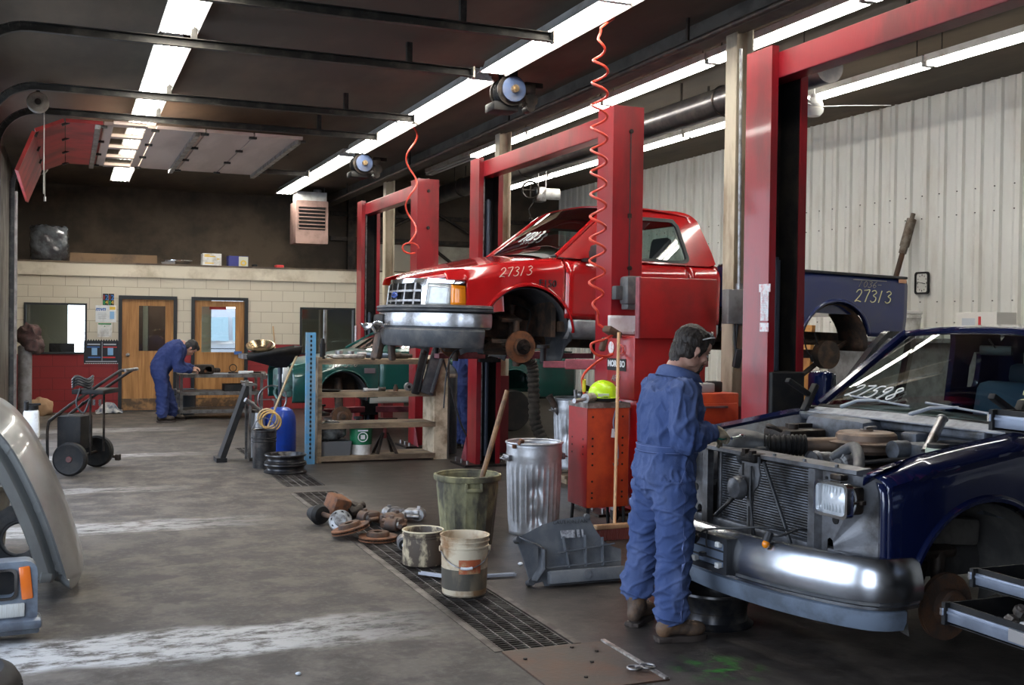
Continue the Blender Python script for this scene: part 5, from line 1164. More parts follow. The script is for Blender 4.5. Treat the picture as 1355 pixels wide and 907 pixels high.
# ------------------------------------------------------------------ cans and pails
def trash_can(loc, R0, R1, H, lb, dents, rz=0):
    t = thing('trash_can', loc, lb, 'trash can', rz=rz)
    n = 120; m = 26; body = MB()
    def fn(u, v):
        r = lerp(R0, R1, v); z = H*v; a = 2*pi*u
        if .06 < v < .80: r += .006*max(-.3, sin(u*2*pi*30))*min(1,(v-.06)*12,(.80-v)*12)
        if abs(v-.86) < .035: r += .005*cos((v-.86)/.035*pi/2)
        for da, dz, w, d in dents:
            q = ((((u-da+.5) % 1)-.5)/w)**2 + ((v-dz)/(w*2.0))**2
            r -= d*math.exp(-q*2)
        return (r*cos(a), r*sin(a), z)
    body.grid(fn, n, m, wrapu=True); body.lathe([(0,.01),(R0,.01)], 40)
    body.build('body', M_GALV, t, 40, solid=.004)
    MB().torus((0,0,H), R1+.002, .009, n=60, k=8).build('rim', M_GALV, t)
    for s in (-1, 1): MB().box((s*(R1+.012),0,H*.84),(.03,.12,.05),b=.008).tube([(s*(R1+.02),-.05,H*.85),(s*(R1+.05),-.04,H*.83),(s*(R1+.05),.04,H*.83),(s*(R1+.02),.05,H*.85)],.006,6).build('handle', M_STEEL, t, 30)
    return t
tc_ = trash_can((3.46, 7.98, 0), .195, .222, .72, 'shiny dented galvanised trash can standing between the rubber bin and the orange-red cabinet', [(.70,.52,.05,.035),(.71,.2,.06,.04),(.68,.36,.03,.02)])
MB().box((-.17,-.13,.735),(.04,.03,.05),(.3,.3,.4),b=.006).box((-.21,-.09,.70),(.03,.03,.03),b=.005).build('rusty_clip', M_ORUST, tc_, 0)
t2 = trash_can((5.02, 10.5, .14), .20, .235, .74, 'dull trash can full of scrap standing under the raised red truck', [(.62,.5,.05,.03),(.70,.7,.07,.05)])
MB().box((5.02,10.5,.07),(.42,.42,.03)).box((4.86,10.5,.03),(.06,.42,.06)).box((5.18,10.5,.03),(.06,.42,.06)).build('dolly', M_OLDWOOD, None, 0)
tag(bpy.data.objects['dolly'], 'low wooden dolly under the scrap-filled trash can', 'dolly')
def scrap(loc, rot, kind, lb):
    t = thing('scrap_part', (0,0,0), lb, 'scrap', 'metal scraps sticking out of the trash can'); t.location = loc; t.rotation_euler = rot
    if kind == 0: MB().cyl((0,0,0),(0,0,.42),.035,n=14).torus((0,0,.42),.034,.006).build('pipe', M_UNDER, t)
    elif kind == 1: MB().box((0,0,.2),(.05,.02,.42),b=.006).box((.03,0,.38),(.1,.03,.06),b=.01).cyl((0,-.02,.1),(0,.02,.1),.03).build('bracket', M_GREASE, t, 30)
    else: MB().cyl((0,0,.1),(0,0,.30),.06,.045,n=14).box((0,0,.33),(.12,.05,.05),b=.01).cyl((.04,0,.2),(.10,.02,.36),.02).build('casting', M_STEEL, t, 30)
scrap((4.93,10.45,.55),(-.1,-.55,0),0,'rusty pipe stub leaning out of the scrap-filled trash can')
scrap((5.06,10.50,.62),(0,.22,.4),1,'upright black bracket, tallest of the scraps in the trash can')
scrap((5.10,10.58,.60),(.2,.1,1.2),1,'greasy bracket behind the tallest scrap in the trash can')
scrap((4.99,10.40,.62),(.3,.9,.2),2,'dull steel casting lying on the scrap heap in the trash can')
scrap((5.02,10.52,.60),(.3,-.1,2),2,'small steel casting in the middle of the scrap-filled trash can')
# rubber bin with a stick
M_BIN = mat('grimy olive rubber', (.26,.245,.13), .7, 0, (.06,.055,.04), .5, 5., .2, 40, (1,1,.5))
t = thing('rubber_bin', (2.76, 7.60, 0), 'grimy olive rubber bin with a wooden stick standing in it', 'bin')
bn = MB(); n = 96
def bf(u, v):
    r = lerp(.178,.232,v); a = 2*pi*u
    k = max(0, cos(u*2*pi*16))**8*.006 if .03 < v < .86 else 0
    return ((r+k)*cos(a), (r+k)*sin(a), .545*v)
bn.grid(bf, n, 20, wrapu=True); bn.lathe([(0,.012),(.178,.012)],48); bn.build('body', M_BIN, t, 50, solid=.006)
MB().lathe([(.225,.50),(.245,.505),(.25,.52),(.25,.545),(.235,.55),(.225,.545)],60,closed=True).build('rim', M_BIN, t)
for a in (-1.72, 1.42): MB(T((0,0,0),(0,0,a))).box((.243,0,.455),(.03,.12,.028),b=.008).box((.238,-.055,.475),(.035,.02,.06),b=.005).box((.238,.055,.475),(.035,.02,.06),b=.005).build('handle', M_BIN, t, 30)
tag(MB().tube(spline([(2.72,7.62,.03),(2.84,7.60,.40),(3.06,7.58,1.16)],12),[.020]*11+[.017],10).build('wooden_stick', mat('stained stick', (.36,.20,.09), .6, 0, (.14,.08,.045), .5, 9.,.1,40), None), 'long stained wooden stick standing slanted in the rubber bin', 'stick')
# pails on the drain
def pail(loc, r0, r1, h, m, lb, label_m=None, ears=True, grp=None):
    t = thing('pail', loc, lb, 'bucket', grp)
    p = MB(); p.lathe([(0,.006),(r0,.006),(r0+.004,.02),(r1-.004,h*.80),(r1,h*.81),(r1,h*.84),(r1-.003,h*.845),(r1-.002,h*.90),(r1+.003,h*.905),(r1+.003,h*.925),(r1,h*.93),(r1+.001,h*.985),(r1+.005,h),(r1-.006,h),(r1-.009,h*.97),(r0-.006,.02),(0,.016)],48)
    p.build('body', m, t, 40)
    return t
M_CREAM = mat('stained cream plastic', (.60,.50,.33), .5, 0, (.10,.075,.055), .62, 7., .1, 40, (1,1,.6), sharp=.04)
M_CREAM2 = mat('cream bucket with oily lower half', (.62,.53,.38), .5, 0, (.30,.17,.08), .42, 5., .08, 40)
t = pail((2.285, 7.17, -.0), .140, .138, .235, M_CREAM, 'short cream pail covered in dark oil stains, next to the taller bucket')
MB(Matrix.Translation((0,0,.004))).torus((0,0,.231),.139,.006,n=48).build('rim', mat('cream rim', (.66,.58,.40), .45), t)
MB(T((0,0,0),(0,0,-.55))).box((.143,0,.17),(.01,.02,.035)).build('ear', M_PAPER, t, 0)
t = pail((2.272, 6.29, 0), .132, .148, .365, M_CREAM2, 'tall cream five-gallon bucket with wire handle and red label on the drain')
dirt = MB(); dirt.lathe([(.1335,.008),(.138,.06),(.1420,.17)],48)
dirt.build('oily_coating', mat('oil film', (.085,.075,.058), .45, 0, (.22,.17,.11), .36, 6., 0, 40, (1,1,.4)), t)
MB().grid(lambda u, v: ((.1455+.004*v)*cos(-2.15+.95*u), (.1455+.004*v)*sin(-2.15+.95*u), .150+.085*v), 14, 4).build('label', mat('faded red label', (.42,.10,.04), .5, 0, (.5,.38,.2), .4, 12.), t)
hd = [(.153*cos(a), .153*sin(a), .285-.10*sin(q)) for a, q in [(radians(-185+ 160*i/24), pi*i/24) for i in range(25)]]
MB().tube(hd,.0035,6).build('wire_handle', M_STEEL, t)
MB().tube(hd[10:15],.009,8).build('grip', M_PAPER, t)
for a in (radians(-185), radians(-25)): MB(T((0,0,0),(0,0,a))).cyl((.145,0,.285),(.158,0,.285),.018,n=12).build('ear', M_CREAM2, t)
# ------------------------------------------------------------------ fan shroud, wheel rims, plate, drain
t = thing('fan_shroud', (2.72, 6.30, .0), 'grey plastic radiator fan shroud with moulded warning, lying against the mechanic side of the floor', 'car part', rot=(radians(-18),0,radians(-1)))
t['label'] = 'grey plastic radiator fan shroud with moulded warning, leaning behind the mechanic'
P2 = MB(Matrix.Rotation(radians(90),4,'X'))
ol = [(.0,.04),(.02,.02),(.09,.03),(.10,0),(.62,0),(.64,.03),(.66,.20),(.60,.22),(.54,.26),(.49,.34),(.46,.41),(.40,.425),(.25,.415),(.12,.385),(.0,.335),(-.06,.32),(-.055,.28),(-.03,.18)]
P2.prism(ol, -.018)
M_SHR = mat('dusty grey plastic shroud', (.105,.115,.13), .5, 0, (.17,.175,.18), .4, 5., .1, 40)
P2.build('panel', M_SHR, t, 0)
rb = MB(); 
for x0, z0, x1, z1 in ((.19,.20,.60,.235),(.26,.10,.245,.30),(.38,.10,.40,.30),(.50,.10,.52,.28),(.10,.11,.63,.125)):
    d = V((x1-x0,0,z1-z0)); rb.box(((x0+x1)/2,-.032,(z0+z1)/2),(d.length,.03,.008),(0,-atan2(d.z,d.x),0))
rb.build('ribs', M_SHR, t, 0)
MB().box((.37,-.05,.045),(.53,.07,.085),b=.012).cyl((.36,-.086,.05),(.36,-.092,.05),.028,n=18).build('lower_duct', M_SHR, t, 30)
MB().loft([[(-.06,-.03,.32),(-.03,-.05,.30)],[(.08,-.02,.26),(.10,-.07,.22)],[(.06,-.02,.12),(.09,-.06,.10)],[(.0,-.02,.04),(.03,-.05,.03)]], caps=False, closed=False).build('side_wing', M_SHR, t, 60, solid=.01)
MB().cyl((-.055,-.03,.30),(-.055,.03,.30),.022).cyl((0,-.03,.03),(0,.03,.03),.022).cyl((.44,-.02,.42),(.45,.03,.43),.018).build('mounting_lug', M_DKPL, t)
text('moulded_warning', 'CAUTION FAN', .034, (.31,-.021,.392), (radians(90),0,0), mat('moulded lettering', (.045,.05,.055), .5), t, .002, space=1.1)
for q, w_ in ((.285,.10),(.39,.012),(.36,.02)): MB().box((q,-.020,.315),(w_,.003,.05)).build('printed_label', mat('silver label', (.45,.46,.48), .5, 0, (.2,.2,.22), .5, 60.), t, 0)
def rim(loc, R, h, lb, grp=None):
    t = thing('steel_wheel', loc, lb, 'wheel rim', grp)
    p = MB(); p.lathe([(R*.93,0),(R,0),(R+.004,.012),(R-.008,.022),(R-.035,.04),(R-.045,h*.35),(R-.030,h*.45),(R-.030,h*.55),(R-.022,h*.66),(R-.014,h*.80),(R-.006,h-.022),(R+.004,h-.012),(R,h),(R*.94,h),(R*.90,h*.86),(R*.84,h*.5),(R*.86,.05)],56,closed=True); p.build('barrel', mat('glossy black steel', (.028,.029,.034), .28, .6, (.07,.065,.06), .4, 9.), t)
    d = MB(); d.lathe([(.05,h*.42),(.075,h*.42),(.09,h*.35),(.13,h*.30),(R*.85,h*.42),(R*.85,h*.45),(.13,h*.34),(.09,h*.39),(.05,h*.46)],48,closed=True); d.build('disc', M_GREASE, t)
    return t
rim((3.37, 5.22, 0), .215, .19, 'black steel wheel rim lying flat under the bumper of the dark blue truck')
rim((2.25, 12.05, 0), .23, .10, 'lower of two black wheel rims stacked by the blue drum', 'stacked rims by the drum')
rim((2.25, 12.05, .102), .225, .10, 'upper of two black wheel rims stacked by the blue drum', 'stacked rims by the drum')
M_GRATE = mat('worn grating steel', (.17,.155,.14), .5, .8, (.06,.05,.045), .5, 6.)
for nm, y0, y1, lb in (('drain_grate', 5.1, 10.54, 'long steel drain grating running from the rusty floor plate past the pails'), ('drain_grate', 10.96, 14.5, 'farther drain grating beyond the stacked black wheel rims')):
    g = MB()
    for i in range(6): g.box((GX0+.012+i*.0752,(y0+y1)/2,-.018),(.007,y1-y0,.034))
    k = y0+.02
    while k < y1: g.box((GX0+.2,k,-.014),(.39,.008,.02)); k += .036
    tag(g.build(nm, M_GRATE, None, 0), lb, 'drain grate')
for x in (GX0-.02, GX1+.02): MB().box((x,7.8,.001),(.04,5.4,.006)).build('channel_edge', M_GRATE, bpy.data.objects['drain_grate'], 0)
t = thing('floor_plate', (2.04, 4.42, 0), 'rusty square steel plate let into the floor at the end of the drain', 'floor plate')
MB().box((.29,.33,.004),(.58,.66,.008)).build('plate', mat('rusty floor plate', (.075,.06,.05), .55, .4, (.105,.055,.034), .45, 3., .2, 40), t, 0)
MB().box((.565,.33,.012),(.022,.66,.012),(0,0,0)).build('worn_edge', mat('bright worn edge', (.55,.52,.48), .45, .6, (.2,.18,.16), .5, 20.), t, 0)
for x, y in ((.06,.5),(.22,.15),(.36,.60),(.45,.5),(.35,.35)): MB().cyl((x,y,.008),(x,y,.016),.011,n=6).build('plate_bolt', M_GREASE, t, 0)
t = thing('steel_clip', (2.52, 4.58, .016), 'bright steel snap clip lying on the rusty floor plate', 'clip')
MB().torus((0,0,.008),.032,.006,n=24).torus((.07,.0,.008),.035,.006,n=24,r2=.006).box((.03,0,.01),(.05,.02,.01),b=.004).build('clip', M_STEEL, t)
# ------------------------------------------------------------------ brake parts on the floor
def floor_rotor(loc, rot, lb):
    t = thing('brake_rotor', loc, lb, 'brake rotor', 'loose brake rotors by the drain', rot=rot)
    R = .148
    d = MB(); d.lathe([(.07,0),(R,0),(R,.009),(.075,.009)],56,closed=True); d.lathe([(.07,.022),(R,.022),(R,.031),(.09,.031)],56,closed=True); d.build('friction_disc', M_ORUST, t)
    v = MB()
    for i in range(40): a = 2*pi*i/40; v.box((.112*cos(a),.112*sin(a),.0155),(.066,.005,.013),(0,0,a))
    v.build('cooling_vanes', M_RUST, t, 0)
    MB().lathe([(.035,.062),(.078,.062),(.086,.052),(.09,.030),(.08,.030),(.07,.052),(.035,.055)],48,closed=True).build('hat', M_RUST, t)
floor_rotor((2.04, 8.22, .055), (radians(-4),radians(-14),0), 'rusty brake rotor tilted up, resting on the other rotor beside the drain')
floor_rotor((2.21, 8.06, .004), (0,0,.3), 'rusty brake rotor lying flat on the drain grating')
t = thing('axle_hub', (1.99, 8.62, 0), 'drive axle with flanged hub and rusty housing lying at the drain', 'car part')
MB(T((.04,-.10,.075),(radians(60),radians(-30),0))).lathe([(0,-.02),(.03,-.02),(.035,.0),(.088,.0),(.092,.008),(.085,.02),(.05,.024),(.045,.05),(0,.05)],32).build('flange', M_ALU, t)
fh = MB(T((.04,-.10,.075),(radians(60),radians(-30),0)))
for i in range(8): a = 2*pi*i/8; fh.cyl((.068*cos(a),.068*sin(a),-.004),(.068*cos(a),.068*sin(a),.022),.011,n=8)
fh.build('stud_holes', M_BLACK, t)
MB().cyl((.03,-.08,.085),(-.06,.15,.10),.02,n=12).build('shaft', M_RUST, t)
MB().lathe([(0,0),(.07,.01),(.085,.05),(.07,.10),(.05,.16),(0,.16)],24,T((-.05,.12,.09),(radians(-90),0,.4))).build('boot', M_BLACK, t)
MB().box((.10,.30,.12),(.16,.20,.20),(.2,.25,.3),b=.03).build('knuckle', M_ORUST, t, 40)
MB().cyl((.19,.22,.07),(.30,.25,.10),.05,n=16).cyl((.2,.24,.10),(.33,.30,.13),.03,n=12).box((.26,.28,.12),(.1,.1,.06),(.3,.2,.4),b=.02).build('caliper', M_GREASE, t, 40)
def caliper(loc, rz, lb, m=None):
    t = thing('brake_caliper', loc, lb, 'brake caliper', 'loose brake calipers', rz=rz); m = m or mat('dusty rusty casting', (.13,.10,.085), .65, .3, (.16,.085,.05), .45, 9., .3, 40)
    MB().cyl((0,-.045,.06),(0,.045,.06),.052,n=18).box((.05,0,.075),(.13,.13,.06),b=.02).box((.115,0,.045),(.035,.16,.085),b=.012).build('housing', m, t, 40)
    MB().cyl((-.02,.075,.05),(.08,.075,.05),.017,n=10).cyl((-.02,-.075,.05),(.08,-.075,.05),.017,n=10).box((0,0,.115),(.025,.03,.03)).build('slide_pins', m, t)
    MB().cyl((0,-.06,.06),(0,-.045,.06),.026,n=14).build('piston', M_ALU, t)
caliper((2.28,8.72,0), .4, 'small rusty brake caliper, one of a heap, closest to the drive axle'); caliper((2.50,8.55,0), 1.9, 'brake caliper lying between two others behind the flat rotor')
caliper((2.52,8.84,.0), .2, 'grey brake caliper with bright bolt heads at the back of the heap', M_STEEL); caliper((2.74,8.72,0), 2.6, 'brake caliper next to the rubber bin', M_ALU); caliper((2.40,8.34,.0), .9, 'brown brake caliper just behind the flat rotor')
t = thing('strut_bushing', (2.31, 7.72, 0), 'grey cylindrical bushing with bored end lying before the short pail', 'car part', rz=radians(75))
MB().cyl((-.12,0,.052),(.04,0,.05),.050,n=20).build('sleeve', M_STEEL, t); MB().cyl((-.155,0,.052),(-.12,0,.052),.036,n=18).build('end', M_BLACK, t); MB().cyl((-.158,0,.052),(-.15,0,.052),.016,n=12).build('bore', M_PAPER, t)
def strip(a, b, lb): 
    a, b = V(a), V(b); d = b-a; tag(MB(T((a+b)/2,(0,0,atan2(d.y,d.x)))).box((0,0,.012),(d.length,.035,.004)).box((0,.016,.018),(d.length,.004,.016)).box((0,-.016,.018),(d.length,.004,.016)).build('metal_trim', mat('bright trim', (.62,.65,.72), .35, .4), None, 0), lb, 'metal strip')
strip((2.16,6.84,.0),(2.31,6.66,.0),'short bright metal strip lying before the tall bucket, on the short pail side')
strip((2.44,6.62,0),(2.74,6.60,0),'longer bright metal strip lying between the tall bucket and fan shroud')
for i, (x, y, r) in enumerate(((3.32,8.9,.03),(1.02,5.08,.014),(2.9,6.9,.02))): 
    mb = MB().ell((x,y,r*.6),(r,r*.7,r*.6),n=10,m=6); mb.v = [v + V((mnoise.noise(v*40),mnoise.noise(v*40+V((9,0,0))),0))*r*.4 for v in mb.v]; tag(mb.build('paper_scrap', M_PAPER, None), ['crumpled white paper scrap on the floor beyond the rubber bin','tiny pale crumb on the open floor near the picture bottom','small pale scrap beside the tall bucket and the rubber bin'][i], 'litter')
# ------------------------------------------------------------------ behind the mechanic: red chest, switch box
t = thing('tool_chest', (4.15, 6.95, 0), 'orange-red tool chest behind the mechanic, grey box and cup on top', 'tool chest')
MB().box((.265,.22,.60),(.53,.44,1.12),b=.01).build('body', M_ORRED, t, 30)
for k in range(5): 
    d = MB().box((.265,-.006,.15+.21*k),(.49,.014,.19),b=.004).build('drawer', M_ORRED, t, 30); MB().box((.265,-.022,.22+.21*k),(.3,.02,.015)).build('pull', M_STEEL, d, 0)
t = thing('plastic_case', (4.42,7.1,1.16), 'small pale grey plastic case on top of the orange-red tool chest', 'case')
MB().box((.0,0,.035),(.20,.14,.07),b=.01).build('base', mat('grey plastic', (.30,.31,.30), .5), t, 30); MB().box((.15,.03,.04),(.10,.1,.08),b=.01).build('lid', M_BLACK, t, 30)
t = thing('tin_cup', (4.40,7.12,1.23), 'steel tin standing on the pale grey plastic case', 'cup'); MB().lathe([(0,0),(.035,0),(.036,.06),(.033,.06),(.03,.004),(0,.004)],24).build('body', M_STEEL, t)
t = thing('switch_box', (5.10, 7.60, 1.82), 'grey electrical switch box with conduit fixed to the tall cream column', 'electrical box')
M_GBOX = mat('dusty grey box', (.20,.20,.20), .55, .2, (.12,.115,.11), .4, 6.)
MB().box((-.06,-.02,0),(.17,.10,.28),b=.008).build('enclosure', M_GBOX, t, 30); MB().box((.075,.02,-.01),(.11,.09,.28),b=.008).build('side_box', M_GBOX, t, 30)
MB().cyl((.0,-.0,.14),(-.02,-.0,2.1),.014,n=10).cyl((-.0,0,.14),(-.0,0,.19),.03,n=12).build('conduit', M_STEEL, t)
MB().tube(spline([(-.05,-.02,-.14),(-.06,-.04,-.3),(-.02,-.04,-.48),(-.05,-.04,-.34),(-.03,-.03,-.14)],24),.010,6).box((-.03,-.04,-.42),(.07,.04,.16),(0,.2,0),b=.015).build('hanging_cable', M_CABLE, t, 40)
# ------------------------------------------------------------------ open drawers at the picture edge
t = thing('tool_chest', (4.0, 2.72, 0), 'tool chest at the side of the picture with three pulled-out drawers', 'tool chest')
MB().box((.135,.43,.80),(.27,.86,1.40),b=.015).build('body', M_BLACK, t, 30)
for x in (.06,.21):
    for y in (.08,.78): MB().cyl((x,y-.02,.055),(x,y+.02,.055),.055,n=20).build('caster', M_BLACK, t)
M_DFACE = mat('brushed drawer face', (.27,.31,.39), .38, .6, (.20,.23,.29), .35, 5.)
for z, ext, h in ((.46,.55,.095),(.60,.40,.08),(1.27,.31,.09),(.76,.0,.09),(.90,.0,.09),(1.04,.0,.12)):
    d = MB(); xf = -ext; y0, y1 = .03, .84
    d.box((xf+.006,(y0+y1)/2,z),(.012,y1-y0,h)); 
    if ext > 0:
        for y in (y0,y1): d.box((xf+ext/2,y,z),(ext,.008,h*.9))
        d.box((xf+ext/2,(y0+y1)/2,z-h*.42),(ext,y1-y0,.006))
    do = d.build('drawer', M_BLACK, t, 0)
    MB().box((xf-.006,(y0+y1)/2,z-.005),(.014,y1-y0-.01,h*.62),b=.004).box((xf-.014,(y0+y1)/2,z+.006),(.008,y1-y0-.02,.010)).build('drawer_face', M_DFACE, do, 30)
    MB().box((xf-.012,y1-.005,z),(.03,.02,h*.98)).build('end_cap', M_BLACK, do, 0); MB().box((xf-.03,y1-.005,z+.01),(.02,.012,.03)).build('catch', M_CHROME, do, 0)
    MB().box((xf-.016,.42,z),(.006,.16,h*.5)).box((xf-.02,.42,z),(.006,.04,.02)).build('latch', mat('dull latch plate', (.40,.38,.37), .4, .6), do, 0)
rr = random.Random(3)
for i in range(26):
    x, y = 4.0-.55+.06+rr.random()*.40, 2.72+.30+rr.random()*.48; r = .018+.012*rr.random()
    mb = MB(T((x,y,.43+r*.7+rr.random()*.02),(rr.random()*3,rr.random()*3,0))); mb.cyl((0,0,-r*.6),(0,0,r*.6),r,n=6); mb.cyl((0,0,-r),(0,0,r*1.1),r*.55,n=10)
    tag(mb.build('lug_nut', mat('brown nut', (.16,.125,.10), .55, .5, (.30,.27,.24), .4, 30.), None, 30), 'loose brown nut lying in the lowest open drawer', 'nut', 'nuts in the lowest open drawer')
tag(MB(T((3.55,3.2,.462),(0,0,1.2))).box((0,0,.01),(.16,.05,.025),b=.006).build('small_box', M_PAPER, None, 30), 'small pale box lying among nuts in the lowest open drawer', 'box')
tag(MB(T((3.74,3.22,.575),(0,0,1.3))).box((0,0,.02),(.2,.06,.04),b=.008).box((0,0,.042),(.12,.05,.004)).build('parts_box', mat('red and white box', (.55,.25,.22), .5), None, 30), 'pinkish small box lying in the middle open drawer', 'box')
# ------------------------------------------------------------------ parts leaning by the bay doors
M_CHAMP = mat('champagne metallic paint', (.31,.315,.30), .33, .35, (.25,.25,.24), .3, 3., coat=.5)
t = thing('truck_hood', (0,0,0), 'big champagne silver truck hood standing on edge against the door wall', 'car part')
pc = spline([(-.80,0,1.24),(-.60,0,1.235),(-.36,0,1.14),(-.215,0,.99),(-.095,0,.76),(.010,0,.50),(.082,0,.27),(.115,0,.13),(.085,0,.045)], 44)
R = []
for i, p in enumerate(pc):
    a, b = pc[max(i-1,0)], pc[min(i+1,43)]; d = (b-a).normalized(); nx, nz = -d.z*-1, d.x*-1
    n_ = V((d.z, 0, -d.x))       # towards the inside of the curve
    def at(o, y): q = p + n_*o; return (q.x, y, max(q.z, .004))
    k = 1 if i < 40 else 1-(i-39)*.12
    R.append([at(-.0,7.62), at(-.0,7.3), at(.015,7.04), at(.085*k,6.90), at(.098*k,6.885), at(.105*k,6.90), at(.118,6.99), at(.150,6.99), at(.165,6.91), at(.185,6.88), at(.235,6.86), at(.24,6.87), at(.24,7.6)])
# turn the curve so that the section offsets lie under the outer skin
MB().loft(R, caps=False, closed=False).build('skin', M_CHAMP, t, 30, solid=.006)
for i in (8,16,24,32): MB().box(tuple(V((pc[i].x-.10, 7.28, max(.1,pc[i].z-.10)))),(.05,.6,.05),(0,.5,0)).build('inner_brace', M_CHAMP, t, 0)
t = thing('front_panel', (-.46, 6.20, 0), 'grey truck nose piece with empty headlight hole and orange marker lens', 'car part', rz=radians(4))
M_NOSE = mat('grey-blue nose plastic', (.17,.20,.235), .4, 0, (.10,.11,.13), .4, 6.)
P2 = MB(T((0,0,.245),(radians(90),0,0))); P2.ring(rrect(.66,.33,.055,4), radial(rrect(.52,.15,.03,4,-.03,.055),(-.0,.055),20) and rrect(.52,.15,.03,4,-.03,.055), .13); P2.build('surround', M_NOSE, t, 30)
P2 = MB(T((-.03,-.132,.30),(radians(90),0,0))); P2.ring(rrect(.53,.16,.03,4), rrect(.50,.135,.025,4), .012); P2.build('chrome_edge', M_CHROME, t, 30)
MB().box((-.03,-.02,.30),(.52,.01,.15)).build('dark_back', M_BLACK, t, 0)
MB().box((.275,-.125,.30),(.055,.025,.17),(0,-.10,0),b=.008).build('marker_lens', mat('orange marker lens', (.75,.16,.02), .2, coat=.6), t, 30)
MB().box((-.03,-.135,.165),(.60,.015,.07),b=.006).build('turn_lens', mat('ribbed clear lens', (.62,.62,.58), .25, 0, (.5,.48,.42), .4, 60., 0, 40, (6,1,.2)), t, 30)
MB().box((.0,-.10,.095),(.70,.18,.05),b=.018).box((.0,-.07,.06),(.68,.13,.05),b=.012).build('lower_lip', M_NOSE, t, 30)
t = thing('tyre', (-.52, 4.86, 0), 'black tyre lying flat on the floor at the bottom corner of the picture', 'tyre')
MB().lathe([(.21,.03),(.24,.01),(.30,.0),(.345,.025),(.365,.06),(.366,.18),(.345,.215),(.30,.24),(.24,.23),(.21,.21),(.205,.12)],56,closed=True).build('casing', M_BLACK, t)
tr = MB()
for i in range(56):
    a = 2*pi*i/56
    for z in (.085,.12,.155): tr.box((.366*cos(a),.366*sin(a),z),(.008,.026,.022),(0,0,a+.0))
tr.build('tread', M_BLACK, t, 0)
t = thing('rubber_bin', (-.56, 8.56, 0), 'plain grey rubber bin half hidden behind the silver hood', 'bin')
MB().lathe([(0,.01),(.17,.01),(.215,.44),(.235,.445),(.238,.475),(.215,.48),(.205,.44),(.16,.02),(0,.02)],40).build('body', mat('dusty grey rubber', (.17,.165,.14), .7, 0, (.09,.085,.075), .4, 4.), t)
t = thing('wheel_liner', (-.27, 7.86, 0), 'dark plastic wheel liner with holes standing under the silver hood', 'car part')
P2 = MB(T((0,0,0),(radians(80),0,0))); o_ = [(-.16,0),(.17,0),(.20,.12),(.16,.30),(.06,.40),(-.06,.42),(-.18,.34),(-.20,.15)]
ringmap(P2, o_, arc((.0,.20),.10,0,350,24), (.0,.20), 60, lambda x, z: (x, z, .02*sin(x*14)), (0,0,.012)); P2.build('shell', M_DKPL, t, 30)
MB(T((0,0,0),(radians(80),0,0))).torus((0,.2,.0),.11,.014,n=30).box((0,.05,.01),(.3,.03,.02)).build('rib', M_DKPL, t)
# pipes at the far door jamb
tag(MB().cyl((-.70,17.6,0),(-.70,17.6,3.5),.05,n=18).build('downpipe', mat('galvanised pipe', (.42,.42,.45), .4, .6, (.28,.27,.28), .5, 7.), None), 'tall galvanised pipe standing beside the last overhead door', 'pipe')
t = thing('bollard', (-.56, 18.2, 0), 'thick grey steel post behind the galvanised pipe', 'post'); MB().cyl((0,0,0),(0,0,1.22),.10,n=22).build('post', mat('scuffed grey paint', (.24,.24,.25), .5, 0, (.14,.13,.13), .4, 6.), t); MB().ell((0,0,1.22),(.10,.10,.03)).build('cap', MATS['scuffed grey paint'], t)
mb = MB().ell((-.50,18.15,1.40),(.17,.14,.17),n=26,m=18).ell((-.42,18.15,1.24),(.13,.12,.14),n=22,m=14); mb.v = [v + (V((mnoise.noise(v*11),mnoise.noise(v*11+V((7,0,0))),mnoise.noise(v*11+V((0,7,0)))))*.07) for v in mb.v]
tag(mb.build('rag_bundle', mat('shaggy brown rags', (.055,.035,.03), .95, 0, (.10,.05,.045), .4, 12., .5, 30), None, 80), 'bundle of shaggy dark brown rags hung on the thick grey post', 'rags')
t = thing('fluid_jug', (-.42, 16.4, 0), 'white jug with black nozzle near the silver hood, behind the cart', 'jug')
MB().box((0,0,.20),(.22,.20,.40),b=.04,taper=.9).build('body', M_WHITE, t, 40); MB().cyl((0,0,.40),(0,0,.46),.09,n=18).box((.02,0,.47),(.2,.04,.03),b=.01).build('pump_top', M_BLACK, t, 30); MB().cyl((-.06,-.06,.40),(-.06,-.1,.52),.03,n=10).build('spout', M_BLACK, t)
mb = MB().ell((-.42,20.3,.12),(.24,.18,.18),n=24,m=14); mb.v = [v + V((mnoise.noise(v*9),mnoise.noise(v*9+V((5,0,0))),mnoise.noise(v*9+V((0,5,0)))))*.07 for v in mb.v]
tag(mb.build('sack', mat('tan sack', (.35,.22,.13), .85, bump=.4, bscale=14), None, 80), 'tan crumpled sack on the floor under the office window', 'bag')
mb = MB().grid(lambda u, v: (.50+.45*u, 20.35+.3*v, .02+.16*max(0,sin(pi*u)*sin(pi*v))+.07*mnoise.noise(V((u*5,v*4,1)))), 26, 18); mb.v = [V((v.x,v.y,max(v.z,.012))) for v in mb.v]
tag(mb.build('drop_cloth', mat('dirty white cloth', (.55,.53,.50), .9, 0, (.12,.14,.18), .42, 8., .3, 30), None, 80, solid=.01), 'dirty white cloth heaped at the foot of the first oak door', 'cloth')
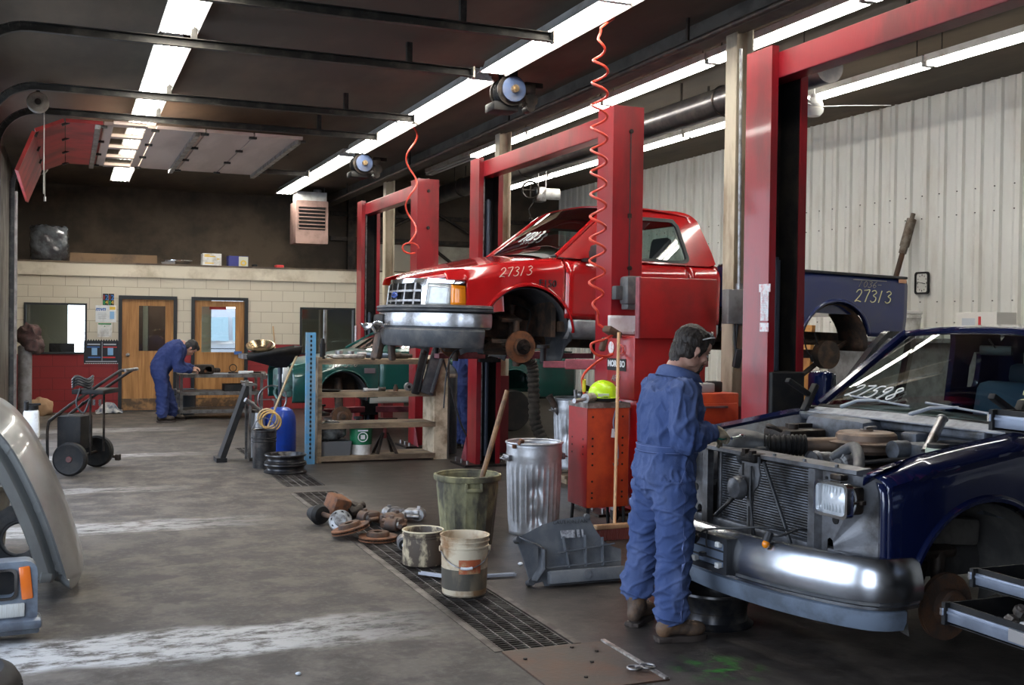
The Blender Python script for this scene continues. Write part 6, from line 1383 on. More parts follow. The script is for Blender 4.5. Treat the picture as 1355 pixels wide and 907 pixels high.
# two-wheeled engine cart
t = thing('booster_cart', (.20, 12.72, 0), 'black two-wheeled battery booster cart with slanting twin handle and cables', 'cart', rz=radians(-22.4))
for s in (-1, 1):
    w = MB(T((0,s*.37,.178),(radians(90),0,0))); w.lathe([(.11,-.035),(.155,-.045),(.176,-.03),(.178,0),(.176,.03),(.155,.045),(.11,.035)],40); wo = w.build('tyre', M_BLACK, t)
    w = MB(T((0,s*.37,.178),(radians(-90*s),0,0)) if s > 0 else T((0,s*.37,.178),(radians(90),0,0))); w.lathe([(0,.045),(.03,.045),(.035,.03),(.07,.012),(.105,.02),(.112,.03),(.112,-.03),(0,-.03)],32); w.build('rim', mat('dull red rim', (.10,.018,.016), .5, 0, (.05,.02,.018), .4, 9.), wo)
MB().cyl((0,-.37,.178),(0,.37,.178),.015,n=10).build('axle', M_GREASE, t)
MB().box((-.10,0,.43),(.26,.34,.36),b=.02).build('battery_box', M_BLACK, t, 30)
for s in (-1, 1):
    MB().tube([(p.x,p.y,p.z) for p in spline([(-.31,s*.2,.12),(-.31,s*.2,.50),(-.24,s*.2,.60),(.02,s*.2,.80),(.42,s*.2,1.08),(.50,s*.2,1.11)],30)],.016,8).build('handle_tube', M_GREASE, t)
    MB().cyl((.14,s*.19,.2),(.14,s*.19,.86),.013,n=8).cyl((-.2,s*.19,.62),(-.08,s*.19,.74),.012,n=8).build('upright', M_GREASE, t)
MB().cyl((.50,-.2,1.11),(.50,.2,1.11),.018,n=10).build('handle_grip', M_STEEL, t)
MB().box((.12,0,.875),(.34,.46,.05),b=.01).build('tool_tray', M_BLACK, t, 30)
cbm = MB()
for k in range(4): cbm.tube([(-.02+.10*cos(a)+.02*k, -.05*k+.12*sin(a), .93+.03*k+.02*sin(3*a)) for a in [2*pi*i/20 for i in range(20)]],.012,6,closed=True)
cbm.tube(spline([(.05,-.24,.92),(.02,-.27,.75),(.10,-.27,.66),(.16,-.26,.80)],18),.010,6).build('jumper_cables', M_CABLE, t)
MB().cyl((.2,-.26,.80),(.2,-.26,.74),.018,n=8).cyl((.26,-.24,.80),(.26,-.24,.73),.016,n=8).build('clamp', M_CHROME, t)
MB().cyl((.0,.40,.15),(.20,.46,.10),.018,n=8).box((.20,.46,.10),(.06,.05,.07),b=.01).build('foot_rest', M_GREASE, t)
# ------------------------------------------------------------------ office wall notices
YW = 20.795
def card(name, x0, x1, z0, z1, m, lb, cat, kids_=(), d=.006, grp=None):
    t = thing(name, ((x0+x1)/2, YW, (z0+z1)/2), lb, cat, grp); w, h = x1-x0, z1-z0
    MB().box((0,-d/2,0),(w,d,h)).build('sheet', m, t, 0)
    for nm, cx, cz, ww, hh, mm in kids_: MB().box((cx*w,-d-.001,cz*h),(ww*w,.002,hh*h)).build(nm, mm, t, 0)
    return t
M_PBLUE = mat('printed blue', (.05,.14,.42), .6); M_PYEL = mat('printed yellow', (.75,.50,.06), .6); M_PRED = mat('printed red', (.5,.03,.03), .6); M_PGRN = mat('printed green', (.02,.22,.07), .6); M_PBLK = mat('poster black', (.012,.014,.02), .45); M_PGRY = mat('printed grey', (.42,.45,.50), .7); M_LBLUE = mat('printed light blue', (.22,.42,.68), .6)
for x, lb in ((.62,'small dark poster with red, blue and yellow numbers, beside its twin nearer the window'), (.716,'small dark poster with red, blue and yellow numbers, nearer the first oak door')):
    t = card('sale_poster', x, x+.092, 1.905, 2.11, M_PBLK, lb, 'poster', [('green_patch', -.25,-.28,.4,.35,M_PGRN)], grp='twin number posters')
    text('number', '1', .12, (-.026,-.009,.03), (radians(90),0,0), M_PRED, t, .001); text('number', '2', .12, (.02,-.009,.03), (radians(90),0,0), mat('poster blue', (.03,.20,.65), .5), t, .001); text('number', '4', .10, (.018,-.009,-.055), (radians(90),0,0), M_PYEL, t, .001)
t = card('notice', .50, .845, 1.60, 1.90, M_PAPER, 'white notice sheet with blue heading and yellow corner above the green-topped sign', 'notice', [('yellow_corner',.32,.34,.28,.18,M_PYEL),('blue_drawing',.30,-.08,.22,.45,M_LBLUE)] + [('print_line',-.18,.04-.1*k,.40,.03,M_PGRY) for k in range(4)])
text('heading', 'mvn', .10, (-.09,-.009,.085), (radians(90),0,0), M_PBLUE, t, .001, shear=.3, font_off=.003)
t = card('safety_sign', .535, .775, 1.335, 1.585, M_WHITE, 'white safety sign with green header strip and small cross', 'sign', [('header',0,.44,.9,.09,M_PGRN),('cross',0,.27,.10,.03,M_PGRN),('cross',0,.27,.03,.10,M_PGRN)] + [('print_line',.0,.06-.11*k,.55,.03,M_PGRY) for k in range(5)])
t = card('battery_poster', .311, .893, .87, 1.27, M_PBLK, 'black fringed poster sheet with two blue product pictures above the red wainscot', 'poster', [('blue_picture',-.20,.02,.16,.32,M_LBLUE),('blue_picture',.26,.02,.16,.32,M_LBLUE),('title_band',-.22,.34,.36,.06,M_PGRY),('title_band',.24,.34,.36,.06,M_PGRY),('text_band',-.25,.22,.4,.05,M_PBLUE),('text_band',.25,.22,.4,.05,M_PRED),('text_band',-.2,-.24,.36,.06,M_PBLUE),('text_band',.22,-.24,.36,.06,M_PRED),('bottom_text',-.2,-.42,.5,.04,M_PGRY),('bottom_text',.25,-.42,.4,.04,M_PGRY),('divider',.02,0,.012,.9,M_PGRY)])
fr = MB()
for i in range(13): fr.prism([(-.016,0),(.016,0),(0,.03)],.004,T((-.26+.043*i,-.002,.20),(radians(90),0,0)))
fr.build('fringe', M_PBLK, t, 0)
fr = MB()
for i in range(16): fr.box((-.27+.036*i,-.008,-.205),(.02,.003,.012))
fr.build('perforation', M_PAPER, t, 0)
# ------------------------------------------------------------------ on the office roof
t = thing('wrapped_bundle', (-.27, 21.25, 2.67), 'grey bundle wrapped in shiny plastic film on the office roof', 'bundle')
mb = MB().box((0,0,.32),(.62,.5,.62),b=.12); bm_ = bmesh.new()
mb = MB().ell((0,0,.32),(.36,.30,.36),n=40,m=26)
mb.v = [V((max(-.31,min(.31,v.x*1.15)), max(-.25,min(.25,v.y)), max(0,min(.63,.32+(v.z-.32)*1.25)))) + V((mnoise.noise(v*16),mnoise.noise(v*16+V((3,0,0))),mnoise.noise(v*16+V((0,3,0)))))*.035 for v in mb.v]
mb.build('film', mat('crinkled plastic film', (.10,.11,.12), .18, 0, (.045,.045,.05), .5, 5., .6, 18, coat=.8), t, 80)
tag(MB().box((.82,21.4,2.76),(1.5,.25,.17),(0,0,.02)).build('cardboard_plank', mat('dusty cardboard', (.20,.125,.07), .8, 0, (.10,.07,.05), .4, 2.), None, 0), 'long brown cardboard slab lying on the office roof beside the wrapped bundle', 'cardboard')
t = thing('foil_tray', (1.90, 21.0, 2.67), 'shallow shiny tray on the office roof over the first oak door', 'tray'); MB().lathe([(0,.02),(.17,.02),(.22,.07),(.25,.075),(.25,.085),(.215,.08),(.165,.03),(0,.03)],36,T((.0,0,0),(0,0,0),(1.1,.8,1))).build('tray', M_CHROME, t); MB().lathe([(0,.0),(.11,.0),(.13,.04),(.0,.05)],28,T((-.16,-.1,0),(0,0,0),(1,.8,1))).build('lid', M_GALV, t)
t = thing('carton', (2.52, 21.1, 2.67), 'white carton with yellow lettering on the office roof', 'box'); MB().box((0,0,.115),(.34,.3,.23),b=.004).build('box', M_WHITE, t, 0)
for z, w, x in ((.20,.10,-.09),(.175,.20,-.04),(.13,.05,.11),(.05,.16,-.05)): MB().box((x,-.152,z),(w,.003,.018)).build('yellow_lettering', M_PYEL, t, 0)
t = thing('carton', (3.0, 21.1, 2.67), 'blue and yellow carton with printed arch on the office roof', 'box'); MB().box((0,0,.10),(.36,.3,.20),b=.004).build('box', mat('carton blue', (.03,.035,.20), .5), t, 0); MB().box((.09,-.152,.10),(.17,.003,.18)).build('pale_end', mat('pale carton', (.55,.55,.45), .6), t, 0)
ar = MB(T((.09,-.156,.07),(radians(90),0,0))); ar.ring([(x,y) for x,y in arc((0,0),.055,-60,240,16)],[(x,y) for x,y in arc((0,0),.03,-60,240,16)],.002); ar.build('yellow_arch', M_PYEL, t, 0)
tag(MB().box((3.78,21.1,2.70),(.15,.2,.06),b=.01).build('red_case', M_PRED, None, 30), 'small red case on the office roof right of the blue carton', 'case')
tag(MB().box((3.32,21.1,2.70),(.09,.12,.06),b=.012).build('black_case', M_BLACK, None, 30), 'small black case next to the blue carton on the office roof', 'case')
# inside the office
t = thing('computer_monitor', (-.05, 21.3, .92), 'dark computer monitor seen behind the first office window', 'monitor'); MB().box((0,0,.17),(.42,.05,.24),b=.01).build('screen', M_BLACK, t, 30); MB().cyl((0,0,0),(0,0,.08),.03).cyl((0,0,0),(0,0,.015),.1,n=20).build('stand', M_BLACK, t)
t = thing('office_desk', (-.05, 21.42, 0), 'desk carrying the monitor inside the office', 'desk'); MB().box((0,0,.90),(1.2,.5,.04)).build('desk_top', M_WOOD, t, 0)
for x in (-.55,.55): MB().box((x,0,.44),(.04,.46,.88)).build('leg', M_WOOD, t, 0)
structure(MB().box((1.62, 21.9, 1.2),(.30,.3,2.4)).box((1.14,22.3,1.2),(.5,.06,2.4)), 'wall_office_partition', mat('dark brown cupboard', (.06,.035,.022), .6))
structure(MB().box((3.0, 21.75, 2.5),(5.6,1.9,.04)), 'ceiling_office', M_OFF)
# white van outside the office
t = thing('parked_van', (3.65, 27.2, 0), 'white van parked outside, seen through the glass of the second oak door', 'van')
MW = mat('van white', (.80,.80,.80), .3, coat=.4)
MB().loft([[(-2.3,y,.35),(-2.3,y,1.0),(-1.5,y*.98,1.12),(-.8,y*.86,1.85),(-.3,y*.84,1.95),(2.4,y*.84,1.95),(2.5,y,1.1),(2.5,y,.35)] for y in (-.92,.92)]).build('body', MW, t, 30)
for s in (-1, 1):
    w = MB(); w.add([(-1.28,s*.93,1.18),(-.75,s*.82,1.72),(-.1,s*.81,1.74),(-.1,s*.92,1.18)],[(0,1,2,3)]).add([(.0,s*.92,1.18),(.0,s*.81,1.74),(1.2,s*.81,1.74),(1.2,s*.92,1.18)],[(0,1,2,3)]); w.build('side_window', mat('sky blue reflection glass', (.50,.66,.68), .1), t, 0, solid=.01)
    for x in (-1.55,1.6): MB().cyl((x,s*.75,.33),(x,s*.93,.33),.33,n=28).build('wheel', M_BLACK, t)
MB().box((.1,-.93,1.0),(4.6,.02,.02)).build('body_moulding', M_TRIM, t, 0)
tag(MB().box((2.98,20.78,1.06),(.14,.004,.06)).build('door_sticker', M_PBLUE, None, 0), 'small blue sticker in the lower corner of the second oak door glass', 'sticker')
tag(MB().box((2.62,20.855,1.885),(.30,.004,.05)).build('window_sign', M_PRED, None, 0), 'narrow red sign strip along the top of the second oak door glass', 'sign')
# ------------------------------------------------------------------ right wall
t = thing('wall_clock', (10.47, 11.35, 2.27), 'square black-rimmed wall clock on the ribbed wall', 'clock', rot=(0,0,radians(-90))); t.scale = (.82,.82,.82)
P2 = MB(T((0,0,0),(radians(90),0,0))); P2.ring(rrect(.31,.36,.05,5), rrect(.25,.30,.035,5), .03); P2.build('rim', M_BLACK, t, 30)
MB().box((0,-.008,0),(.26,.01,.31)).build('dial', mat('ivory dial', (.66,.64,.58), .5), t, 0)
for k in range(12): a = 2*pi*k/12; MB().box((.10*sin(a),-.016,.125*cos(a)),(.012,.003,.03 if k % 3 == 0 else .018)).build('hour_mark', M_GREASE, t, 0)
MB(T((0,-.018,0),(0,radians(100),0))).box((0,0,.035),(.012,.003,.08)).build('hour_hand', M_BLACK, t, 0); MB(T((0,-.02,0),(0,radians(-78),0))).box((0,0,.045),(.008,.003,.10)).build('minute_hand', M_BLACK, t, 0)
t = thing('wall_bench', (10.1, 11.0, 0), 'grey steel bench along the ribbed wall behind the dark blue truck', 'bench')
MB().box((.05,0,1.52),(.62,3.4,.05)).build('bench_top', M_STEEL, t, 0); MB().box((.12,0,.75),(.46,3.3,1.48)).build('cabinet_base', M_GBOX, t, 0)
t = thing('pail', (9.95, 11.05, 1.545), 'white pail standing on the bench under the wall clock', 'bucket'); MB().lathe([(0,.0),(.15,.0),(.175,.30),(.185,.31),(.185,.34),(.175,.35),(.165,.34),(.145,.02),(0,.02)],36).build('body', M_WHITE, t); MB().torus((0,0,.26),.176,.006,n=36).build('band', M_WHITE, t)
t = thing('carton', (9.95, 9.75, 1.545), 'white printed carton on the bench at the picture edge', 'box'); MB().box((0,0,.16),(.3,.6,.32),b=.004).build('box', mat('printed carton', (.62,.60,.56), .7), t, 0); MB().box((-.152,-.05,.2),(.003,.04,.14)).build('red_mark', M_PRED, t, 0); MB().box((-.152,.12,.2),(.003,.2,.10)).build('grey_print', M_PGRY, t, 0)
t = thing('welding_machine', (9.5, 13.5, 0), 'red machine box against the ribbed wall, seen under the navy bed', 'machine'); MB().box((0,0,.62),(.5,.6,1.20),b=.02).build('casing', M_TOOLRED, t, 30); MB().box((-.253,-.05,1.05),(.004,.26,.05)).build('name_strip', M_PAPER, t, 0)
MB().torus((0,0,1.24),.10,.012,(0,1,0)).build('handle', M_BLACK, t)
tag(MB().box((9.9,13.1,.85),(.06,.34,1.7),(0,.06,0)).build('plywood_board', mat('orange plywood', (.50,.24,.07), .7, 0, (.3,.13,.04), .4, 3.), None, 0), 'orange-brown board leaning on the ribbed wall, seen under the navy bed', 'board')
# ------------------------------------------------------------------ far work cart
t = thing('work_cart', (1.80, 18.95, 0), 'grey three-shelf steel work cart in front of the second oak door', 'cart')
M_CART = mat('bare steel angle', (.17,.165,.16), .5, .6, (.09,.08,.07), .4, 7.)
W_, D_ = 1.32, .62
for x in (0,W_):
    for y in (0,D_):
        MB().box((x,y,.44),(.045,.045,.64)).build('leg', M_CART, t, 0)
        c = MB().cyl((x-.014,y,.06),(x+.014,y,.06),.06,n=20).build('caster', M_BLACK, t); MB().box((x,y,.10),(.045,.05,.05)).build('fork', M_STEEL, c, 0)
for z, nm in ((.735,'top_shelf'),(.44,'middle_shelf'),(.14,'bottom_shelf')): MB().box((W_/2,D_/2,z),(W_+.04,D_+.04,.025)).box((W_/2,-.02,z-.01),(W_+.04,.012,.06)).box((W_/2,D_+.02,z-.01),(W_+.04,.012,.06)).build(nm, M_CART, t, 0)
t = thing('engine_part', (2.2, 19.15, .75), 'oily black engine part the bent mechanic is working on', 'engine part')
MB().box((0,0,.08),(.30,.2,.16),b=.04).cyl((-.18,0,.10),(-.1,0,.10),.06,n=16).box((.18,.02,.06),(.16,.12,.08),b=.03).cyl((.05,-.1,.08),(.05,.1,.08),.06,n=16).build('casting', M_GREASE, t, 40); MB().cyl((-.20,0,.11),(-.18,0,.11),.035,n=14).build('brass_end', MATS['brass hub'], t); MB().cyl((.0,-.11,.05),(.0,-.06,.05),.025,n=12).build('rusty_plug', M_ORUST, t)
def small_part(nm, loc, k, lb, cat, m):
    t = thing(nm, loc, lb, cat)
    if k == 0: MB().box((0,0,.025),(.18,.08,.05),b=.015).cyl((.06,0,.03),(.16,0,.03),.02).build('body', m, t, 40)
    elif k == 1: MB().torus((0,0,.10),.06,.008,(0,1,0)).box((0,0,.02),(.16,.06,.03),b=.008).build('frame', m, t)
    else: MB().box((0,0,.02),(.3,.03,.03),b=.006).cyl((.12,0,.02),(.2,0,.02),.02).build('bar', m, t, 40)
small_part('carburettor', (2.84,19.1,.75), 0, 'small bright metal part on the top of the work cart', 'engine part', M_PAPER); small_part('clamp', (2.66,19.1,.75), 1, 'thin wire clamp standing on the work cart top', 'clamp', M_GREASE); small_part('pry_bar', (3.02,19.2,.75), 2, 'dark bar lying at the far end of the work cart top', 'tool', M_GREASE)
t = thing('bench_vise', (3.16, 19.0, .75), 'small steel vise at the end of the work cart', 'vise'); MB().box((0,0,-.03),(.08,.12,.12),b=.01).cyl((-.12,0,-.02),(.12,0,-.02),.02,n=10).cyl((.1,-.06,-.02),(.1,.06,-.02),.008,n=6).build('body', M_STEEL, t, 30)
t = thing('parts_tray', (2.75, 19.2, .453), 'black tray on the middle shelf of the work cart', 'tray'); MB().box((0,0,.01),(.46,.36,.02)).box((0,-.18,.06),(.46,.01,.12)).box((0,.18,.06),(.46,.01,.12)).box((-.23,0,.06),(.01,.36,.12)).box((.23,0,.06),(.01,.36,.12)).build('tray', M_BLACK, t, 0)
t = thing('pail', (1.95, 19.95, 0), 'dark pail on the floor behind the work cart', 'bucket'); MB().lathe([(0,0),(.17,0),(.20,.42),(.21,.43),(.21,.45),(.19,.44),(.16,.02),(0,.02)],32).build('body', mat('dark slate plastic', (.06,.07,.085), .4), t); MB().torus((0,0,.36),.195,.008,n=32).build('band', M_BLACK, t)
tag(MB().cyl((3.70,20.35,.02),(3.62,20.76,1.56),.014,n=10).build('wooden_stick', M_WOOD, None), 'thin wooden handle leaning on the office wall right of the doors', 'stick')
# ------------------------------------------------------------------ oil drain group
t = thing('oil_drain', (2.40, 13.25, 0), 'blue oil drain drum with black funnel tray on a pole', 'oil drain')
MB().lathe([(0,.03),(.16,.03),(.185,.06),(.195,.12),(.195,.44),(.185,.52),(.15,.59),(.09,.62),(0,.625)],40).build('drum', mat('blue plastic drum', (.012,.06,.42), .35, 0, (.02,.05,.25), .3, 5., coat=.2), t)
MB().cyl((0,0,.6),(0,0,1.12),.022,n=12).cyl((0,0,1.02),(0,0,1.1),.03,n=12).build('pole', mat('dark blue steel', (.03,.04,.06), .4, .4), t)
MB().loft([[(-.42,-.2,1.20),(.20,-.24,1.27),(.20,.24,1.27),(-.42,.2,1.20)],[(-.43,-.21,1.26),(.22,-.26,1.36),(.22,.26,1.36),(-.43,.21,1.26)]],caps=False).loft([[(-.05,-.05,1.10),(.07,-.05,1.10),(.07,.05,1.10),(-.05,.05,1.10)],[(-.42,-.2,1.20),(.20,-.24,1.27),(.20,.24,1.27),(-.42,.2,1.20)]]).build('funnel_tray', M_BLACK, t, 20, solid=.006)
MB().box((-.44,0,1.235),(.05,.40,.055)).build('tray_lip', M_STEEL, t, 0)
MB().tube(spline([(.16,-.2,1.25),(.05,-.22,1.0),(-.15,-.26,.5),(-.32,-.3,.08)],20),.014,8).build('pale_hose', mat('cream hose', (.50,.38,.22), .6), t)
for k in range(3): MB().torus((-.20+.02*k,-.31-.02*k,.52-.02*k),.11,.011,(.3,1,.2),26,7).build('hose_loop', mat('yellow hose', (.55,.33,.10), .5) if k else MATS['cream hose'], t)
MB().cyl((-.36,-.3,.68),(-.2,-.26,.55),.016,n=8).cyl((-.46,-.33,.74),(-.36,-.3,.68),.028,n=10).build('hose_nozzle', M_STEEL, t)
MB().tube([(-.40,-.3,.04),(-.3,-.28,.04),(-.2,-.25,.05),(.0,-.2,.05)],.02,8).build('base_frame', M_GREASE, t)
t = thing('brass_pan', (2.16, 13.22, 1.30), 'shiny brass-coloured drain pan lying in the black funnel tray', 'pan', rot=(radians(22),radians(-6),0))
MB().lathe([(0,.0),(.09,.0),(.13,.03),(.165,.05),(.17,.075),(.155,.08),(.12,.05),(.085,.02),(0,.018)],36).build('pan', mat('worn brass', (.48,.38,.22), .25, .95, (.2,.15,.1), .4, 12.), t)
t = thing('oil_filter_drum', (2.13, 13.17, 0), 'slim pale grey canister beside the blue drum', 'canister'); MB().cyl((0,0,.0),(0,0,.57),.085,n=28).build('body', M_GALV, t); MB().cyl((0,0,.57),(0,0,.60),.09,n=28).build('lid', M_GREASE, t)
for z in (.2,.4): MB().torus((0,0,z),.086,.004,n=28,k=6).build('band', M_STEEL, t)
MB().tube([(.17*cos(a)-.05,.22,.70+.17*sin(a)) for a in [2*pi*i/40 for i in range(40)]],.010,8,closed=True).box((-.05,.22,.70),(.34,.014,.014)).box((-.05,.12,.70),(.02,.2,.02)).box((-.05,.02,.66),(.03,.03,.12)).build('hand_wheel', M_STEEL, bpy.data.objects['oil_drain'])
t = thing('loading_ramp', (1.70, 13.05, 0), 'black slanted ramp plate propped on a thin steel stand', 'ramp')
MB().box((.15,.15,.44),(.06,.26,.96),(0,radians(19),0)).box((-.0,.15,.025),(.12,.28,.05)).build('plate', M_BLACK, t, 0)
MB().box((.32,.02,.45),(.03,.03,.90)).box((.32,.30,.45),(.03,.03,.90)).box((.33,.16,.90),(.14,.30,.02)).build('stand', M_CART, t, 0)
MB().cyl((.22,.1,.94),(.36,.1,.92),.014,n=8).box((.29,.1,.93),(.04,.06,.05)).build('pin', M_STEEL, t)
t = thing('pail', (2.09, 12.49, 0), 'black steel pail with wire bail in front of the blue drum', 'bucket')
MB().lathe([(0,.0),(.125,.0),(.135,.41),(.142,.415),(.142,.43),(.128,.425),(.118,.02),(0,.02)],36).build('body', mat('black pail', (.015,.015,.016), .35, .3, (.07,.06,.055), .42, 7.), t); MB().torus((0,0,.30),.133,.006,n=36,k=6).torus((0,0,.34),.134,.006,n=36,k=6).build('ribs', M_BLACK, t)
MB().tube([(.135*cos(a),.0,.40+.16*sin(a)) for a in [pi*i/18 for i in range(19)]],.005,6).build('bail', M_STEEL, t)
t = thing('steel_upright', (2.64, 12.62, 0), 'tall light blue perforated steel upright beside the wooden shelf', 'upright')
M_LB = mat('light blue paint', (.10,.30,.50), .45, 0, (.22,.30,.36), .4, 5.)
MB().prism([(-.055,0),(.055,0),(.055,.05),(.048,.05),(.048,.008),(-.048,.008),(-.048,.05),(-.055,.05)],1.53).build('channel', M_LB, t, 20)
h = MB()
for k in range(28): h.box((0,-.001,.08+.052*k),(.022,.004,.028))
h.box((0,-.0005,.79),(.003,.004,1.42)); h.build('perforation_pattern', M_BLACK, t, 0)
# ------------------------------------------------------------------ wooden shelf
t = thing('wooden_shelf', (2.76, 12.68, 0), 'grimy wooden parts shelf with four boards in front of the green car', 'shelf')
MB().box((.0,.22,.62),(.045,.46,1.24)).build('side_panel', M_OLDWOOD, t, 0)
MB().box((1.42,.22,.63),(.035,.46,1.26)).box((1.50,-.0,.63),(.14,.025,1.26)).build('side_panel', mat('pale painted board', (.60,.50,.36), .65, 0, (.25,.18,.11), .42, 4.), t, 0)
MB().box((1.585,.22,.62),(.02,.46,1.24)).build('dark_side', mat('dark side board', (.05,.04,.035), .7), t, 0)
for z in (.06,.44,.81,1.20): MB().box((.71,.22,z),(1.40,.46,.035)).box((.71,.0,z-.012),(1.42,.025,.06)).build('shelf_board', M_OLDWOOD, t, 0)
SX, SY = 2.76, 12.68
def put(nm, x, z, lb, cat, fn, y=.15, rz=0, grp=None):
    t = thing(nm, (SX+x, SY+y, z), lb, cat, grp, rz); fn(t); return t
put('spray_can', .06, 1.2175, 'black spray can at the left end of the shelf top', 'can', lambda t: (MB().cyl((0,0,0),(0,0,.18),.033,n=20).build('can', M_BLACK, t), MB().cyl((0,0,.18),(0,0,.24),.026,.02,n=16).build('cap', M_BLACK, t)))
put('intake_manifold', .36, 1.2175, 'flat silver casting on the top board of the wooden shelf', 'engine part', lambda t: MB().box((0,0,.03),(.40,.2,.05),b=.02).cyl((-.1,0,.05),(-.1,0,.10),.05,n=16).cyl((.05,.03,.05),(.05,.03,.09),.04,n=16).box((.16,-.05,.06),(.12,.06,.05),b=.02).tube([(-.2,-.05,.03),(-.26,-.06,.04),(-.28,-.06,.02)],.016).build('casting', M_ALU, t, 40))
put('power_drill', .78, 1.2175, 'blue-grey air ratchet lying on the shelf top beside the silver casting', 'tool', lambda t: (MB().cyl((-.20,0,.04),(.06,0,.04),.032,n=16).cyl((.06,0,.04),(.14,0,.04),.022,n=14).build('body', mat('blue-grey tool', (.10,.14,.20), .4, .4), t), MB().cyl((.14,0,.04),(.24,0,.045),.04,.035,n=16).build('head', M_GREASE, t)))
put('socket_extension', 1.02, 1.2175, 'short dark pipe fitting on the shelf top near the pale board', 'tool', lambda t: MB().cyl((-.09,0,.035),(.09,0,.035),.033,n=16).cyl((.09,0,.035),(.14,0,.035),.024,n=12).build('body', M_GREASE, t))
put('grease_fitting', .66, .8275, 'bright slim cylinder lying on the second shelf board', 'car part', lambda t: (MB().cyl((-.1,0,.02),(.1,0,.02),.014,n=12).cyl((-.10,0,.02),(-.05,0,.02),.022,n=12).build('rod', M_WHITE, t), MB().cyl((.08,0,.025),(.17,0,.025),.025,n=14).build('end', M_STEEL, t)))
put('pulley', 1.12, .8275, 'round shiny pulley standing on the second shelf board', 'car part', lambda t: (MB().cyl((0,-.03,.05),(0,.03,.05),.05,n=24).build('wheel', M_ALU, t), MB().cyl((0,-.035,.05),(0,-.03,.05),.02,n=14).build('hub', M_BLACK, t)))
put('oil_pan', .16, .8275, 'flat black dish at the left of the second shelf board', 'dish', lambda t: MB().lathe([(0,.0),(.10,.0),(.13,.025),(.12,.028),(.09,.008),(0,.008)],28).build('dish', M_BLACK, t))
put('coupling', .96, .8275, 'small brown coupling on the second board beside the round pulley', 'car part', lambda t: MB().cyl((0,0,0),(0,0,.05),.03,n=14).cyl((0,0,.05),(0,0,.08),.02,n=12).build('body', M_RUST, t))
put('parts_bin', .20, .0775, 'grey plastic bin at the left of the lowest shelf board', 'bin', lambda t: MB().loft([[(-.17,-.12,0),(.17,-.12,0),(.17,.12,0),(-.17,.12,0)],[(-.19,-.14,.17),(.19,-.14,.17),(.19,.14,.17),(-.19,.14,.17)],[(-.175,-.125,.17),(.175,-.125,.17),(.175,.125,.17),(-.175,.125,.17)],[(-.16,-.11,.01),(.16,-.11,.01),(.16,.11,.01),(-.16,.11,.01)]]).build('body', mat('grey plastic bin', (.13,.135,.14), .5), t, 20))
def bagf(t):
    mb = MB().ell((0,0,.11),(.17,.11,.12),n=26,m=16); mb.v = [v + V((mnoise.noise(v*18),mnoise.noise(v*18+V((3,0,0))),mnoise.noise(v*18+V((0,3,0)))))*.03 for v in mb.v]; mb.build('bag', mat('milky plastic bag', (.20,.21,.20), .2, 0, (.09,.09,.09), .4, 9., .5, 20, coat=.5), t, 80)
put('plastic_bag', .18, .25, 'crinkled clear plastic bag stuffed on top of the grey shelf bin', 'bag', bagf)
def gp_(t):
    MB().lathe([(0,0),(.125,0),(.130,.12),(0,.12)],36).build('white_base', M_WHITE, t); MB().lathe([(.131,.12),(.140,.305),(.146,.31),(.146,.33),(.136,.33),(.125,.12)],36).build('green_body', mat('green pail plastic', (.012,.17,.07), .4), t)
    MB(T((0,0,0),(0,0,radians(-95)))).torus((.140,0,.215),.055,.006,(1,0,-.05),28,6,).box((.139,0,.215),(.006,.05,.05)).build('white_emblem', M_PAPER, t); MB(T((0,0,0),(0,0,radians(-95)))).box((.143,0,.292),(.006,.12,.018)).build('white_lettering', M_PAPER, t, 0)
put('pail', .535, .0775, 'green and white pail with round white emblem on the lowest shelf board', 'bucket', gp_)
def jack(t):
    for x in (-.12,.12):
        for y in (-.1,.1): MB().loft([[(x-.02,y-.02,0),(x+.02,y-.02,0),(x+.02,y+.02,0),(x-.02,y+.02,0)],[(x*.2-.012,y*.2-.012,.25),(x*.2+.012,y*.2-.012,.25),(x*.2+.012,y*.2+.012,.25),(x*.2-.012,y*.2+.012,.25)]]).build('leg', M_GREASE, t, 0)
    MB().cyl((0,0,.18),(0,0,.34),.022,n=12).box((0,0,.345),(.08,.05,.02),b=.005).build('ratchet_post', mat('worn red steel', (.22,.03,.03), .5), t)
put('jack_stand', .83, .0775, 'dark jack stand with red post on the lowest shelf board', 'jack stand', jack)
def leanpart(nm, x, lb, w, l, tilt, m):
    t = thing(nm, (SX+x, SY-.06, .80), lb, 'car part', rot=(radians(-4), radians(tilt), 0))
    MB().box((0,0,l/2),(w,.05,l),b=.015).box((w*.3,-.03,l*.5),(w*.25,.04,l*.9),b=.01).build('panel', m, t, 30); MB().box((-w*.2,-.03,l*.85),(w*.4,.05,l*.2),b=.012).build('bracket', M_BLACK, t, 30)
leanpart('radiator_seal', 1.14, 'narrow black plastic trim leaning across the shelf front', .10, .66, 14, M_BLACK); leanpart('splash_guard', 1.28, 'broad dark plastic splash guard leaning across the shelf front', .17, .60, 18, M_DKPL)
MBt = MB().tube(spline([(4.26,12.64,1.22),(4.32,12.62,1.0),(4.42,12.6,.62),(4.52,12.6,.35),(4.75,12.62,.012)],24),.012,6); tag(MBt.build('rubber_strip', M_CABLE, None), 'thin dark rubber strip hanging over the pale end board of the shelf', 'strip')
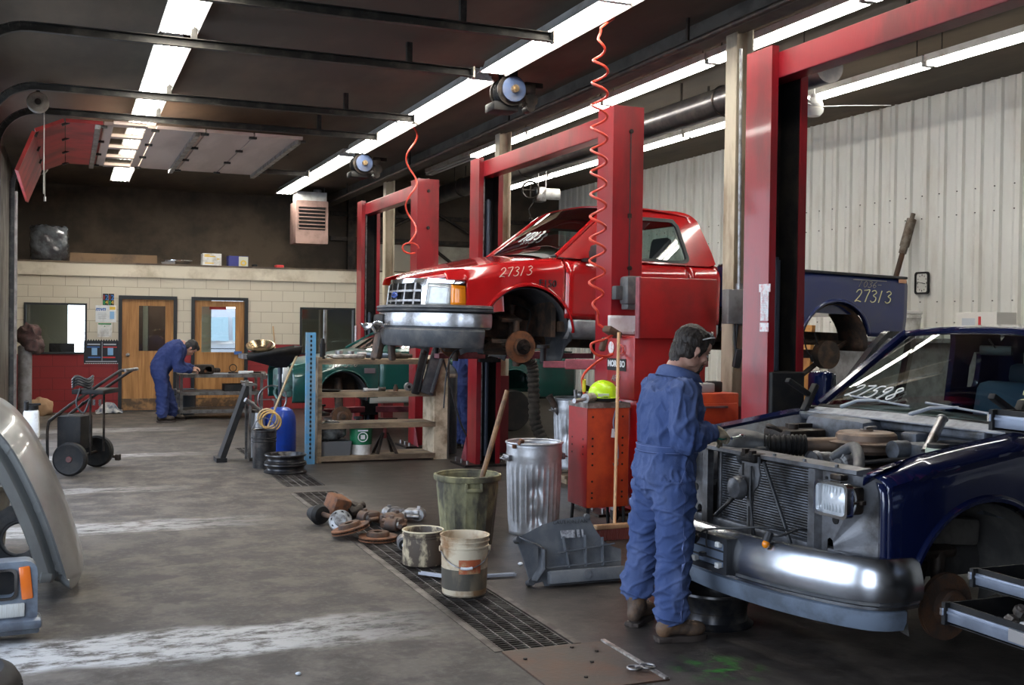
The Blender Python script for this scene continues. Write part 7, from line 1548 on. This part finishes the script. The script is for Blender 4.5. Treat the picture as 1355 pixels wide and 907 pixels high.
# gas bottle, hose
t = thing('gas_cylinder', (4.50, 13.22, 0), 'tall black gas cylinder next to the wooden shelf', 'gas cylinder')
MB().lathe([(0,.0),(.13,.0),(.14,.02),(.14,1.0),(.125,1.07),(.08,1.12),(.035,1.14),(.035,1.18),(0,1.18)],36).build('bottle', mat('black cylinder paint', (.022,.03,.04), .35, 0, (.05,.06,.07), .35, 5.), t); MB().lathe([(.128,1.045),(.142,1.0),(.144,.985),(.140,.97)],36).build('shoulder_band', mat('dusty shoulder', (.20,.18,.15), .7), t); MB().cyl((0,0,1.18),(0,0,1.27),.02,n=10).cyl((-.06,0,1.25),(.06,0,1.25),.014,n=8).build('valve', M_STEEL, t)
t = thing('exhaust_hose', (0,0,0), 'dark ribbed flexible hose hanging behind the middle lift post', 'hose')
hp = spline([(5.12,12.45,1.20),(5.22,12.42,1.24),(5.34,12.42,1.15),(5.36,12.4,.8),(5.38,12.35,.4),(5.55,12.2,.12),(5.9,12.1,.10)],110)
MB().tube(hp,[.075 if i % 3 else .062 for i in range(110)],14).build('hose', mat('dusty rubber hose', (.045,.042,.036), .8, 0, (.09,.08,.065), .4, 5.), t, 60)
# ------------------------------------------------------------------ green car on the far lift
M_GRN = mat('dark green metallic', (.010,.075,.065), .22, .15, (.012,.055,.048), .3, 3., coat=.9)
gc = thing('sedan', (2.72, 15.72, .32), 'dark green sedan with stripped nose on the far lift, behind the shelf', 'car', rz=radians(3))
gw = lambda x: .86 - (.12*((.7-x)/.7)**2 if x < .7 else 0) - (.10*((x-3.9)/.7)**2 if x > 3.9 else 0)
gt = lambda x: ip([(0,.68),(.3,.76),(.8,.84),(1.3,.92),(3.6,.96),(4.5,.92)], x)
def gy(s): return lambda x, z: s*(gw(x) - .16*max(0,1-(gt(x)-z)/.16)**2 - .07*max(0,(.45-z)/.3)**1.5)
for s in (-1, 1):
    fa, ra = archz(.82,.30,.36,.22), archz(3.42,.30,.36,.22); yf = gy(s)
    p = MB(); sidepanel(p, xsamp(.12,1.32,.82,.36), fa, gt, yf, 12); archlip(p,.82,.30,.36,.24,yf,s,.02,.006); p.build('fender', M_GRN, gc, 40, solid=.01)
    for x0, x1, nm in ((1.33,2.36,'front_door'),(2.37,3.02,'rear_door')): p = MB(); sidepanel(p,[x0+(x1-x0)*i/10 for i in range(11)],lambda x: .34,gt,yf,10); o = p.build(nm, M_GRN, gc, 40, solid=.01); MB().box((x1-.12,s*.88,.80),(.14,.03,.04),b=.01).build('door_handle', M_TRIM, o, 30)
    p = MB(); sidepanel(p, xsamp(3.03,4.5,3.42,.36), ra, gt, yf, 12); archlip(p,3.42,.30,.36,.24,yf,s,.02,.006); p.build('quarter_panel', M_GRN, gc, 40, solid=.01)
    p = MB(); sidepanel(p,[1.2+.2*i for i in range(10)],lambda x: .20,lambda x: .335,lambda x,z: s*.83,4); p.build('rocker_panel', mat('pale grey cladding', (.30,.30,.27), .5), gc, 40, solid=.01)
    yg = lambda z: s*(.70 - .20*((z-.92)/.42))
    g = MB(); ringmap(g,[(1.30,.92),(3.75,.95),(3.15,1.30),(2.9,1.36),(2.1,1.36),(1.95,1.31)],[(1.52,.96),(3.35,.97),(2.98,1.26),(2.8,1.30),(2.1,1.30),(2.0,1.27)],(2.4,1.15),60,lambda x,z:(x,yg(z),z),(0,-s*.03,0)); g.build('window_frame', M_GRN, gc, 30)
    MB().grid(lambda u,v:(lerp(1.55+.5*v,3.3-.4*v,u),yg(.97+.3*v)-s*.015,.97+.3*v),6,5).build('side_glass', M_VGLASS, gc)
    ro = MB(); rotor(ro,(.82,s*.76,.02),.14,(0,s,0)); ro.build('brake_rotor', M_RUST, gc); MB().cyl((.82,s*.4,.04),(.82,s*.72,.02),.05).cyl((.82,s*.62,.05),(.82,s*.55,.55),.06,n=12).box((.82,s*.55,-.04),(.3,.4,.05),b=.015).cyl((.82,s*.77,.02),(.82,s*.84,.02),.04,n=12).build('suspension', M_UNDER, gc)
    w = MB(T((3.42,s*.74,.05),(radians(90),0,0))); w.lathe([(.19,-.09),(.29,-.10),(.31,-.06),(.31,.06),(.29,.10),(.19,.09)],36); w.build('rear_tyre', M_BLACK, gc)
    l = MB().loft([[(.82+.35*cos(a),s*.82,.30+.35*sin(a)),(.82+.35*cos(a),s*.45,.30+.35*sin(a))] for a in [radians(-10+200*i/18) for i in range(19)]],caps=False,closed=False); l.build('wheel_liner', M_LINER, gc, 60, solid=.008)
MB().grid(lambda u,v:(lerp(.10+.18*(2*v-1)**2,1.36-.08*(1-(2*v-1)**2),u),(-.72+1.44*v)*(1 if u > .2 else .96),gt(lerp(.1,1.36,u))+.045*(1-(2*v-1)**4)-.01),16,20).build('hood', mat('faded teal hood', (.045,.13,.13), .3, .1, coat=.6), gc, 60, solid=.012)
gws = lambda u,v:(lerp(1.30,2.0,v)-.10*(1-(2*u-1)**2),lerp(-.70,.70,u)*(1-.27*v),lerp(.94,1.34,v)+.02*(1-(2*u-1)**2)*v)
MB().grid(gws,20,8).build('windshield', M_VGLASS, gc)
for s in (0,1): MB().tube([V(gws(s,k/6)) for k in range(7)],.025,8).build('pillar', M_GRN, gc)
MB().grid(lambda u,v:(lerp(1.96,3.1,u),-.53+1.06*v,1.335+.05*(1-abs(2*v-1)**3)+.03*sin(pi*u)),12,16).build('roof', M_GRN, gc, 60, solid=.02)
MB().grid(lambda u,v:(lerp(3.1,3.75,v),lerp(-.53,.53,u)*(1+.25*v),lerp(1.36,.97,v)),8,6).build('rear_glass', M_VGLASS, gc); MB().grid(lambda u,v:(lerp(3.7,4.5,u),-.66+1.32*v,lerp(.96,.93,u)),6,8).build('trunk_lid', M_GRN, gc, 60, solid=.02)
MB().box((4.46,0,.62),(.16,1.5,.55),b=.05).build('rear_bumper', M_GRN, gc, 40)
MB().box((1.3,0,.6),(.06,1.3,.6)).box((2.4,0,.28),(2.3,1.4,.1)).box((.75,.0,.52),(.75,.8,.42),b=.06).box((.2,0,.45),(.1,1.1,.12)).build('engine', M_UNDER, gc, 30)
for y in (-.35,.35): MB().box((2.35,y,.85),(.16,.46,.6),(0,.2,0),b=.06).box((2.1,y,.60),(.5,.46,.14),b=.05).build('seat', M_SEAT, gc, 60)
MB().box((.07,-.42,.62),(.05,.32,.20),(0,.2,.1),b=.02).build('headlight', mat('bright lamp glass', (.70,.76,.78), .15, coat=1.), gc, 40); MB().box((.02,-.66,.60),(.10,.08,.22),(0,.1,.5),b=.02).build('corner_lamp', MATS['bright lamp glass'], gc, 40)
MB().box((.12,-.30,.52),(.18,.7,.30),b=.04).tube(spline([(.05,-.3,.45),(-.04,-.4,.35),(.02,-.5,.2)],12),.02,8).box((.10,-.55,.36),(.12,.16,.14),b=.03).build('exposed_structure', mat('teal inner panel', (.10,.22,.20), .5, 0, (.04,.05,.05), .45, 9.), gc, 40)
chalk('002378', .085, lambda u,v:(.60+u*1.0,gy(-1)(.7+u,.70+v)-.006,.70+v+.05*u), 'grease_pencil_number', MATS['faint chalk'], gc, .004)
MB().box((1.18,-.872,.66),(.16,.01,.07),b=.004).build('fender_emblem', mat('emblem grey', (.25,.22,.25), .3, .6), gc, 0)
# ------------------------------------------------------------------ people
M_SKIN = mat('skin', (.52,.30,.22), .5, 0, (.45,.22,.16), .3, 12., spec=.4)
M_HAIR = mat('dark brown hair', (.014,.009,.006), .6, 0, (.032,.022,.016), .4, 40., .5, 120, (1,1,.3))
M_COVER = mat('blue coverall cloth', (.050,.080,.195), .88, 0, (.095,.13,.26), .42, 4., .25, 220, (1,1,.6), spec=.2)
M_COVERD = mat('navy coverall cloth', (.026,.040,.125), .88, 0, (.042,.058,.16), .4, 4., .2, 150, spec=.2)
M_SEAM = mat('pale seam stitching', (.12,.16,.33), .85)
M_BOOT = mat('worn brown leather', (.17,.095,.05), .65, 0, (.08,.055,.04), .5, 9., .3, 60)
M_SOLE = mat('dark boot sole', (.045,.032,.025), .8)
def chain(mb, pts, rs, n=16, k=6):
    """tapered limb through points with rounded ends"""
    P = []; Rr = []
    for i in range(len(pts)-1):
        for j in range(k): P.append(V(pts[i]).lerp(V(pts[i+1]), j/k)); Rr.append(lerp(rs[i], rs[i+1], j/k))
    P.append(V(pts[-1])); Rr.append(rs[-1]); mb.tube(P, Rr, n)
    for p, r in zip(pts, rs): mb.ell(p, (r,r,r), n=n, m=10)
def handmesh(mb, M, curl=.6, thick=1., s=1):
    """palm, four unequal fingers and a thumb from the side of the palm; x along the fingers, z out of the back of the hand, thumb on +y*s"""
    q = MB(M); q.ell((.045,0,0),(.055,.043*thick,.019*thick)); q.ell((.01,0,0),(.035,.032,.020)); q.ell((.03,.024*s,-.006),(.032,.02,.018))
    for y, L_, r in ((.031,.072,.0095),(.010,.080,.010),(-.011,.075,.0095),(-.030,.060,.0085)):
        p = V((.083,y*s,.002)); a = .15; pts = [p.copy()]
        for f in (.45,.32,.25): a += curl*(.5 if f == .45 else .9); p = p + V((cos(a),0,-sin(a)))*L_*f; pts.append(p.copy())
        chain(q, pts, [r*thick*k for k in (1.1,1.,.95,.85)], 10, 3)
    chain(q, [(.022,.034*s,-.006),(.052,.058*s,-.018),(.080,.056*s,-.032),(.098,.046*s,-.042)], [.013*thick,.0125*thick,.011*thick,.009*thick], 10, 3)
    mb.v += []; k = len(mb.v); mb.v += [mb.M @ v for v in q.v]; mb.f += [tuple(i+k for i in f) for f in q.f]
def headmesh(mb, M):
    q = MB(M)
    q.ell((-.004,0,.030),(.098,.077,.100),n=28,m=18); q.ell((.030,0,-.045),(.060,.058,.070)); q.ell((.062,0,-.088),(.030,.034,.026)); q.ell((.062,0,.055),(.036,.060,.040))
    q.ell((.083,0,.020),(.014,.045,.010))                                   # brow
    chain(q, [(.090,0,.012),(.104,0,-.010),(.113,0,-.026)], [.008,.011,.0125], 10, 3)     # nose
    for s in (-1,1): q.ell((.100,s*.012,-.027),(.012,.009,.008)); q.ell((.068,s*.045,-.015),(.022,.018,.022)); q.ell((.0,s*.055,-.055),(.045,.014,.04))
    q.ell((.088,0,-.054),(.013,.024,.007)); q.ell((.086,0,-.066),(.013,.020,.007))           # lips
    for s in (-1,1):
        e = MB(M @ T((-.006,s*.078,-.006),(0,radians(-8),s*.35))); e.ell((0,0,0),(.017,.008,.031)); e.torus((0,s*.004,.003),.017,.006,(0,1,0),18,8); e.ell((0,s*.002,-.022),(.009,.007,.011)); q.v += e.v; kk = len(q.v)-len(e.v); q.f += [tuple(i+kk for i in f) for f in e.f]
    chain(q, [(-.025,0,-.02),(-.040,0,-.13)], [.058,.060])
    k = len(mb.v); mb.v += q.v; mb.f += [tuple(i+k for i in f) for f in q.f]
AMP = 1.
def person(loc, label, J, cover, detail=1., hair=M_HAIR, bare=True, gloves=False, curl=.7, goat=False, boots=True):
    """J: joints in metres about the feet; facing +x"""
    vx = .0065 if detail > .8 else .012
    HM = T(J['head'], (0, J['hp'], J.get('hyaw',0)))
    b = MB(); headmesh(b, HM)
    chain(b, [J['chest'], J['neck'], HM @ V((-.035,0,-.10))], [.10,.062,.058]); chain(b, [J['pelvis'], J['chest']], [.10,.11])
    hands = {}
    for s, S in ((-1,'R'),(1,'L')):
        sh, el, wr = J['sh'+S], J['el'+S], J['wr'+S]; chain(b, [J['chest'], sh, el, wr], [.08,.05,.04,.027])
        d = (V(J['ha'+S])-V(wr)).normalized(); up = V(J.get('up'+S,(0,-.2*s,1))); y = up.cross(d).normalized(); z = d.cross(y)
        HMx = Matrix((d, y, z)).transposed().to_4x4(); HMx.translation = wr; hands[S] = (HMx, -s)
        if not gloves: handmesh(b, HMx, curl, 1., -s)
        chain(b, [J['pelvis'], J['hip'+S], J['kn'+S], J['an'+S]], [.09,.08,.05,.04])
    o = blend(b, 'person', M_SKIN, None, vx, 5, label=label)
    o.location = loc; o['category'] = 'person'
    for s in (-1, 1):
        e = MB(HM).ell((.083,s*.031,.006),(.011,.014,.008)).build('eye', mat('eye white', (.6,.58,.55), .2), o); MB(HM).ell((.0925,s*.031,.005),(.0035,.006,.006)).build('iris', M_BLACK, e)
        MB(HM).tube([(.088,s*.016,.026),(.092,s*.033,.031),(.080,s*.054,.025)],.0045,6).build('eyebrow', hair, o)
    # hair
    h = MB(HM); h.ell((-.022,0,.048),(.103,.087,.098),n=32,m=20); h.ell((-.055,0,-.010),(.062,.078,.080)); h.ell((.045,0,.108),(.055,.062,.030)); h.ell((.070,.0,.090),(.030,.058,.028)); h.ell((-.075,0,-.055),(.035,.055,.045)); h.ell((-.068,0,-.090),(.030,.048,.035))
    for s in (-1,1): h.ell((.010,s*.068,.035),(.040,.016,.045)); h.ell((-.035,s*.066,-.02),(.032,.018,.045)); h.ell((.024,s*.072,.0),(.013,.009,.03))
    inv = HM.inverted()
    def strand(co, n):
        q = inv @ co; f = mnoise.noise(V((q.x*22+q.z*14, q.y*95, q.z*30))); return co + n*(.0055*f + .003*mnoise.noise(q*150))
    blend(h, 'hair', hair, o, .005 if detail > .8 else .01, 2, strand)
    if goat:
        g = MB(HM); g.ell((.074,0,-.096),(.026,.032,.022)); g.ell((.090,0,-.080),(.010,.022,.014)); g.ell((.098,0,-.045),(.008,.026,.006))
        for s in (-1,1): g.ell((.088,s*.026,-.064),(.010,.008,.02))
        blend(g, 'goatee', hair, o, .004, 2, lambda c, n: c + n*.002*mnoise.noise(c*200))
    # coverall
    c = MB()
    rings = J['torso']; n = 28; R = []
    for z, cx, cy, rx, ry, tl in rings:
        R.append([(cx+rx*cos(a)*abs(cos(a))**-.15 if abs(cos(a)) > .01 else cx, cy+ry*sin(a)*abs(sin(a))**-.12 if abs(sin(a)) > .01 else cy, z+tl*cos(a)) for a in [2*pi*i/n+.01 for i in range(n)]])
    c.loft(R)
    k = J.get('fat',1.)
    for S in 'RL':
        sh, el, wr = V(J['sh'+S]), V(J['el'+S]), V(J['wr'+S]); wr = wr.lerp(el, .10); m_ = V(J['chest'])
        chain(c, [m_.lerp(sh,.45), sh, sh.lerp(el,.5), el, el.lerp(wr,.55), wr], [.11*k,.088*k,.080*k,.070*k,.068*k,.058*k], 18)
        hp, kn, an = V(J['hip'+S]), V(J['kn'+S]), V(J['an'+S]); chain(c, [V(J['pelvis']).lerp(hp,.8), hp.lerp(kn,.15), hp.lerp(kn,.6), kn, kn.lerp(an,.4), an+V((0,0,.10)), an+V((0,0,J.get('cuff'+S,.03)))], [.135*k,.128*k,.108*k,.100*k,.094*k,.094*k,.092*k], 20)
    def fold(co, nn):
        q = co; zf = q.z
        if zf < .86: a = mnoise.noise(V((q.x*5+zf*6, q.y*5, zf*7))); a2 = mnoise.noise(V((q.x*11-zf*15, q.y*11+3, zf*11)))
        else: a = mnoise.noise(V((q.x*9-zf*2.5, q.y*9, zf*4))); a2 = mnoise.noise(V((q.x*20+zf*7, q.y*20+3, zf*8)))
        r1 = math.exp(-(a/.13)**2); r2 = math.exp(-(a2/.12)**2); low = 1.3 if zf < .35 else 1.
        return co + nn*(.014*r1 + .008*r2 - .007 + .006*mnoise.noise(q*7))*low*AMP
    cv = blend(c, 'coverall', cover, o, .0075 if detail > .8 else .016, 5 if detail > .8 else 4, fold)
    if detail > .8:
        J['extra'](cv, o, cover)
    if boots:
        for s, S in ((-1,'R'),(1,'L')):
            an = V(J['an'+S]); yaw = J.get('fy'+S, -.1*s); M = T((an.x,an.y,0),(0,0,yaw))
            bt_ = MB(M); bt_.ell((.02,0,.085),(.085,.046,.055)); bt_.ell((.13,0,.062),(.075,.050,.042)); bt_.ell((-.035,0,.07),(.050,.043,.055)); bt_.ell((.08,0,.07),(.09,.046,.04)); chain(bt_, [(-.01,0,.10),(-.012,0,.26)], [.054,.056]); bt_.torus((-.012,0,.255),.052,.012)
            bo = blend(bt_, 'boot', M_BOOT if detail > .8 else M_GREASE, o, .008, 3, lambda co, n_: V((co.x,co.y,max(co.z,.025))) )
            out = []
            for i in range(40):
                a = 2*pi*i/40; x = .062+.150*cos(a); y = (.053 if cos(a) > 0 else .046)*sin(a)*(1-.12*(1 if abs(cos(a)) < .35 else 0)); out.append((x,y))
            sl = MB(M); sl.prism(out, .028); sl.box((-.045,0,.012),(.075,.088,.024),b=.006); sl.build('sole', M_SOLE, bo, 30)
            if detail > .8:
                la = MB(M)
                for q in range(3): la.tube([(.055-.022*q,-.035,.125+.030*q),(.075-.022*q,0,.130+.030*q),(.055-.022*q,.035,.125+.030*q)],.0035,6)
                la.build('laces', M_CREAM, bo)
                for q in range(2): MB(M).ell((.058-.03*q,-.043,.125+.035*q),(.006,.004,.006)).build('lace_hook', M_CHROME, bo)
    if gloves:
        for S in 'RL':
            M, s_ = hands[S]; g = MB(); handmesh(g, M, curl, 1.22, s_); chain(g, [M @ V((-.020,0,0)), M @ V((.0,0,0)), M @ V((.03,0,0))], [.040,.040,.036])
            gl = blend(g, 'glove', mat('beige work glove', (.33,.28,.20), .85, 0, (.17,.15,.11), .45, 14., .4, 120), o, .005, 2)
            g = MB(M).ell((.052,0,-.010),(.050,.049,.026)); g.v = [v for v in g.v]; blend(g, 'green_palm', mat('green rubber palm', (.01,.16,.11), .6), gl, .006, 2)
    return o
def extras(cv, o, cover):
    # collar, waistband, cuffs, pockets and seams of the coverall nearest the viewer
    col = MB(); R = []
    for i in range(25):
        a = radians(35+290*i/24); x, y = .135+.088*cos(a), -.005+.100*sin(a); zz = 1.420-.026*cos(a)
        R.append([(x*1.0, y, zz-.02),(x-.006*cos(a), y*.97, zz+.045),(x+.022*cos(a), y*1.16, zz+.035),(x+.045*cos(a), y*1.36, zz-.012)])
    col.loft(R, caps=False, closed=False).build('collar', cover, cv, 60, solid=.005)
    wb = MB()
    wb.loft([[(.068+(.148+q)*cos(a), .0+(.182+q)*sin(a), z) for a in [2*pi*i/48 for i in range(48)]] for z, q in ((1.005,.004),(1.012,.012),(1.048,.012),(1.055,.004))], caps=False).build('waistband', cover, cv, 60)
    st = MB()
    for z, q in ((1.014,.0135),(1.046,.0135)): st.tube([(.068+(.148+q)*cos(a), (.182+q)*sin(a), z) for a in [2*pi*i/60 for i in range(60)]],.0018,5,closed=True)
    st.build('stitching', M_SEAM, cv)
    def wrap(g, nm, m, off, sol, pr=0):
        p = g.build(nm, m, cv, 60); w = p.modifiers.new('hug', 'SHRINKWRAP'); w.target = cv; w.wrap_method = 'NEAREST_SURFACEPOINT'; w.wrap_mode = 'ABOVE_SURFACE'; w.offset = abs(off)
        if pr: w.wrap_method = 'PROJECT'; w.use_project_x = True; w.use_positive_direction = True; w.use_negative_direction = False; w.wrap_mode = 'ON_SURFACE'; w.offset = off
        q = p.modifiers.new('cloth', 'SOLIDIFY'); q.thickness = sol; q.offset = -1; bake(p)
    for y in (-.12, .07): wrap(MB().grid(lambda u, v: (-.35, y-.065+.13*u, .78+.15*v), 12, 12), 'back_pocket', cover, -.004, .006, 1)
    for k in range(4):
        y0, z0, y1, z1 = ((-.178,.785,-.062,.785),(-.178,.785,-.178,.925),(-.062,.785,-.062,.925),(-.178,.92,-.062,.92))[k]; wrap(MB().grid(lambda u, v: (-.35, lerp(y0,y1,u)+.003*v*(k in (1,2)), lerp(z0,z1,u)+.003*v*(k in (0,3))), 16, 2), 'pocket_stitching', M_SEAM, -.006, .001, 1)
    for dx in (-.006, .006): wrap(MB().grid(lambda u, v: (.045+dx+.003*v-.03*u, -.32, .97-.83*u), 60, 2), 'side_seam', M_SEAM, .002, .001)
    if True:
        HM = T(JN['head'], (0, JN['hp'], JN.get('hyaw',0)))
        f = MB(HM); f.tube([(-.005,-.083,.068),(.035,-.080,.098),(.068,-.062,.115),(.080,-.03,.120),(.082,0,.118),(.080,.03,.120),(.068,.062,.115),(.035,.080,.098),(-.005,.083,.068)],.0035,6)
        g = f.build('safety_glasses', M_PAPER, o); l = MB(HM).grid(lambda u,v: (.084-.05*(2*u-1)**2-.012*v, .075*(2*u-1), .118-.02*(2*u-1)**2+.035*v), 14, 4); l.build('lens', M_LENS, g, solid=.002)
JN = dict(head=(.205,-.02,1.565), hp=radians(26), hyaw=radians(-4), chest=(.09,0,1.24), neck=(.135,-.005,1.41), pelvis=(.06,0,.93),
    shR=(.055,-.185,1.345), elR=(.02,-.265,1.085), wrR=(.245,-.185,1.13), haR=(.40,-.16,1.105), upR=(.1,-.5,.9), shL=(.10,.20,1.34), elL=(.20,.30,1.09), wrL=(.42,.20,1.085), haL=(.52,.13,1.05), upL=(.1,.5,.9),
    hipR=(.06,-.095,.84), knR=(.035,-.15,.50), anR=(.01,-.17,.115), hipL=(.055,.095,.84), knL=(.03,.16,.50), anL=(.0,.185,.115), cuffR=.035, cuffL=.12, fyR=radians(-8), fyL=radians(38), fat=.98,
    torso=[(.74,.055,0,.10,.12,0),(.82,.052,0,.150,.178,0),(.90,.054,0,.160,.192,0),(.98,.066,0,.150,.185,0),(1.03,.070,0,.142,.175,0),(1.07,.072,0,.152,.190,0),(1.15,.080,0,.160,.205,0),(1.25,.088,0,.158,.218,0),(1.33,.092,0,.140,.205,0),(1.39,.112,0,.108,.150,0),(1.425,.125,0,.080,.095,0)], extra=extras)
nm_ = person((2.945, 5.15, 0), 'mechanic in blue coveralls and gloves leaning over the front of the dark blue truck', JN, M_COVER, 1., gloves=True, curl=.75, goat=True)
nm_.scale = (.972,.972,.972)
tag(MB().cyl((3.37,5.07,1.045),(3.47,5.12,1.05),.008,n=8).box((3.47,5.12,1.05),(.03,.02,.02),b=.003).build('wrench', M_CHROME, None), 'small bright wrench held in the gloved hand of the near mechanic', 'tool')
JF = dict(head=(.50,-.02,1.20), hp=radians(62), chest=(.24,0,1.17), neck=(.38,0,1.27), pelvis=(.04,0,.88),
    shR=(.30,-.17,1.17), elR=(.27,-.22,.88), wrR=(.50,-.16,.835), haR=(.60,-.12,.83), shL=(.32,.17,1.17), elL=(.36,.24,.90), wrL=(.56,.18,.87), haL=(.66,.14,.86),
    hipR=(.03,-.09,.80), knR=(.06,-.12,.45), anR=(.06,-.15,.10), hipL=(.03,.09,.80), knL=(.16,.12,.45), anL=(.24,.14,.10), fat=1.0,
    torso=[(.70,.04,0,.10,.12,.0),(.80,.03,0,.155,.18,-.01),(.90,.05,0,.165,.19,-.05),(.985,.11,0,.155,.185,-.10),(1.06,.18,0,.15,.20,-.13),(1.13,.26,0,.14,.215,-.14),(1.20,.32,0,.12,.20,-.12),(1.245,.375,0,.10,.13,-.10),(1.26,.41,0,.085,.09,-.09)])
person((1.40, 18.62, 0), 'mechanic in navy coveralls bent over the work cart by the oak doors', JF, M_COVERD, .5, hair=mat('black hair', (.008,.007,.008), .6))
JU = dict(head=(.05,0,1.62), hp=radians(15), chest=(.0,0,1.28), neck=(.02,0,1.46), pelvis=(0,0,.95), shR=(0,-.2,1.40), elR=(.02,-.26,1.12), wrR=(.2,-.2,1.0), haR=(.3,-.18,1.0), shL=(0,.2,1.40), elL=(.02,.26,1.12), wrL=(.2,.2,1.0), haL=(.3,.18,1.0),
    hipR=(0,-.09,.86), knR=(.02,-.12,.49), anR=(0,-.15,.10), hipL=(0,.09,.86), knL=(.03,.11,.49), anL=(.02,.15,.10), fat=1.0,
    torso=[(.76,0,0,.10,.12,0),(.86,0,0,.155,.18,0),(.98,0,0,.15,.18,0),(1.08,0,0,.145,.18,0),(1.2,0,0,.15,.2,0),(1.32,0,0,.145,.21,0),(1.40,0,0,.12,.19,0),(1.46,.01,0,.08,.10,0)])
person((4.86, 13.55, 0), 'person in navy work clothes standing mostly hidden behind the middle lift post and gas cylinder', JU, M_COVERD, .5)
# ------------------------------------------------------------------ sky, camera, exposure
wd = bpy.data.worlds.new('sky'); SC.world = wd; wd.use_nodes = True; nt = wd.node_tree
bg = nt.nodes['Background']; tc = nd(nt, 'ShaderNodeTexCoord'); sp = nd(nt, 'ShaderNodeSeparateXYZ'); nt.links.new(tc.outputs['Generated'], sp.inputs[0])
cr = nd(nt, 'ShaderNodeValToRGB'); cr.color_ramp.elements[0].position = .0; cr.color_ramp.elements[0].color = (.80,.88,1,1); cr.color_ramp.elements[1].position = 1.; cr.color_ramp.elements[1].color = (.50,.68,1,1)
nt.links.new(sp.outputs[2], cr.inputs[0]); nt.links.new(cr.outputs[0], bg.inputs['Color']); bg.inputs['Strength'].default_value = SKY
for a, b_ in DOORS:
    li = bpy.data.lights.new('daylight_opening', 'AREA'); li.shape = 'RECTANGLE'; li.size = 3.75; li.size_y = b_ - a; li.cycles.is_portal = True
    o = bpy.data.objects.new('daylight_opening', li); COL.objects.link(o); o.location = (XL-.25, (a+b_)/2, 1.9); o.rotation_euler = (0, radians(-90), 0)
cam = bpy.data.cameras.new('camera'); cam.sensor_width = 36.; cam.lens = 1450/1355*36.; cam.clip_start = .05; cam.clip_end = 200
co = bpy.data.objects.new('camera', cam); COL.objects.link(co); SC.camera = co
ya, pt, ro = radians(22.2), radians(-.93), .013
F = V((sin(ya)*cos(pt), cos(ya)*cos(pt), sin(pt))); R0 = V((cos(ya), -sin(ya), 0)); U0 = R0.cross(F)
R_ = R0*cos(ro) + U0*sin(ro); U_ = U0*cos(ro) - R0*sin(ro)
Mx = Matrix((R_, U_, -F)).transposed().to_4x4(); Mx.translation = (0, 0, 1.65); co.matrix_world = Mx
SC.view_settings.view_transform = 'Standard'; SC.view_settings.look = 'None'; SC.view_settings.gamma = 1.; SC.view_settings.exposure = EXPO; SC.view_settings.use_curve_mapping = False
SC.cycles.use_denoising = True; SC.cycles.sample_clamp_indirect = 8.; SC.cycles.max_bounces = 10; SC.cycles.diffuse_bounces = 5; SC.cycles.transparent_max_bounces = 16
SC.cycles.caustics_reflective = False; SC.cycles.caustics_refractive = False
